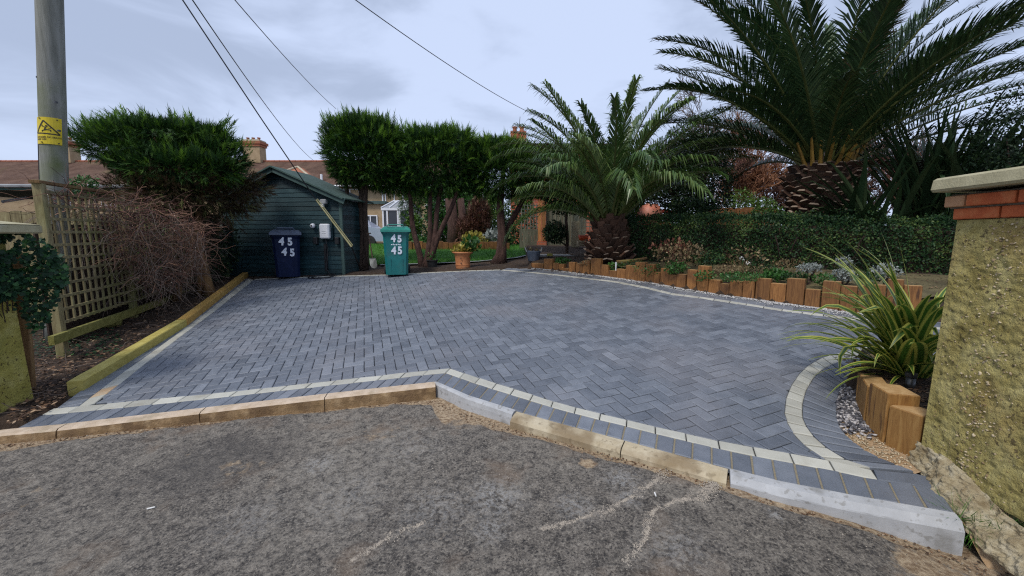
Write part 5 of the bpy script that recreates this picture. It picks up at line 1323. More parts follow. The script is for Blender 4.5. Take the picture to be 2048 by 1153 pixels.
    tag((lambda m: (m.box(c, (.055, .05, .62), rot=R), m.build('cable_duct', M['cable']))[1])(MB()), 'black cable duct running down the shed under the charger', 'duct')
shed()

def text_part(txt, size, loc, rz, mat, parent, name='number', bold=.0, tilt=0.0, ext=.0015):
    cu = bpy.data.curves.new(name, 'FONT'); cu.body = txt; cu.size = size; cu.align_x = 'CENTER'; cu.align_y = 'CENTER'; cu.offset = bold; cu.extrude = ext
    tmp = bpy.data.objects.new('tmp', cu); COL.objects.link(tmp); bpy.context.view_layer.update()
    me = bpy.data.meshes.new_from_object(tmp.evaluated_get(bpy.context.evaluated_depsgraph_get())); bpy.data.objects.remove(tmp)
    me.materials.clear(); me.materials.append(mat)
    o = link(name, me, parent); o.location = Vector(loc) - root_of(parent); o.rotation_euler = (math.radians(90) + tilt, 0, rz); return o

def bin_(label, px, py, Y, colr, lid, rz, nums, squiggle=None, scale=1.0):
    b = drv(px, py); b = Vector((b.x, b.y, zd(b.x, b.y)))
    t = thing('wheelie_bin', label, 'wheelie bin', b, 'wheelie bins at the back of the drive', rz)
    W0, W1, H, D0, D1 = .46, .56, .94, .50, .66
    s = scale; m = MB()
    def ring(w, d, z, c=.05): 
        w, d = w / 2 * s, d / 2 * s; c *= s; z *= s
        return [(-w + c, -d, z), (w - c, -d, z), (w, -d + c, z), (w, d - c, z), (w - c, d, z), (-w + c, d, z), (-w, d - c, z), (-w, -d + c, z)]
    rings = [ring(W0, D0, .03), ring(W0 + .012, D0 + .02, .2), ring(W1 - .03, D1 - .08, .86), ring(W1, D1 - .03, .90), ring(W1 + .03, D1, .91), ring(W1 + .03, D1, H)]
    V = [p for r in rings for p in r]; Fc = [tuple(range(7, -1, -1)), tuple(range(40, 48))]
    for k in range(5):
        for i in range(8): j = (i + 1) % 8; Fc.append((k * 8 + i, k * 8 + j, k * 8 + 8 + j, k * 8 + 8 + i))
    m.add(V, Fc); m.build('body', colr, t, world=False)
    m = MB(); w, d = (W1 + .05) / 2 * s, (D1 + .04) / 2 * s
    m.add([(-w, -d - .01, H * s), (w, -d - .01, H * s), (w, d, H * s), (-w, d, H * s), (-w, -d - .01, (H + .05) * s), (w, -d - .01, (H + .05) * s), (w, d, (H + .08) * s), (-w, d, (H + .08) * s),
           (-w + .06, -d + .08, (H + .10) * s), (w - .06, -d + .08, (H + .10) * s), (w - .05, d - .04, (H + .13) * s), (-w + .05, d - .04, (H + .13) * s)],
          [(0, 3, 2, 1), (0, 1, 5, 4), (1, 2, 6, 5), (2, 3, 7, 6), (3, 0, 4, 7), (4, 5, 9, 8), (5, 6, 10, 9), (6, 7, 11, 10), (7, 4, 8, 11), (8, 9, 10, 11)])
    ld = m.build('lid', lid, t, world=False)
    h = MB(); h.tube([(-.17 * s, -d + .05, (H + .11) * s), (-.15 * s, -d + .02, (H + .15) * s), (.15 * s, -d + .02, (H + .15) * s), (.17 * s, -d + .05, (H + .11) * s)], .013, 6); h.build('lid_handle', lid, ld, world=False)
    h = MB(); h.tube([(-.24 * s, d - .06, (H + .02) * s), (-.24 * s, d + .06, (H + .02) * s), (.24 * s, d + .06, (H + .02) * s), (.24 * s, d - .06, (H + .02) * s)], .016, 6); h.build('handle', colr, t, world=False)
    for sx in (-1, 1):
        wv = MB(); wv.lathe((0, 0, 0), [(.03, -.025), (.1, -.02), (.1, .02), (.03, .025)], 16); RY = Matrix.Rotation(math.radians(90), 3, 'Y'); wv.v = [tuple(RY @ Vector(v) + Vector((sx * .26 * s, .24 * s, .1 * s))) for v in wv.v]; wv.build('wheel', M['tyre'], t, world=False)
    for k in (-1, 1):
        g = MB(); g.box((k * .12 * s, -(D0 + .02) / 2 * s - .002, .22 * s), (.018, .012, .30 * s), rot=Matrix.Rotation(math.radians(5), 3, 'X')); g.build('rib', colr, t, world=False)
    for txt, x, z, sz, rot in nums:
        yy = -(D0 / 2 + .01 + (D1 - .10 - D0) / 2 * ((z - .2) / .66)) * s - .016
        o = text_part(txt, sz, (0, 0, 0), 0, M['print_w'], t, bold=.010); o.location = (x * s, yy, z * s); o.rotation_euler = (math.radians(90 + 5), rot, 0); o.scale = (.84, 1.0, 1.0)
    return t
bin_('navy wheelie bin with white number 45 twice, against the shed', 578, 555, 9.2, M['blue_bin'], M['blue_lid'], .47, [('4', -.085, .80, .235, .12), ('5', .075, .79, .225, 0), ('4', -.045, .575, .23, .12), ('5', .105, .555, .225, .02)], scale=1.02)
gb = bin_('teal green wheelie bin with white number 45 twice, before the trees', 795, 550.5, 9.0, M['teal_bin'], M['teal_lid'], .25, [('4', -.05, .80, .215, .06), ('5', .075, .79, .205, 0), ('4', -.05, .545, .22, .04), ('5', .075, .545, .22, 0)], scale=1.0)
m = MB()
for k in range(6): m.box((-.09 + k * .034, -.315, .675 + .004 * math.sin(k * 2)), (.022, .003, .02 + .006 * (k % 2)))
m.build('faded_script', M['print_w'], gb, world=False)

# stay guard and overhead wires from the pole top
def wires():
    top = Vector((-6.05, 5.30, 8.6))
    PT = atY(86, -440, 5.3); top = Vector((PT.x, 5.3, PT.z))
    def wire(label, pts, r, name='overhead_wire', cat='wire', group='overhead wires fanning from the pole', sag=0.0):
        P = []; a, b = Vector(pts[0]), Vector(pts[-1])
        for k in range(25):
            u = k / 24; p = a.lerp(b, u); p.z -= sag * 4 * u * (1 - u); P.append(p)
        m = MB(); m.tube(P, r, 5); return tag(m.build(name, M['cable'], smooth_=True), label, cat, group)
    foot = drv(716, 545); foot = Vector((foot.x, foot.y + .25, foot.z - .05)); 
    e = thing('stay_wire', 'steel stay wire slanting down in front of the shed into a yellow guard', 'stay wire', foot)
    a = atY(365, 0, 7.2); u0 = top + Vector((0, 0, -.3)); k1 = atY(632, 400, 9.05); k2 = atY(703, 494, 9.25)
    P = [u0, u0.lerp(a, .5), a, a.lerp(k1, .5) + Vector((0, 0, -.02)), k1]; m = MB(); m.tube(P, .011, 6); m.build('wire', M['cable'], e)
    m = MB(); m.tube([k1, k2], [.013, .020], 8); m.tube([k1 + Vector((.03, 0, .02)), k2 + Vector((.03, 0, .03))], .009, 5); m.build('guard', M['guard'], e)
    m = MB(); m.tube([k2, foot], .014, 6); m.build('anchor_rod', M['cable'], e)
    wire('second thin wire beside the stay, running down to the terrace roof', [top, atY(374, 0, 9), ], .008) if False else None
    def via(lab, pxs, Y1, endpx, Y2, r=.009, sag=.0, dz=0):
        # straight from the pole top through the pixel on the frame's upper edge to a point behind
        e_ = atY(*endpx, Y2); st = top + Vector((0, 0, dz)); P = []
        for k in range(30):
            u = k / 29; p = st.lerp(e_, u); p.z -= sag * 4 * u * (1 - u); P.append(p)
        m = MB(); m.tube(P, r, 5); tag(m.build('overhead_wire', M['cable'], smooth_=True), lab, 'wire', 'overhead wires fanning from the pole')
    via('thin wire just above the stay, sagging to the terrace roof left of the trees', None, 0, (628, 322), 34, r=.014, sag=.55, dz=.05)
    via('single wire from the top edge down to the first clipped tree', None, 0, (672, 218), 26, r=.013, sag=.25, dz=.1)
    via('long wire crossing the sky to the brick house chimney', None, 0, (1096, 242), 22, r=.011, sag=.42, dz=.18)
wires()

# utility pole with its sign
def pole():
    b = atY(109, 350, 5.3); q_ = atY(86, -440, 5.3); base = (b.x + (b.x - q_.x) * (b.z - .2) / (q_.z - b.z), 5.3, .2)
    t = thing('utility_pole', 'weathered grey green utility pole with yellow warning sign', 'utility pole', base)
    tp = atY(86, -440, 5.3)
    P = [Vector((base[0], 5.3, .2)).lerp(Vector((tp.x, 5.3, tp.z)), k / 14) for k in range(15)]
    m = MB(); m.tube(P, [.128 - .012 * k / 14 for k in range(15)], 20); m.build('pole', M['pole'], t, smooth_=True)
    m = MB(); L1, L2 = P[0] + Vector((-.10, -.085, 0)), P[6] + Vector((-.095, -.078, 0)); m.tube([L1, L2], .012, 5); m.build('cable_strip', M['cable'], t)
    for k, (px, py) in enumerate(((76, 155), (112, 205), (118, 262))):
        q = atY(px, py, 5.21); m = MB(); m.box(q, (.02, .03, .02)); m.build('nail', M['lamp'], t)
    # sign curved round the pole
    s0 = atY(79, 233, 5.15); s1 = atY(84, 287, 5.15); z1, z0 = s0.z, s1.z; H = z1 - z0; c = Vector((atY(103.5, 260, 5.3).x, 5.3, 0)); r = .132
    def cyl(u, z, rr=None): # u metres along the surface from the sign's middle
        c = P[0].lerp(P[-1], (z - P[0].z) / (P[-1].z - P[0].z))
        a = math.radians(-66) + u / r; q = rr or r; return (c.x + q * math.cos(a), c.y + q * math.sin(a), z)
    W = .265; m = MB(); nn = 10
    for i in range(nn + 1):
        u = -W / 2 + W * i / nn
        m.v += [cyl(u, z0), cyl(u, z1), cyl(u, z0, r - .004), cyl(u, z1, r - .004)]; m.t += [.5] * 4
    for i in range(nn):
        a = i * 4; m.f += [(a, a + 4, a + 5, a + 1), (a + 2, a + 3, a + 7, a + 6), (a, a + 2, a + 6, a + 4), (a + 1, a + 5, a + 7, a + 3)]; m.m += [0] * 4
    sg = m.build('sign', M['sign'], t)
    def ink(polys, nm, mat='black'):
        m = MB()
        for pl in polys:
            m.v_ = None; b_ = len(m.v); V = [cyl(u, z0 + H * v, r + .0025) for u, v in pl]; m.add(V, [tuple(range(len(V)))])
        return m.build(nm, M[mat], sg)
    def seg(p, q, w):
        pts = []; n = 5
        dx, dy = q[0] - p[0], (q[1] - p[1]) * H; l = math.hypot(dx, dy); nx, ny = -dy / l * w / 2, dx / l * w / 2
        out = []
        for i in range(n):
            a = (p[0] + dx * i / n, p[1] * H + dy * i / n); b_ = (p[0] + dx * (i + 1) / n, p[1] * H + dy * (i + 1) / n)
            out.append([(a[0] - nx, (a[1] - ny) / H), (b_[0] - nx, (b_[1] - ny) / H), (b_[0] + nx, (b_[1] + ny) / H), (a[0] + nx, (a[1] + ny) / H)])
        return out
    T = [(-.115, .40), (.115, .37), (-.03, .87)]
    ink(seg(T[0], T[1], .014) + seg(T[1], T[2], .014) + seg(T[2], T[0], .014), 'triangle')
    fig = seg((-.045, .49), (.005, .54), .010) + seg((.005, .54), (.035, .52), .010) + seg((-.02, .52), (-.01, .62), .013) + seg((-.01, .62), (-.045, .66), .008) + seg((-.045, .66), (-.04, .71), .008) + seg((-.01, .62), (.01, .68), .008) + seg((-.01, .66), (.002, .69), .014) + seg((.035, .52), (.035, .47), .009) + seg((-.045, .49), (-.04, .45), .009) + seg((.04, .60), (.015, .58), .006)
    ink(fig, 'pictogram')
    for ii, (txt, v, sz) in enumerate((('DANGER OF DEATH', .25, .026), ('KEEP OFF', .165, .026))):
        cu = bpy.data.curves.new('w', 'FONT'); cu.body = txt; cu.size = sz; cu.align_x = 'LEFT'; cu.align_y = 'CENTER'; cu.offset = .0006
        tmp = bpy.data.objects.new('tmp', cu); COL.objects.link(tmp); bpy.context.view_layer.update()
        me = bpy.data.meshes.new_from_object(tmp.evaluated_get(bpy.context.evaluated_depsgraph_get())); bpy.data.objects.remove(tmp)
        of = root_of(sg)
        for vv in me.vertices:
            p = cyl(-.112 + vv.co.x, z0 + H * v + vv.co.y, r + .0025); vv.co = Vector(p) - of
        me.materials.clear(); me.materials.append(M['black']); link('lettering', me, sg)
    for u, v in ((-.07, .95), (.09, .93), (-.05, .06), (.10, .05)):
        q = cyl(u, z0 + H * v, r + .004); m = MB(); m.box(q, (.014, .01, .010)); m.build('nail', M['black'], sg)
pole()
# ------------------------------------------------------------------ left side: pillar, ivy, post, trellis fence, bed
def left_side():
    # gate pillar at the left edge
    x1 = atY(44, 700, 3.52).x; Yf = 3.10; zc = atY(90, 467, 3.5).z
    t = thing('gate_pillar', 'mossy yellow roughcast gate pillar hung with ivy at the left edge', 'gate pillar', (x1 - .3, 3.3, .0))
    m = MB(); n = 22
    for fy, ax in ((0, 'f'),): pass
    V = []; NX, NZ = 16, 30; x0 = x1 - .62; z0, z1 = -.1, zc - .0
    # front face and right face with a rough surface
    def face(o, e1, n1, e2, n2, nr):
        b = len(m.v); W1, W2 = (Vector(e1)), (Vector(e2)); N_ = Vector(nr)
        for i in range(n1 + 1):
            for j in range(n2 + 1):
                p = Vector(o) + W1 * i / n1 + W2 * j / n2
                edge = (i in (0, n1)) 
                bulge = .05 * (1 - j / n2) ** 2
                p = p + N_ * (bulge + (.016 * noise.noise(p * 9) + .009 * noise.noise(p * 28)) * (0 if edge else 1))
                m.v.append(tuple(p)); m.t.append(.5)
        for i in range(n1):
            for j in range(n2): a = b + i * (n2 + 1) + j; m.f.append((a, a + n2 + 1, a + n2 + 2, a + 1)); m.m.append(0)
    face((x0, Yf, z0), (x1 - x0, 0, 0), 24, (0, 0, z1 - z0), 50, (0, -1, 0)); face((x1, Yf, z0), (0, .42, 0), 20, (0, 0, z1 - z0), 50, (1, 0, 0))
    m.add([(x0, Yf + .42, z0), (x1, Yf + .42, z0), (x1, Yf + .42, z1), (x0, Yf + .42, z1)], [(0, 1, 2, 3)]); m.build('body', M['render_l'], t, smooth_=True)
    m = MB(); cx_ = (x0 + x1) / 2; w = (x1 - x0) / 2 + .07
    cr = atY(90, 460, 3.6).x; zc2 = zc + .075
    m.box((cx_ + (cr - x1 - .07) / 2, Yf + .21, zc + .035), (2 * w + (cr - x1 - .07), .56, .075), bev=.012)
    m.add([(x0 - .07, Yf - .06, zc2 - .002), (cr, Yf - .06, zc2 - .002), (cr, Yf + .48, zc2 - .002), (x0 - .07, Yf + .48, zc2 - .002), (cx_, Yf + .21, zc2 + .075)], [(0, 1, 4), (1, 2, 4), (2, 3, 4), (3, 0, 4)]); m.build('coping', M['coping'], t)
    # ivy hanging over it
    n = 5200; bl = []
    t2 = thing('ivy', 'dark green ivy covering the top half of the left gate pillar', 'ivy', (x1 - .2, Yf - .1, 1.2))
    P = []; Nn = []
    while len(P) < n:
        if random.random() < .6:          # on the pillar's side face
            y = Yf + rnd(-.04, .46); top = zc + .0; bot = 1.02 + .16 * noise.noise(Vector((y * 6, 3, 1))) + .10 * noise.noise(Vector((y * 17, 3, 1))) - .12 * (y - Yf)
            z = bot + (top - bot) * random.random() ** .85; q = Vector((x1 + .012 + abs(random.gauss(0, .045)), y, z)); N_ = (1, -.5, .15)
        elif random.random() < .5:        # on its front
            x = rnd(x0, x1 + .03); bot = 1.0 + .16 * noise.noise(Vector((x * 6, 9, 1))); z = bot + (zc - bot) * random.random(); q = Vector((x, Yf - .02 - abs(random.gauss(0, .04)), z)); N_ = (.3, -1, .15)
        else:                             # spilling on to the post and the trellis
            px = rnd(44, 132); lo = float(np.interp(px, [44, 70, 100, 132], [640, 665, 640, 560])); hi = float(np.interp(px, [44, 90, 132], [470, 480, 530])); q = atY(px, hi + (lo - hi) * random.random(), Yf + rnd(.42, .75)); N_ = (.6, -1, .1)
        if noise.noise(q * 7) < -.16 or noise.noise(q * 17) < -.3: continue
        P.append(tuple(q)); Nn.append(N_)
    Nn = np.array(Nn) + RNG.normal(0, .45, (n, 3)); d = np.cross(Nn, RNG.normal(0, .5, (n, 3)) + np.array([1., 0, 0])); d[:, 2] -= .35
    scatter('ivy_leaves', IVYL, np.array(P), rots(d, None, Nn), RNG.uniform(.022, .05, n), np.clip(RNG.normal(.42, .3, n), 0, 1), M['ivy'], t2)
    S = np.array([(x1 + .012, Yf + rnd(.0, .4), rnd(.75, 1.1)) for _ in range(26)]); Pq = walk(S, np.array([(0, rnd(-.3, .3), 1) for _ in range(26)]), .35, 6, .15); Pq[:, :, 0] = x1 + .012; strands('ivy_stems', Pq, np.full((26, 7), .004), np.full(26, .4), M['bark'], t2)
    # rough timber post
    a, b = atY(40, 570, 3.75), atY(52, 792, 3.7)
    t3 = thing('gate_post', 'rough weathered timber post beside the left pillar', 'post', (b.x, 3.72, b.z))
    m = MB(); m.tube([tuple(b + Vector((0, 0, -.1))), tuple(b.lerp(a, .35) + Vector((.008, 0, 0))), tuple(b.lerp(a, .7)), tuple(a + Vector((0, 0, .3)))], [.062, .058, .055, .05], 7); m.build('post', M['post_wood'], t3)
    # trellis fence running back along the bed
    A = Vector((-5.22, 4.6, 0)); Bv = Vector((-7.35, 9.9, 0)); dd = (Bv - A); Lf = dd.length; dv = dd.normalized(); nr = Vector((dv.y, -dv.x, 0)); rz = math.atan2(dv.y, dv.x)
    zt0 = atY(82, 370, 4.6).z; zb = .58
    t4 = thing('trellis_fence', 'old mossy square trellis fence along the left bed', 'trellis fence', (A.x, A.y, .3))
    def ztop(s): return zt0 + .10 * s / Lf
    for s in (0, 1.75, 3.5, 5.3):
        p = A + dv * s; m = MB(); m.box((p.x, p.y, (ztop(s) + .05 + .0) / 2), (.085, .085, ztop(s) + .05), rz=rz, bev=.008); m.build('post', M['trellis_old'], t4)
    k = 0; s = .13
    while s < Lf:
        p = A + dv * s + nr * .02; z1 = ztop(s) - .05; m = MB(); m.box((p.x, p.y, (z1 + zb) / 2), (.032, .016, z1 - zb), rot=Matrix.Rotation(rz, 3, 'Z') @ Matrix.Rotation(rnd(-.02, .02), 3, 'Y')); m.build('slat', M['trellis_old'], t4); s += .135
    for k in range(11):
        z = zb + .02 + k * (zt0 - zb - .1) / 10; p = A + dv * (Lf / 2) + nr * .037; m = MB(); m.box((p.x, p.y, z + .03), (Lf, .016, .032), rot=Matrix.Rotation(rz, 3, 'Z') @ Matrix.Rotation(-.008, 3, 'Y')); m.build('slat', M['trellis_old'], t4)
    m = MB(); p = A + dv * (Lf / 2); m.box((p.x, p.y, (ztop(0) + ztop(Lf)) / 2 + .03), (Lf + .15, .09, .03), rot=Matrix.Rotation(rz, 3, 'Z') @ Matrix.Rotation(-.10 / Lf, 3, 'Y')); m.build('top_rail', M['post_wood'], t4)
    m = MB(); p = A + dv * 1.9 + nr * .07; m.box((p.x, p.y, .46), (4.4, .05, .10), rot=Matrix.Rotation(rz, 3, 'Z')); m.build('bottom_rail', M['moss_stone'], t4)
    # dark boards close the view behind the trellis
    t5 = thing('close_board_fence', 'dark close-boarded fence just behind the trellis', 'fence', (A.x - .3, A.y, .3))
    for k in range(34):
        p = A + dv * (.5 + k * .152) - nr * .32; m = MB(); m.box((p.x, p.y, 1.0), (.146, .018, 1.5 + rnd(-.01, .01)), rz=rz); m.build('board', M['bark'], t5)
    # bare climbing shrub tangled over the far half of the trellis
    bs = d2(352, 606)
    t6 = thing('bare_climbing_shrub', 'tangled bare red brown shrub sprawling over the trellis', 'shrub', (bs[0], bs[1], zd(*bs)))
    n = 950; S = []
    for k in range(n):
        r_ = random.random()
        px = rnd(235, 410) if r_ < .84 else rnd(95, 260); u = random.random()
        top = np.interp(px, [110, 250, 330, 415], [385, 392, 402, 455]); bot = np.interp(px, [110, 200, 260, 330, 415], [420, 450, 560, 580, 540])
        py = top + (bot - top) * u; base_y = np.interp(px, [110, 250, 415], [5.1, 6.0, 7.0]); S.append(tuple(atY(px, py, base_y + rnd(-.45, .45))))
    Dn = RNG.normal(0, .8, (n, 3)); Dn[:, 2] = np.abs(Dn[:, 2]) * .6 - .15
    P = walk(np.array(S), Dn, RNG.uniform(.25, .62, n), 8, .26, -.055); R = np.linspace(1, .4, 9)[None] * RNG.uniform(.0025, .006, n)[:, None]
    strands('twigs', P, R, RNG.uniform(0, 1, n), M['twig_red'], t6)
    n2 = 380; S2 = np.array([S[i] for i in RNG.integers(0, n, n2)]); P = walk(S2, np.stack([RNG.normal(.1, .5, n2), RNG.normal(-.3, .4, n2), -np.ones(n2) * .9], 1), RNG.uniform(.4, 1.0, n2), 7, .22, -.03); strands('hanging_twigs', P, np.linspace(1, .4, 8)[None] * RNG.uniform(.002, .004, n2)[:, None], RNG.uniform(.3, 1, n2), M['twig_grey'], t6)
    m = MB(); b = Vector((bs[0], bs[1], zd(*bs) - .05)); m.tube([b, b + Vector((.03, .05, .35)), b + Vector((-.08, .1, .8)), b + Vector((-.3, .2, 1.25))], [.075, .06, .05, .03], 8); m.tube([b + Vector((.02, .04, .3)), b + Vector((.22, .15, .7)), b + Vector((.25, .2, 1.2))], [.05, .04, .02], 7); m.build('trunk', M['post_wood'], t6, smooth_=True)
    n3 = 60; P = walk(np.repeat(np.array([tuple(b + Vector((0, 0, .5)))]), n3, 0), RNG.normal(0, 1, (n3, 3)) + np.array([0, 0, .6]), RNG.uniform(.6, 1.1, n3), 9, .2, -.02); strands('branches', P, np.linspace(.016, .004, 10)[None].repeat(n3, 0), RNG.uniform(0, .6, n3), M['twig_grey'], t6, 4)
    leaf_cloud('sparse_leaves', [blob_px(300, 450, 6.2, 120, 80), blob_px(250, 520, 5.8, 120, 80)], 130, .035, M['lime_leaf'], t6)
    # first conifer, wide and low, with its leaning trunk
    bt = d2(412, 592)
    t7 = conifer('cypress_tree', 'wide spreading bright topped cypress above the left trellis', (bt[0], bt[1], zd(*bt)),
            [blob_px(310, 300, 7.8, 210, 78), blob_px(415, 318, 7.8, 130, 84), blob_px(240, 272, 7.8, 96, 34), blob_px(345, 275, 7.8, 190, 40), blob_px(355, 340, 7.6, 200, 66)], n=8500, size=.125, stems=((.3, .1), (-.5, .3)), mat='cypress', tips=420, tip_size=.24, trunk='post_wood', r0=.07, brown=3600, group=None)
    # long feathery shoots pointing up-left
    sh = [(185, 268, -1.1, .65), (165, 250, -1.2, .8), (200, 240, -.9, .8), (225, 235, -.6, 1), (440, 255, .7, .9), (460, 250, .6, 1.0), (470, 290, .9, .6), (480, 320, 1, .5), (280, 235, -.2, 1), (350, 240, .3, 1), (250, 345, -1, .2)]
    pos = []; dr = []
    for px, py, dx, dz in sh:
        for k in range(26):
            q = atY(px - dx * rnd(0, 46), py + dz * rnd(-6, 40), 7.8 + rnd(-.35, .35)); pos.append(tuple(q)); dr.append((dx * .8 + rnd(-.25, .25), rnd(-.4, .4), dz * .8 + rnd(-.2, .2)))
    scatter('long_shoots', SPRAY, np.array(pos), rots(np.array(dr), RNG.uniform(-1, 1, len(pos))), RNG.uniform(.13, .28, len(pos)), RNG.uniform(.4, .95, len(pos)), M['cypress'], t7)
    cr = [blob_px(465, 380, 8.6, 130, 80), blob_px(430, 400, 8.2, 150, 110), blob_px(330, 385, 7.4, 190, 80)]
    pos, nrm, lump = blob_points(cr, 3000, .5); scatter('drooping_foliage', SPRAY, pos, rots(nrm + np.array([.3, -.2, -.05]) + RNG.normal(0, .4, (3000, 3)), RNG.uniform(-1, 1, 3000)), .17 * RNG.uniform(.6, 1.4, 3000), RNG.uniform(.15, .95, 3000), M['cypress_brown'], t7)
    # concrete-coloured post at the shed corner
    c = d2(452, 556); m = MB(); zt = atY(448, 430, c[1]).z; m.box((c[0], c[1] + .02, (zt + .4) / 2), (.10, .10, zt - .4), bev=.01); tag(m.build('fence_post', M['pole']), 'grey green fence post left of the shed', 'fence post')
    # shrubs filling the dark corner behind
    shrub('dark_shrub', 'dark leafy shrub between the trellis end and the shed', 'shrub', (-7.3, 9.3, .6), [blob_px(440, 490, 9.2, 70, 110), blob_px(425, 530, 8.6, 60, 60)], 2200, .06, 'dark_leaf', stems=3)
    shrub('roof_bush', 'small grey green bush top showing above the trellis fence', 'shrub', (atY(165, 380, 6.5).x, 6.5, .5), [blob_px(168, 372, 6.5, 46, 34)], 500, .05, 'green_leaf', stems=4)
    # timber beams along the bed
    for nm, a_, b_, mt, lab in (('a', d2(168, 781), d2(374, 652.5), 'beam_y', 'yellow green sleeper lying along the near half of the left bed'), ('b', d2(376, 651), d2(497, 553), 'beam_o', 'amber sleeper lying along the far half of the left bed')):
        a_, b_ = Vector((*a_, 0)), Vector((*b_, 0)); dv2 = (b_ - a_); l = dv2.length; dv2.normalize(); nl_ = Vector((-dv2.y, dv2.x, 0))
        hh, ww = .097, .122
        za, zb_ = zd(a_.x, a_.y), zd(b_.x, b_.y)
        m = MB(); nS = 14; V = []
        for i in range(nS + 1):
            p = a_.lerp(b_, i / nS); z = zd(p.x, p.y)
            w_ = rnd(-.002, .002)
            V += [tuple(p + Vector((0, 0, z - .05))), tuple(p + Vector((0, 0, z + hh - .008 + w_))), tuple(p + nl_ * .008 + Vector((0, 0, z + hh + w_))), tuple(p + nl_ * (ww - .008) + Vector((0, 0, z + hh + w_))), tuple(p + nl_ * ww + Vector((0, 0, z + hh - .008))), tuple(p + nl_ * ww + Vector((0, 0, z - .05)))]
        Fc = []
        for i in range(nS):
            for j in range(6): j2 = (j + 1) % 6; Fc.append((i * 6 + j, (i + 1) * 6 + j, (i + 1) * 6 + j2, i * 6 + j2))
        Fc += [tuple(range(6)), tuple(range(nS * 6 + 5, nS * 6 - 1, -1))]
        m.add(V, Fc); o = m.build('timber_sleeper', M[mt]); tag(o, lab, 'timber sleeper', 'sleepers edging the left bed')
        if nm == 'a':
            for q in (.62, .66):
                pass
    # small mossy stone and litter in the bed
    q = d2(240, 655); tag((lambda m: (m.box((q[0] - .1, q[1], zd(*q) + .06), (.20, .16, .03), rot=Matrix.Rotation(.6, 3, 'Z') @ Matrix.Rotation(.35, 3, 'X')), m.build('mossy_tile', M['moss_stone']))[1])(MB()), 'small square mossy tile lying on the left bed', 'tile')
    n = 5200; X = []; Y = []
    while len(X) < n:
        px, py = rnd(20, 470), rnd(560, 870); x, y = d2(px, py)
        if inside((x, y), DRIVE): continue
        if x > -3.6 or y < ky(x) + .02: continue
        L0 = offset_line(LS_OUT, .18); xl = None
        if y > 3.6 and x > np.interp(y, [p[1] for p in L0], [p[0] for p in L0]) - .12: continue
        X.append(x); Y.append(y)
    P = np.stack([X, Y, [ground_z(x, y) + .02 + rnd(.0, .035) for x, y in zip(X, Y)]], 1)
    o = scatter('leaf_litter', LEAF_S, P, rots(rand_dirs(n, -.35, .35), RNG.uniform(-.6, .6, n)), RNG.uniform(.012, .055, n), np.clip(RNG.normal(.35, .28, n), 0, 1), M['litter']); tag(o, 'brown dead leaves over the soil of the left bed', kind='stuff')
    n = 260; S = P[RNG.integers(0, len(P), n)] + np.array([0, 0, .02]); Pq = walk(S, rand_dirs(n, -.1, .12), RNG.uniform(.08, .35, n), 4, .15, 0); o = strands('fallen_twigs', Pq, np.full((n, 5), .0028), RNG.uniform(0, 1, n), M['twig_grey']); tag(o, 'thin twigs fallen on the left bed', kind='stuff')
    n = 900; px = RNG.uniform(60, 240, n); py = RNG.uniform(630, 720, n); P = np.array([(*d2(a, b), 0) for a, b in zip(px, py)]); P[:, 2] = [ground_z(x, y) + rnd(.02, .10) for x, y in P[:, :2]]
    o = scatter('ground_ivy', IVYL, P, rots(rand_dirs(n, -.4, .2), None, (0, -.3, 1)), RNG.uniform(.02, .045, n), RNG.normal(.4, .2, n), M['ivy']); tag(o, 'low ivy creeping on the soil under the trellis', kind='stuff')
    n = 7000; X = RNG.uniform(-4.6, 3.4, n); Yk = np.array([ky(x) - .12 for x in X]) - RNG.random(n) ** 1.0 * 2.6; ok_ = Yk > .75; X, Yk = X[ok_], Yk[ok_]; n = len(X); P = np.stack([X, Yk, [road_z(x, y) - .001 + .006 * noise.noise(Vector((x * 9, y * 9, 0))) + .0035 * noise.noise(Vector((x * 30, y * 30, 2))) + .012 * noise.noise(Vector((x * 2.2, y * 2.2, 5))) for x, y in zip(X, Yk)]], 1); s_ = RNG.uniform(.0018, .0055, n) * np.where(RNG.random(n) < .06, 1.7, 1)
    o = scatter('road_grit', PEB8, P, rots(rand_dirs(n, -.2, .2)), np.stack([s_, s_ * .8, s_ * .55], 1), RNG.uniform(0, 1, n), M['grit']); tag(o, 'fine loose grit bedded in the road surface', kind='stuff')
    CP = []
    for c in CRACKS:
        for a_, b_ in zip(c, c[1:]):
            l = math.hypot(b_[0] - a_[0], b_[1] - a_[1])
            for q in range(int(l * 2600)):
                u = random.random(); x, y = lerp2(a_, b_, u); wv = Vector((x * 12, y * 12, 9)); x -= .02 * noise.noise(wv) + .012 * noise.noise(wv * 3); y -= .02 * noise.noise(wv + Vector((0, 0, 10))) + .012 * noise.noise(wv * 3 + Vector((3, 3, 3)))
                w = .004 + .018 * abs(noise.noise(Vector((x * 5, y * 5, 2)))) * 2; x += random.gauss(0, w); y += random.gauss(0, w)
                CP.append((x, y, road_z(x, y) - .001 + .006 * noise.noise(Vector((x * 9, y * 9, 0))) + .0035 * noise.noise(Vector((x * 30, y * 30, 2))) + .012 * noise.noise(Vector((x * 2.2, y * 2.2, 5)))))
    n = len(CP); s_ = RNG.uniform(.0022, .0058, n); o = scatter('crack_grit', PEB8, np.array(CP), rots(rand_dirs(n, -.2, .2)), np.stack([s_, s_ * .8, s_ * .6], 1), RNG.uniform(.6, 1, n), M['grit']); tag(o, 'pale grit filling the cracks in the road', kind='stuff')
    n = 900; X = RNG.uniform(-5.2, 2.3, n); w_ = np.abs(RNG.normal(0, .055, n)); Yk = np.array([ky(x) - .12 - w for x, w in zip(X, w_)]); P = np.stack([X, Yk, [road_z(x, y) - .008 for x, y in zip(X, Yk)]], 1)
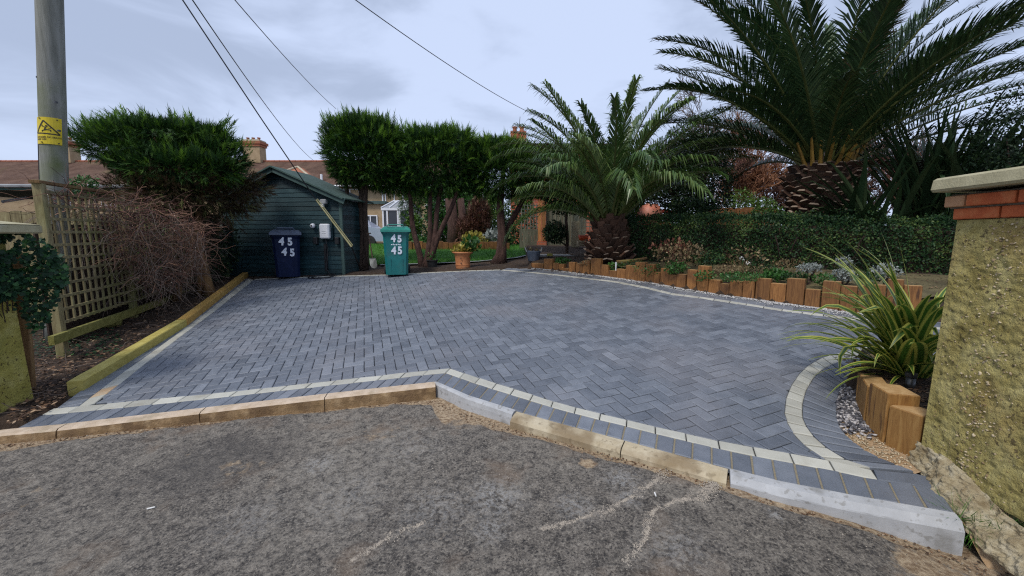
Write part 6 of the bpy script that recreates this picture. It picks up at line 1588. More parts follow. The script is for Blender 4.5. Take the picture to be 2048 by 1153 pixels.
    o = scatter('kerb_debris', PEB8, P, rots(rand_dirs(n, -.2, .2)), np.stack([RNG.uniform(.004, .012, n), RNG.uniform(.003, .008, n), RNG.uniform(.002, .006, n)], 1), RNG.uniform(0, 1, n), M['litter']); tag(o, 'grit and leaf bits along the foot of the kerb', kind='stuff')
left_side()

# ------------------------------------------------------------------ clipped trees at the back
def tree_base(px, py, Y):
    p = atY(px, py, Y); return (p.x, Y, ground_z(p.x, Y))
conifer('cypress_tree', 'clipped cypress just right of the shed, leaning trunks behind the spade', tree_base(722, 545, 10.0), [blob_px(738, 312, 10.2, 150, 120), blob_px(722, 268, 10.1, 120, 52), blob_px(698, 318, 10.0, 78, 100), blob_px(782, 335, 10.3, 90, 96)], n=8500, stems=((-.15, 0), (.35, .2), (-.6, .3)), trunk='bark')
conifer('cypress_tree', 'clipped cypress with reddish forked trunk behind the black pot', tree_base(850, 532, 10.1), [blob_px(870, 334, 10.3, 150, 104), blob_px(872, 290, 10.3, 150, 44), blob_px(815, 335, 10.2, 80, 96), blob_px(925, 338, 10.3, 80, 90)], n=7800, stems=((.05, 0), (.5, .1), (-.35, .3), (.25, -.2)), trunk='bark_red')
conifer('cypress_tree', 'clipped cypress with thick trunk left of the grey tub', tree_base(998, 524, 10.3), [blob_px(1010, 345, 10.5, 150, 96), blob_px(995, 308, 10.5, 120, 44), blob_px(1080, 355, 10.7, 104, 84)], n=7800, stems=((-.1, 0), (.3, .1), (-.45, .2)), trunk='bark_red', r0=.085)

# ------------------------------------------------------------------ pots, spade, tub, car
def small_things():
    b = drv(866, 545); x, Y = b.x, 10.0; b = atY(865, 541, 10.0)
    t = thing('plant_pot', 'small black plastic pot at the foot of the forked tree', 'plant pot', (b.x, 10, b.z)); m = MB(); m.lathe((b.x, 10, b.z), [(.10, 0), (.13, .22), (.145, .23), (.145, .26), (.12, .255), (.11, .2)], 16); m.build('pot', M['tyre'], t)
    leaf_cloud('seedling', [((b.x, 10, b.z + .33), (.12, .12, .1))], 60, .06, M['green_leaf'], t)
    b = atY(926, 541, 9.55)
    t = thing('terracotta_pot', 'large terracotta planter of yellow variegated plants at the back edge', 'plant pot', (b.x, 9.55, b.z)); s = 9.55 / F_PX
    m = MB(); m.lathe((b.x, 9.55, b.z), [(.155, 0), (.16, .05), (.168, .06), (.162, .08), (.175, .25), (.195, .38), (.235, .405), (.245, .43), (.21, .435), (.19, .39)], 28); m.build('pot', M['terracotta'], t, smooth_=True)
    for q in (.10, .13): 
        m = MB(); m.tube([(b.x + .170 * math.cos(a / 24 * 6.2832), 9.55 + .170 * math.sin(a / 24 * 6.2832), b.z + q) for a in range(25)], .007, 5); m.build('band', M['terracotta'], t)
    for z in (.18, .29):
        m = MB(); m.box((b.x - .02, 9.55 - .187 - .02 * (z > .2), b.z + z), (.025, .02, .025), bev=.006); m.build('boss', M['lamp'], t)
    leaf_cloud('foliage', [((b.x, 9.55, b.z + .50), (.25, .2, .10)), ((b.x + .1, 9.55, b.z + .53), (.2, .18, .12))], 330, .075, M['yellow_leaf'], t, tmpl=LEAF, up=.5)
    leaf_cloud('green_foliage', [((b.x + .18, 9.6, b.z + .56), (.2, .18, .16))], 160, .12, M['green_leaf'], t, tmpl=LEAF, up=.9)
    # spade leaning on the first tree
    a, c = atY(737, 468, 9.75), atY(748, 534, 9.55)
    t = thing('spade', 'spade leaning against the tree beside the shed, blade down', 'spade', c); k = a.lerp(c, .74)
    m = MB(); m.tube([a, k], .016, 7); m.build('shaft', M['handle'], t); m = MB(); m.tube([a + Vector((-.06, 0, .01)), a + Vector((.06, 0, .01))], .014, 6); m.build('grip', M['handle'], t)
    d = (c - k).normalized(); R = d.to_track_quat('-Z', 'Y').to_matrix(); m = MB(); m.add([tuple(k + R @ Vector(v)) for v in [(-.075, 0, 0), (.075, 0, 0), (.085, .0, -.17), (.05, 0, -.235), (0, 0, -.25), (-.05, 0, -.235), (-.085, 0, -.17), (0, .02, -.1), (-.075, .012, 0), (.075, .012, 0)]], [(0, 7, 1), (1, 7, 2), (2, 7, 3), (3, 7, 4), (4, 7, 5), (5, 7, 6), (6, 7, 0), (0, 1, 9, 8)]); m.build('blade', M['metal'], t)
    # grey flexible tub on small sleepers
    b = atY(1067, 523, 9.3)
    t = thing('rubber_tub', 'blue grey flexible tub with two handles on the low sleepers', 'tub', (b.x, 9.3, b.z)); m = MB(); m.lathe((b.x, 9.3, b.z), [(.11, 0), (.125, .02), (.165, .22), (.175, .235), (.16, .24), (.12, .05)], 20, .02); m.build('body', M['tub'], t, smooth_=True)
    for sx in (-1, 1):
        m = MB(); m.tube([(b.x + sx * .16, 9.22, b.z + .22), (b.x + sx * .19, 9.24, b.z + .30), (b.x + sx * .19, 9.34, b.z + .31), (b.x + sx * .16, 9.38, b.z + .22)], .011, 6); m.build('handle', M['slab'], t)
    leaf_cloud('garden_waste', [((b.x, 9.3, b.z + .23), (.14, .12, .05))], 90, .06, M['dry_leaf'], t)
    # grey slabs stacked behind the sleepers
    for k, (px, py, w, lab) in enumerate(((1105, 512, .85, 'pale slab lying right of the tub'), (1110, 518, .95, 'second pale slab under the first behind the sleepers'), (1160, 513, .75, 'slab edge at the foot of the small palm'))):
        c = atY(px, py, 9.6); m = MB(); m.box((c.x, 9.75, c.z), (w, .4, .045), rz=rnd(-.05, .05), bev=.006); tag(m.build('paving_slab', M['slab']), lab, 'paving slab', 'slabs stored behind the sleepers')
    c = atY(1100, 513, 9.4); m = MB(); m.box((c.x, 9.45, c.z + .03), (.13, .1, .06), bev=.01); tag(m.build('yellow_block', M['moss_stone']), 'small yellow block resting on the slabs', 'block')
    # car half hidden behind the first tree
    p = atY(696, 470, 21.0); x = p.x; zg = .98
    t = thing('parked_car', 'silver blue car partly hidden behind the first clipped tree', 'car', (x, 21, zg))
    prof = [(-2.0, .35), (-2.05, .75), (-1.7, .92), (-1.0, 1.0), (-.5, 1.42), (.8, 1.45), (1.45, 1.05), (2.0, .95), (2.1, .6), (2.05, .35)]
    m = MB(); n = len(prof); V = []
    for y, ins in ((20.2, 0), (21.8, 0)): V += [(x + a, y + (.12 if (z > 1.1 and y < 21) else (-.12 if z > 1.1 else 0)), zg + z) for a, z in prof]
    m.add(V, [tuple(range(n - 1, -1, -1)), tuple(range(n, 2 * n))] + [(i, (i + 1) % n, n + (i + 1) % n, n + i) for i in range(n)]); m.build('body', M['car'], t)
    m = MB(); m.add([(x - .85, 20.2, zg + 1.02), (x + 1.3, 20.2, zg + 1.05), (x + .75, 20.29, zg + 1.38), (x - .5, 20.29, zg + 1.36)], [(0, 1, 2, 3)]); m.build('side_window', M['glass'], t)
    for sx in (-1.3, 1.35):
        w = MB(); w.lathe((0, 0, 0), [(.08, -.1), (.31, -.1), (.33, 0), (.31, .1), (.08, .1)], 20); RX = Matrix.Rotation(math.radians(90), 3, 'X'); w.v = [tuple(RX @ Vector(v) + Vector((x + sx, 20.25, zg + .33))) for v in w.v]; w.build('wheel', M['tyre'], t)
    # cigarette end on the road
    q = drv(300, 1067, -.16); q = Vector((q.x, q.y, road_z(q.x, q.y) + .008)); m = MB(); m.tube([q, q + Vector((.035, .012, .003))], .0045, 8); tag(m.build('cigarette_end', M['butt']), 'white cigarette end lying on the asphalt', 'cigarette end')
    q = drv(1310, 1030, -.14); q = Vector((q.x, q.y, road_z(q.x, q.y) + .006)); m = MB(); m.tube([q, q + Vector((.003, .03, .001))], .004, 6); tag(m.build('twig_bit', M['butt']), 'short pale stick on the asphalt crack', 'stick')
    m = MB()
small_things()

# ------------------------------------------------------------------ sleeper retaining edge on the right
def pt_on(line, px):
    best = None
    for a, b in zip(line, line[1:]):
        for k in range(50):
            t = k / 50; x, y = a[0] + (b[0] - a[0]) * t, a[1] + (b[1] - a[1]) * t; q = y * math.cos(PITCH) - (zd(x, y) - 1.6) * math.sin(PITCH); e = abs(CX + F_PX * x / q - px)
            if best is None or e < best[0]: best = (e, x, y)
    return best[1], best[2]
def z4(a, b, y): return (1000 + a / 3.034, 1000 + b / 3.034, 220 + y / 3.034)
def z6(a, b, y): return (1350 + a / 3.844, 1350 + b / 3.844, 380 + y / 3.844)
SL = [z4(148, 190, 930), z4(190, 262, 932), z4(265, 318, 905), z4(318, 352, 930), z4(352, 385, 936), z4(385, 413, 962), z4(413, 455, 925), z4(457, 497, 935), z4(498, 543, 917), z4(545, 605, 903), z4(605, 655, 942), z4(655, 703, 977), z4(703, 760, 967), z4(760, 818, 945), z4(820, 878, 925), z4(878, 930, 937), z4(930, 965, 985), z4(968, 1020, 963), z4(1020, 1068, 1003), z4(1068, 1122, 998), z4(1126, 1188, 972),
      z4(1190, 1258, 948), z4(1260, 1330, 1033), z4(1330, 1388, 1057), z6(413, 512, 703), z6(515, 607, 703), z6(609, 722, 683), z6(725, 845, 722), z6(847, 985, 685), z6(987, 1110, 768), z6(1113, 1258, 705), z6(1260, 1385, 742), z6(1388, 1500, 738), z6(1502, 1600, 734), (1767, 1800, 560), (1801, 1838, 572)]
def sleepers():
    t = thing('sleeper_wall', 'stepped retaining edge of upright orange sleepers along the right bed', 'retaining wall', (2.4, 7.1, .78))
    for x0, x1, ty in SL:
        a, b = pt_on(SLP, x0), pt_on(SLP, x1); mx_, my = (a[0] + b[0]) / 2, (a[1] + b[1]) / 2; z = atY((x0 + x1) / 2, ty, my).z
        w = math.hypot(b[0] - a[0], b[1] - a[1]) - .006; rz = math.atan2(b[1] - a[1], b[0] - a[0]); z0 = zd(mx_, my) - .08; lean = rnd(-.012, .012)
        n = Vector((-math.sin(rz), math.cos(rz), 0)) * (.05 + rnd(-.008, .008))
        m = MB(); m.box((mx_ + n.x, my + n.y, (z + z0) / 2), (w, .1, z - z0), rot=Matrix.Rotation(rz, 3, 'Z') @ Matrix.Rotation(lean, 3, 'Y'), bev=.005)
        fi = len(m.f) 
        m.m = [1 if i == 1 else 0 for i in range(fi)]
        m.build('sleeper', [M['sleeper'], M['sleeper_end']], t)
    # pale gravel along its foot
    L_ = offset_line(SLP, -.10); n = 3600; P = []
    while len(P) < n:
        i = random.randrange(len(SLP) - 1); u = random.random(); p = lerp2(SLP[i], SLP[i + 1], u)
        q = lerp2(RT_OUT2[0], RT_OUT2[1], 0); w = .05 + .14 * abs(noise.noise(Vector((p[0] * 1.7, p[1] * 1.7, 0)))) * 2
        s_ = abs(random.gauss(0, .5)) * w; dx, dy = SLP[i + 1][0] - SLP[i][0], SLP[i + 1][1] - SLP[i][1]; l = math.hypot(dx, dy)
        x, y = p[0] + dy / l * s_, p[1] - dx / l * s_; P.append((x, y, zd(x, y) + .006))
    P = np.array(P); o = scatter('gravel', PEB8, P, rots(rand_dirs(n, -.3, .3)), np.stack([RNG.uniform(.008, .017, n), RNG.uniform(.006, .012, n), RNG.uniform(.004, .010, n)], 1), RNG.uniform(.1, 1, n), M['gravel_l']); tag(o, 'pale gravel strip along the foot of the upright sleepers', kind='stuff')
    # grey strip between paving and sleepers
    m = MB(); A_ = resample(RT_OUT2, 24); B_ = None
    m.add([(p[0], p[1], zd(*p) - .006) for p in resample(RT_OUT, 24)] + [(p[0] , p[1], zd(*p) - .006) for p in resample([lerp2(RT_OUT2[0], SLP[0], .2)] + SLP + [(5.6, 4.3)], 24)[::-1]], [tuple(range(50))])
    tag(m.build('gravel_bed', M['gravel_floor'] if 'gravel_floor' in M else M['slab']), 'grey strip between the paving and the sleepers', kind='structure')
sleepers()

# ------------------------------------------------------------------ right bed: hedge, palms, flax, small plants
def right_bed():
    A, B = Vector((2.35, 9.0, 0)), Vector((7.4, 5.9, 0)); nseg = 16
    t = thing('hedge', 'long clipped dark green hedge behind the upright sleepers', 'hedge', (5, 7.7, .95)); d = (B - A).normalized(); nr = Vector((d.y, -d.x, 0)); Lh = (B - A).length
    n = 34000; s = RNG.uniform(0, Lh, n); side = RNG.random(n)
    P = np.zeros((n, 3)); Nn = np.zeros((n, 3)); 
    for i in range(n):
        p = A + d * s[i]; zt = 1.6 + .035 * p.y + .05 + .06 * noise.noise(Vector((s[i] * 3.1, 2, 3))) + .05 * noise.noise(Vector((s[i] * 1.1, 0, 3))) + .07 * math.sin(s[i] * .9) * .6; zb = ground_z(p.x, p.y) + .02; bul = .13 * noise.noise(Vector((s[i] * 1.6, 1, 0))) + .08 * noise.noise(Vector((s[i] * 4.5, P[i, 2] * 2, 8)))
        if side[i] < .68:
            h = random.random() ** .8; z = zb + (zt - zb) * h; off = .42 + bul - .12 * (1 - h) + random.gauss(0, .035) - (.10 * (h - .85) / .15 if h > .85 else 0); N_ = nr + Vector((0, 0, .25))
        else:
            off = rnd(-.45, .42); z = zt + random.gauss(0, .03); N_ = Vector((0, 0, 1)) + nr * .2
        if random.random() < .18: off *= rnd(.4, .95); z -= rnd(0, .1)
        q = p + nr * off; P[i] = (q.x, q.y, z); Nn[i] = N_
    dr = Nn * .35 + RNG.normal(0, .8, (n, 3)); tint = np.array([noise.noise(Vector(p) * 3.0) for p in P]) * .5 + .42 + RNG.normal(0, .2, n)
    scatter('foliage', LEAF_S, P, rots(dr, RNG.uniform(-.8, .8, n), Nn), RNG.uniform(.022, .055, n), tint, M['privet'], t)
    S = np.array([tuple(A + d * (Lh * (k + .5) / 60) + nr * rnd(-.2, .3) + Vector((0, 0, .85))) for k in range(60)]); Pq = walk(S, np.array([(rnd(-.3, .3), rnd(-.3, .3), 1) for _ in range(60)]), .85, 6, .12); strands('stems', Pq, np.full((60, 7), .012), np.full(60, .4), M['bark'], t, 4)
    m = MB(); hh = zd(4, 8) + .25
    V = []; 
    for k in range(9):
        p = A + d * (Lh * k / 8); z0 = ground_z(p.x, p.y) - .02; z1 = 1.6 + .033 * p.y - .06
        for o_, z in ((.22, z0), (.30, z1 - .1), (.2, z1), (-.3, z1), (-.35, z0)): q = p + nr * o_; V.append((q.x, q.y, z))
    m.add(V, [(k * 5 + j, (k + 1) * 5 + j, (k + 1) * 5 + (j + 1) % 5, k * 5 + (j + 1) % 5) for k in range(8) for j in range(5)]); m.build('inner_thicket', M['bark'], t)
    leaf_cloud('top_growth', [blob_px(1690, 432, 7.3, 130, 34), blob_px(1545, 436, 7.9, 110, 22)], 1800, .045, M['privet'], t)
    shrub('yellow_edge_bush', 'yellow green leafy bush at the foot of the big palm trunk', 'shrub', (atY(1540, 450, 8.4).x, 8.4, 1.0), [blob_px(1535, 428, 8.4, 60, 26)], 700, .05, 'lime_leaf', stems=0)

    # big palm
    bx, Y = atY(1636, 430, 8.3).x, 8.3; zc = atY(1636, 335, 8.3).z
    fr = []
    for az, e, l, dr_, sd in ((180, 60, 4.1, 60, 0), (186, 56, 4.0, 60, .05), (184, 42, 3.9, 56, .1), (176, 24, 3.4, 52, 0), (172, 74, 4.5, 46, 0), (0, 56, 4.4, 48, 0), (6, 44, 4.6, 36, 0), (-8, 33, 4.4, 36, 0), (2, 70, 4.5, 38, 0), (-4, 18, 3.6, 40, 0), (10, 50, 4.4, 40, 0)): fr.append((az, e, l, dr_, sd, rnd(.3, .55)))
    for az, e, l, dr_ in ((14, 62, 4.2, 62), (330, 2, 2.4, 62), (262, 70, 3.9, 45)): fr.append((az, e, l, dr_, 0, -.4))
    for k in range(54):
        u = k / 54; az = k * 137.5 + rnd(-8, 8); e = 87 - 62 * u + rnd(-5, 5); fr.append((az, e, rnd(3.4, 4.3) * (1 - .12 * u), rnd(36, 62), rnd(-.12, .12), rnd(.2, .6)))
    H = zc - .95
    pt, top = palm('palm_tree', 'huge date palm with thick scaly trunk behind the hedge on the right', (bx, Y, .95), zc, fr, .5, 20, 17, (.15, .19, .055), nl=118, ll=.66, w=.0135,
                   core_prof=[(.60, 0), (.58, H * .3), (.56, H * .7), (.60, H * .9), (.48, H), (.15, H + .2)], sag=.22)
    for k in range(10):
        az = math.radians(200 + 140 * k / 9 + rnd(-4, 4)); e = math.radians(rnd(55, 76)); l = rnd(.55, .85); a = top + Vector((math.cos(az) * .42, math.sin(az) * .42, -.12)); b = a + Vector((math.cos(az) * math.cos(e), math.sin(az) * math.cos(e), math.sin(e))) * l
        m = MB(); m.tube([a, a.lerp(b, .35), b], [.062, .034, .02], 6); m.build('petiole', M['petiole'], pt)
    # smaller palm
    bx, Y = atY(1218, 500, 8.55).x, 8.55; zb = zd(bx, 8.2) + .1; zc = atY(1218, 455, 8.55).z
    fr = []
    for az, e, l, dr_, sd in ((180, 60, 2.9, 108, 0), (186, 70, 3.1, 105, 0), (176, 76, 3.3, 100, 0), (178, 48, 2.6, 100, 0), (0, 62, 3.2, 78, 0), (8, 56, 3.2, 62, 0), (-6, 50, 3.1, 60, 0), (3, 72, 3.4, 62, 0), (190, 82, 3.2, 55, 0), (-170, 34, 2.3, 95, 0), (0, 66, 3.3, 75, .1), (20, 78, 3.4, 40, 0)): fr.append((az, e, l, dr_, sd, rnd(.35, .7)))
    for k in range(48):
        u = k / 48; az = k * 137.5 + rnd(-8, 8); e = 83 - 43 * u + rnd(-5, 5); sd_ = abs(math.cos(math.radians(az))); dr_ = rnd(72, 118) - 30 * (1 - u); e = e + 8 * sd_ * u; dr_ *= 1 - .30 * sd_; fr.append((az, e, rnd(2.6, 3.2) * (1 - .15 * u), dr_, rnd(-.2, .2), rnd(.3, .75)))
    H = zc - zb
    palm('palm_tree', 'smaller bright arching date palm with stubby trunk near the drive edge', (bx, Y, zb), zc, fr, .3, 10, 15, (.26, .17, .05), mats=('frond_b', 'rachis'), nl=88, ll=.56, w=.012,
         core_prof=[(.28, 0), (.33, H * .3), (.31, H * .7), (.25, H), (.1, H + .15)], sag=.62, boot_up=1.1)
    # dark flax clumps
    for (px, py, Y, n, lm, lab, spr) in ((1860, 455, 7.3, 180, 2.5, 'tall dark green flax with sword leaves above the right pillar', .75), (1745, 450, 7.2, 42, 1.7, 'lower dark flax fanning in front of the big palm trunk', 1.1), (1960, 440, 6.6, 70, 2.0, 'dark flax clump at the far right edge', .6)):
        b = atY(px, py, Y); t = thing('flax_plant', lab, 'flax plant', (b.x, Y, b.z - .3), 'dark flax plants behind the hedge')
        for k in range(n):
            l = lm * rnd(.6, 1.08); e = math.radians(90 - abs(random.gauss(0, 27)) * spr - 3); az = rnd(0, 360)
            if spr > 1: e = math.radians(rnd(22, 75)); az = rnd(130, 260)
            m, ed = blade_mesh(l, rnd(.028, .045), e, math.radians(rnd(15, 55)), .4, rnd(-.5, .5), rnd(-.3, .3), kink=(rnd(.5, .8), rnd(.4, 1.2)) if random.random() < .18 else None, nseg=8, tint=rnd(.15, .75))
            o = m.build('blade', M['flax_dark'], t, world=False); o.location = (rnd(-.28, .28), rnd(-.28, .28), rnd(0, .15)); o.rotation_euler = (0, 0, math.radians(az))
    # small plants between sleepers and hedge
    G = 'small plants in the right bed'
    def low(px, py, Y, w, h, n, size, mat, lab, name='bed_plant', tmpl=LEAF_S, up=.7, stems=0, **k):
        c = atY(px, py, Y); s = Y / F_PX; g = ground_z(c.x, Y) + .12
        return shrub(name, lab, 'plant', (c.x, Y, g), [((c.x, Y, c.z), (w / 2 * s, w / 2 * s * .8, h / 2 * s))], n, size, mat, stems=stems, group=G, tmpl=tmpl, up=up, **k)
    low(1362, 510, 6.9, 100, 46, 700, .05, 'dry_leaf', 'dry brown and cream leaved plant behind the tallest sleeper', stems=10, stem_mat='twig_red', stem_r=.006)
    low(1345, 495, 7.2, 80, 24, 150, .06, 'red_leaf', 'russet spiky plant below the left end of the hedge', tmpl=LEAF, up=1.2)
    low(1352, 535, 6.75, 40, 22, 360, .045, 'green_leaf', 'small bright green clump left of the tallest sleeper')
    low(1232, 535, 7.9, 40, 14, 300, .045, 'green_leaf', 'green ground plant at the foot of the small palm')
    low(1125, 525, 8.8, 34, 16, 260, .05, 'green_leaf', 'green tuft between sleepers and slabs', tmpl=LEAF, up=1.3)
    low(1485, 555, 6.0, 90, 16, 700, .035, 'green_leaf', 'bright green low mat behind the middle sleepers')
    low(1552, 552, 5.9, 46, 22, 420, .045, 'green_leaf', 'green tufted plant right of the low green mat', tmpl=LEAF, up=1.4)
    low(1485, 525, 6.5, 80, 60, 240, .05, 'dry_leaf', 'straggly straw coloured stems before the hedge', stems=26, stem_mat='dry_leaf', stem_r=.004)
    low(1620, 537, 5.8, 44, 16, 420, .03, 'silver_leaf', 'dark stemmed grey shrublet left of the silver bush', stems=5)
    low(1688, 552, 5.6, 44, 26, 620, .032, 'silver_leaf', 'silver grey lavender bush behind the right sleepers', stems=3)
    low(1690, 527, 5.9, 30, 22, 260, .032, 'silver_leaf', 'second silver bush above the lavender', stems=2)
    low(1770, 545, 5.3, 50, 30, 360, .035, 'silver_leaf', 'silver foliage seen through the variegated flax', stems=2)
    low(1420, 520, 6.6, 50, 30, 300, .045, 'privet', 'dark green plant right of the tallest sleeper')
    for k_, (px, py, Y, w, mt) in enumerate(((1300, 540, 7.2, 60, 'green_leaf'), (1410, 552, 6.3, 40, 'green_leaf'), (1455, 542, 6.3, 50, 'dry_leaf'), (1590, 556, 5.7, 46, 'privet'), (1648, 560, 5.5, 40, 'green_leaf'), (1735, 556, 5.2, 50, 'privet'), (1270, 532, 7.6, 50, 'privet'), (1520, 535, 6.6, 60, 'privet'), (1575, 530, 6.5, 60, 'dry_leaf'), (1180, 530, 8.2, 40, 'dry_leaf'))):
        low(px, py, Y, w, 20, 300, .036, mt, ('low ' + {'green_leaf': 'bright green', 'dry_leaf': 'dry straw coloured', 'privet': 'dark green'}[mt] + ' ground plant ' + ['between the small palm and the russet plant', 'just right of the tallest sleeper', 'between the low mat and the hedge', 'left of the dark stemmed shrublet', 'between the shrublet and the lavender', 'under the striped flax tips', 'right of the small palm foot', 'below the white flower heads', 'below the middle of the hedge', 'left of the small palm foot'][k_]))
    # white flower heads
    c = atY(1485, 519, 6.4); t = thing('white_flower', 'white flower heads on a thin stem before the hedge', 'flower', (c.x, 6.4, c.z - .3)); [leaf_cloud('flower_head', [((c.x + q, 6.4, c.z - q * .6), (.035, .03, .018))], 16, .03, M['butt'], t) for q in (0, .1)]; m = MB(); m.tube([(c.x, 6.4, c.z - .3), (c.x, 6.4, c.z)], .004, 4); m.build('stem', M['green_leaf'], t)
    # olive ground strip and bark mulch
    m = MB(); A2 = resample([(p[0] + .05, p[1] + .2) for p in SLP[3:]] , 16); B2 = resample([(A + nr * .5).to_tuple()[:2], (B + nr * .5).to_tuple()[:2]], 16)
    V = [(p[0], p[1], ground_z(*p) + .185) for p in A2] + [(p[0], p[1], ground_z(*p) + .19) for p in B2[::-1]]; m.add(V, [(i, i + 1, 32 - i, 33 - i) for i in range(16)]); tag(m.build('bed_soil', M['soil_dry']), 'olive mossy ground of the right bed', kind='structure')
    n = 2500; i = RNG.integers(0, 16, n); u = RNG.random(n); P = []
    for k in range(n):
        a = A2[i[k]]; b = B2[i[k]]; q = lerp2(a, b, u[k]); P.append((q[0] + rnd(-.15, .15), q[1] + rnd(-.1, .1), ground_z(*q) + .195))
    o = scatter('bed_litter', LEAF_S, np.array(P), rots(rand_dirs(n, -.2, .3)), RNG.uniform(.015, .05, n), RNG.normal(.4, .25, n), M['litter']); tag(o, 'dead leaves scattered over the right bed', kind='stuff')
    c = atY(1262, 522, 7.9); m = MB(); m.tube([(c.x - .28, 7.9, c.z - .02), (c.x, 7.85, c.z), (c.x + .3, 7.9, c.z + .05)], [.03, .035, .025], 6); tag(m.build('timber_offcut', M['post_wood']), 'orange brown timber offcut lying behind the sleepers', 'timber')
    c = atY(1232, 530, 7.75); m = MB(); m.tube([(c.x, 7.75, c.z - .12), (c.x, 7.75, c.z + .05)], .014, 7); tag(m.build('marker_light', M['white']), 'small white garden stake light behind the sleepers', 'garden light')
right_bed()

# ------------------------------------------------------------------ planter and pillar on the right
PILY = 2.21
def right_front():
    # planter sleepers round the curve
    t = thing('planter_wall', 'curved planter edge of four upright sleepers below the variegated flax', 'planter', (2.6, 2.7, .3))
    def post(pa, pb, ztop_px, depth, name='sleeper', zoff=0):
        a, b = Vector((*pa, 0)), Vector((*pb, 0)); d = (b - a).normalized(); n = Vector((-d.y, d.x, 0)); 
        if n.x < 0: n = -n
        mid = (a + b) / 2; zt = atY(ztop_px[0], ztop_px[1], mid.y).z; z0 = zd(mid.x, mid.y) - .08; c = mid + n * depth / 2
        m = MB(); m.box((c.x, c.y, (zt + z0) / 2), ((b - a).length - .008, depth, zt - z0), rz=math.atan2(d.y, d.x), bev=.006); m.m = [1 if i == 1 else 0 for i in range(len(m.f))]
        return m.build('sleeper', [M['sleeper_olive'], M['sleeper_end']], t)
    post(d2(1768, 884), d2(1836, 917), (1780, 822), .16)
    post(d2(1729, 846), d2(1766, 882), (1745, 776), .17)
    post(d2(1712, 805), d2(1727, 843), (1718, 760), .13)
    post(d2(1712, 778), d2(1711, 803), (1716, 752), .13)
    post(d2(1718, 752), d2(1758, 738), (1735, 706), .13)
    # soil inside
    zs = atY(1830, 860, 2.6).z
    m = MB(); V = [(2.60, 2.28, .50), (2.62, 2.62, .53), (2.74, 2.95, .56), (2.90, 3.32, .60), (3.1, 3.5, .62), (3.4, 3.4, .62), (3.4, 2.24, .50), (2.6, 2.24, .49)]; m.add(V, [tuple(range(8))]); tag(m.build('planter_soil', M['soil']), 'dark soil filling the right planter', kind='structure')
    n = 900; P = np.stack([RNG.uniform(2.66, 3.3, n), RNG.uniform(2.25, 3.3, n), RNG.uniform(.5, .6, n)], 1); P[:, 2] = .47 + (P[:, 1] - 2.1) * .10 + .015; o = scatter('bark_mulch', LEAF_S, P, rots(rand_dirs(n, -.3, .4)), RNG.uniform(.015, .05, n), RNG.normal(.4, .25, n), M['litter']); tag(o, 'bark chips on the planter soil', kind='stuff')
    # gravel between curve and planter: slate chips, then sandy grit near the road
    pol = RG_IN[4:] + [(2.42, 2.2), (2.62, 2.3), (2.64, 2.5), (2.7, 2.7), (2.8, 2.95), (2.9, 3.2), (3.0, 3.45), (3.2, 3.55)]
    m = MB(); m.add([(x, y, zd(x, y) - .016) for x, y in pol], [tuple(range(len(pol)))]); tag(m.build('sand_bed', M['sandy']), 'orange sandy ground between the paving curve and the planter', kind='structure')
    P = []; 
    while len(P) < 2600:
        x, y = rnd(2.1, 3.1), rnd(2.45, 3.6)
        if inside((x, y), pol) and random.random() < smooth(2.45, 2.75, y): P.append((x, y, zd(x, y) - .004 + rnd(-.004, .008)))
    n = len(P); o = scatter('slate_chips', PEBBLE, np.array(P), rots(rand_dirs(n, -.3, .3)), np.stack([RNG.uniform(.010, .02, n), RNG.uniform(.007, .014, n), RNG.uniform(.005, .010, n)], 1), np.where(RNG.random(n) < .35, RNG.uniform(.6, 1, n), RNG.uniform(0, .4, n)), M['gravel_d']); tag(o, 'slate and white pebbles between the paving curve and the planter', kind='stuff')
    P = []
    while len(P) < 700:
        x, y = rnd(2.15, 2.6), rnd(2.2, 2.8)
        if inside((x, y), pol): P.append((x, y, zd(x, y) - .012))
    n = len(P); o = scatter('sandy_grit', PEB8, np.array(P), rots(rand_dirs(n, -.3, .3)), np.stack([RNG.uniform(.004, .013, n), RNG.uniform(.003, .01, n), RNG.uniform(.003, .007, n)], 1), RNG.uniform(.2, 1, n), M['pebble_w']); tag(o, 'pale grit on the sandy ground below the planter', kind='stuff')
    # bollard light
    b = atY(1816, 800, 2.75); m = thing('garden_light', 'short dark steel garden light in the planter', 'garden light', (b.x, 2.75, .5)); zt = atY(1816, 745, 2.75).z
    q = MB(); q.lathe((b.x, 2.75, .5), [(.028, 0), (.028, zt - .5 - .035)], 16); q.build('post', M['lamp'], m, smooth_=True); q = MB(); q.lathe((b.x, 2.75, zt - .035), [(.031, 0), (.033, .005), (.033, .03), (.028, .035)], 16); q.build('cap', M['lamp'], m)
    # variegated flax
    b = Vector((3.0, 2.98, .52)); t = thing('variegated_flax', 'green and yellow striped flax arching beside the right pillar', 'flax plant', b)
    def bl(az, e, l, w, bend, tw=0, sd=0, kink=None, off=None):
        m, ed = blade_mesh(l, w, math.radians(e), math.radians(bend), .32, tw, sd, kink, 12, rnd(.2, .9)); o = m.build('leaf', M['flax_var'], t, world=False, smooth_=True); set_attr(o.data, 'edge', ed)
        o.location = off or (rnd(-.10, .10), rnd(-.10, .10), rnd(-.02, .05)); o.rotation_euler = (0, 0, math.radians(az))
    for k in range(84):
        az = rnd(95, 275) if random.random() < .8 else rnd(-60, 60); e = rnd(34, 84); l = rnd(.55, 1.0); bl(az, e, l, rnd(.015, .034), rnd(35, 105), rnd(-.7, .7), rnd(-.35, .35), kink=(rnd(.55, .8), rnd(.5, 1.4)) if random.random() < .15 else None)
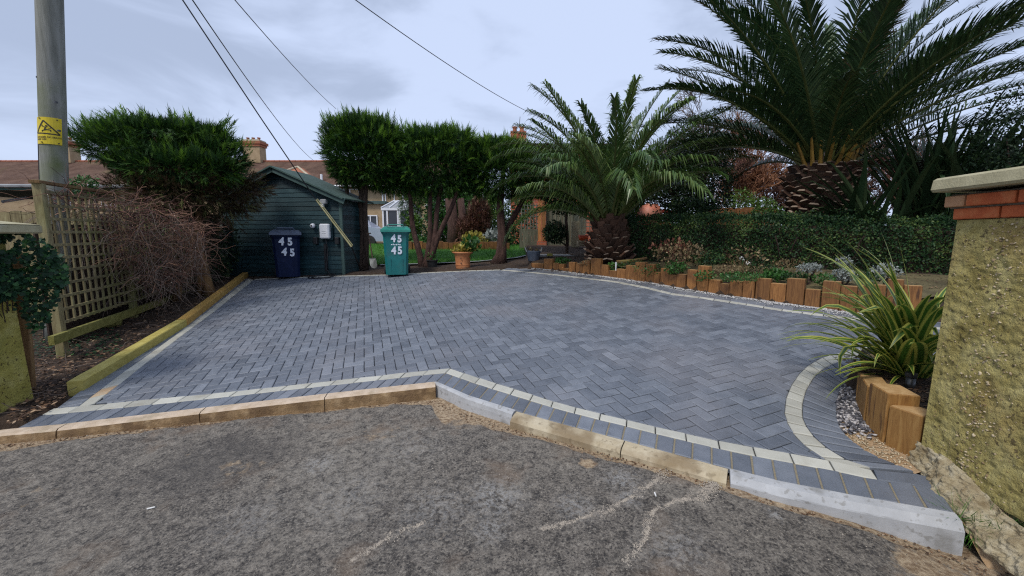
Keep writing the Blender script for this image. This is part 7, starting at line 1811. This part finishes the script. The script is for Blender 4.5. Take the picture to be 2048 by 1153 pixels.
    for az, e, l, w, bd in ((170, 78, 1.25, .013, 60), (176, 74, 1.2, .012, 58), (183, 70, 1.15, .012, 62), (168, 60, 1.05, .013, 55), (190, 40, .95, .016, 62), (196, 30, .85, .018, 60), (182, 34, .95, .014, 65), (205, 22, .75, .017, 45), (160, 80, 1.15, .018, 35), (150, 84, 1.1, .022, 18), (120, 85, 1.15, .022, 15), (200, 70, .9, .024, 60), (225, 62, .8, .026, 75), (240, 72, .8, .027, 50), (175, 66, 1.3, .016, 58), (188, 58, 1.2, .018, 52), (163, 72, 1.3, .02, 48), (178, 50, 1.1, .016, 66), (200, 44, 1.0, .02, 60), (145, 66, 1.3, .022, 50)): bl(az, e, l, w, bd, rnd(-.5, .5), rnd(-.15, .15))
    for az in (100, 118, 135, 150, 165, 92): bl(az + rnd(-5, 5), rnd(68, 84), rnd(.95, 1.15), .03, rnd(30, 75), rnd(-.4, .4))
    for k in range(12): bl(rnd(110, 260), rnd(2, 35), rnd(.4, .8), rnd(.010, .018), rnd(20, 60), rnd(-.5, .5), rnd(-.3, .3))

    # gate pillar: roughcast body on a crumbling footing, two brick courses, stone coping
    x0 = 2.385; sl = .09; zB = atY(1895, 441, PILY).z; z0 = .30
    def fx(y): return x0 - sl * (PILY - y)
    t = thing('gate_pillar', 'mossy roughcast gate pillar with brick courses and coping at the right edge', 'gate pillar', (2.6, 1.9, .2))
    m = MB(); ny, nz = 110, 150; Yn = 1.15
    def grid(fn, a, b):
        base = len(m.v)
        for i in range(a + 1):
            for j in range(b + 1): m.v.append(tuple(fn(i / a, j / b))); m.t.append(.5)
        for i in range(a):
            for j in range(b): k = base + i * (b + 1) + j; m.f.append((k, k + b + 1, k + b + 2, k + 1)); m.m.append(0)
    def rough(p):
        q = noise.noise(p * 30 + Vector((5, 5, 5))); return .006 * noise.noise(p * 8) + .007 * noise.noise(p * 26) + .006 * noise.noise(p * 60) - .022 * max(0, q - .34)
    def side(u, v):
        y = PILY - (PILY - Yn) * u; z = z0 + (zB - z0) * v; p = Vector((fx(y), y, z)); flare = 0
        k = 0 if (u == 0 or v == 1) else 1; p.x -= flare + rough(p) * k; p.y += .03 * (1 - v) if u == 0 else 0; return p
    grid(side, ny, nz)
    def far(u, v):
        z = z0 + (zB - z0) * v; p = Vector((fx(PILY) + .5 * u, PILY, z)); flare = 0
        k = 0 if (u == 0 or v == 1) else 1; p.y += .03 * (1 - v) + rough(p) * k; p.x -= flare * (1 - u); return p
    grid(far, 24, nz); m.add([(fx(Yn), Yn, z0), (fx(Yn) + .5, Yn, z0), (fx(Yn) + .5, Yn, zB), (fx(Yn), Yn, zB)], [(0, 1, 2, 3)]); m.build('body', M['render'], t, smooth_=True)
    # stones showing in the render
    n = 900; P = []; sc = []
    for k in range(n):
        band = random.random() < .34; y = (1.97 + random.gauss(0, .05)) if band else rnd(1.5, PILY - .02); v = random.random(); z = z0 + .02 + (zB - z0 - .04) * v
        p = Vector((fx(y), y, z)); P.append((p.x - rough(p) + .001, y, z)); sc.append(rnd(.003, .0095) * (1.3 if band else .8))
    sc = np.array(sc); scatter('render_stones', PEBBLE, np.array(P), rots(rand_dirs(n, -1, 1)), np.stack([sc, sc * .7, sc * .5], 1), RNG.uniform(0, 1, n), M['pebble_w'], t)['kind'] = 'stuff'
    # bricks
    zr1b, zr1t = atY(1890, 414.5, PILY).z, atY(1893, 391, PILY).z
    rows = [(zB + .004, (zr1b + zB) / 2 + (zr1b - zB) / 2 - .007, .0, [(0, .225), (.235, .46), (.47, .695), (.705, .93)]), (zr1b + .0, zr1t - .004, .028, [(0, .105), (.115, .34), (.35, .575), (.585, .81), (.82, 1.045)])]
    for ri, (za, zb_, out_, L_) in enumerate(rows):
        mm = MB(); ya_, yb_ = PILY + out_ + .0, Yn; mm.prism([(fx(yb_) - out_ + .01, yb_), (fx(yb_) + .5, yb_), (fx(ya_) + .5, ya_), (fx(ya_) - out_ + .01, ya_)], za - .009, zb_ + .009); mm.build('mortar', M['mortar'], t)
        for k, (s0, s1) in enumerate(L_):
            ya, yb = PILY + out_ - s0 + .012, PILY + out_ - s1 + .012; ym = (ya + yb) / 2
            b_ = MB(); b_.box((fx(ym) - out_ + .045 - .008, ym, (za + zb_) / 2), (.10, ya - yb, zb_ - za), rz=-math.atan(sl) * -1 * -1 if False else -math.atan(sl), bev=.004); b_.build('brick', M['brick_pale'] if (ri == 1 and k == 0) else M['brick'], t)
        for k in range(2):
            b_ = MB(); b_.box((fx(Yn) + .12 + k * .235 - out_ / 2, Yn + .03, (za + zb_) / 2), (.225, .10, zb_ - za), bev=.004); b_.build('brick', M['brick'], t)
            b_ = MB(); b_.box((fx(PILY) + .16 + k * .235 - out_ / 2 + .02, PILY + out_ - .035, (za + zb_) / 2), (.225, .10, zb_ - za), bev=.004); b_.build('brick', M['brick'], t)
    # coping
    Yc = PILY + .075; zc0 = atY(1862, 386, Yc).z; xo = atY(1860, 386, Yc).x
    def cx_(y): return xo - sl * (Yc - y)
    cm = MB(); y0, y1 = Yc, 1.05; hc = .062
    prof = [(0, 0), (-.012, .012), (-.004, hc), (.016, hc + .012), (.32, hc + .05), (.66, hc + .01), (.67, 0)]
    V = []
    for y in (y0, y0 - .015, (y0 + y1) / 2, y1):
        for a_, b_ in prof: V.append((cx_(y) + a_ + (.02 if y == y0 else 0), y, zc0 + b_ * (.75 if y == y0 else 1)))
    n = len(prof); Fc = [(i * n + j, (i + 1) * n + j, (i + 1) * n + (j + 1) % n, i * n + (j + 1) % n) for i in range(3) for j in range(n)] + [tuple(range(n)), tuple(range(4 * n - 1, 3 * n - 1, -1))]
    cm.add(V, Fc); cm.build('coping', M['coping'], t)
    # crumbling footing that spills out below the render
    fm = MB(); base = 0; na, nb_ = 110, 44
    for i in range(na + 1):
        y = PILY + .05 - (PILY + .05 - 1.2) * i / na
        for j in range(nb_ + 1):
            v = j / nb_; outw = .05 + .10 * smooth(PILY, 1.95, y) + .04 * noise.noise(Vector((y * 5, 0, 1)))
            x = fx(y) - outw * (1 - v ** 1.5); zlow = zd(2.3, y) - .03 - .05 * smooth(1.95, 1.7, y); z = zlow + (.40 - .12 * smooth(2.1, 1.7, y) - zlow) * v ** .8
            p = Vector((x, y, z)); q = .030 * noise.noise(p * 9) + .020 * noise.noise(p * 26) + .012 * noise.noise(p * 60) - .03 * max(0, noise.noise(p * 14 + Vector((4, 4, 4))) - .25); fm.v.append((x - q, y, z + q * .5)); fm.t.append(.5)
    for i in range(na):
        for j in range(nb_): k = i * (nb_ + 1) + j; fm.f.append((k, k + nb_ + 1, k + nb_ + 2, k + 1)); fm.m.append(0)
    fm.build('footing', M['footing'], t)
    # sandy verge at the right of the last kerb stone
    vm = MB(); nx_, ny_ = 50, 50
    for i in range(nx_ + 1):
        for j in range(ny_ + 1):
            x = 2.20 + 1.6 * i / nx_; y = .6 + 1.45 * j / ny_
            zt_ = zd(2.25, 1.9) - .035 - .04 * (x - 2.2) ; edge = 1.80 - .72 * (x - 2.2) + .05 * noise.noise(Vector((x * 6, 0, 0))) + .025 * noise.noise(Vector((x * 19, 0, 5)))
            z = zt_ - (.13 * smooth(edge + .05, edge - .10, y)) - .2 * smooth(edge - .08, edge - .2, y) + .010 * noise.noise(Vector((x * 12, y * 12, 0))) + .006 * noise.noise(Vector((x * 40, y * 40, 0))); vm.v.append((x, y, z)); vm.t.append(.5)
    for i in range(nx_):
        for j in range(ny_): k = i * (ny_ + 1) + j; vm.f.append((k, k + ny_ + 1, k + ny_ + 2, k + 1)); vm.m.append(0)
    tag(vm.build('verge', M['sandy']), 'crumbled sandy verge right of the last white kerb stone', kind='structure')
    n = 800; u = RNG.random(n); x = 2.2 + .5 * u; y = 1.86 - .42 * (x - 2.2) * 1.3 + RNG.normal(0, .022, n); P = np.stack([x, y, np.array([zd(2.25, 1.9) - .04 - .04 * (a - 2.2) for a in x])], 1)
    d = np.stack([RNG.normal(0, .7, n), RNG.normal(-.2, .6, n), np.ones(n)], 1); o = scatter('grass_tuft', BLADE, P, rots(d, RNG.uniform(0, 6, n), (1, 0, 0)), np.stack([RNG.uniform(.015, .045, n), RNG.uniform(.003, .006, n), np.ones(n)], 1), RNG.uniform(0, .8, n), M['grass']); tag(o, 'line of short grass at the foot of the right pillar', kind='stuff')
right_front()
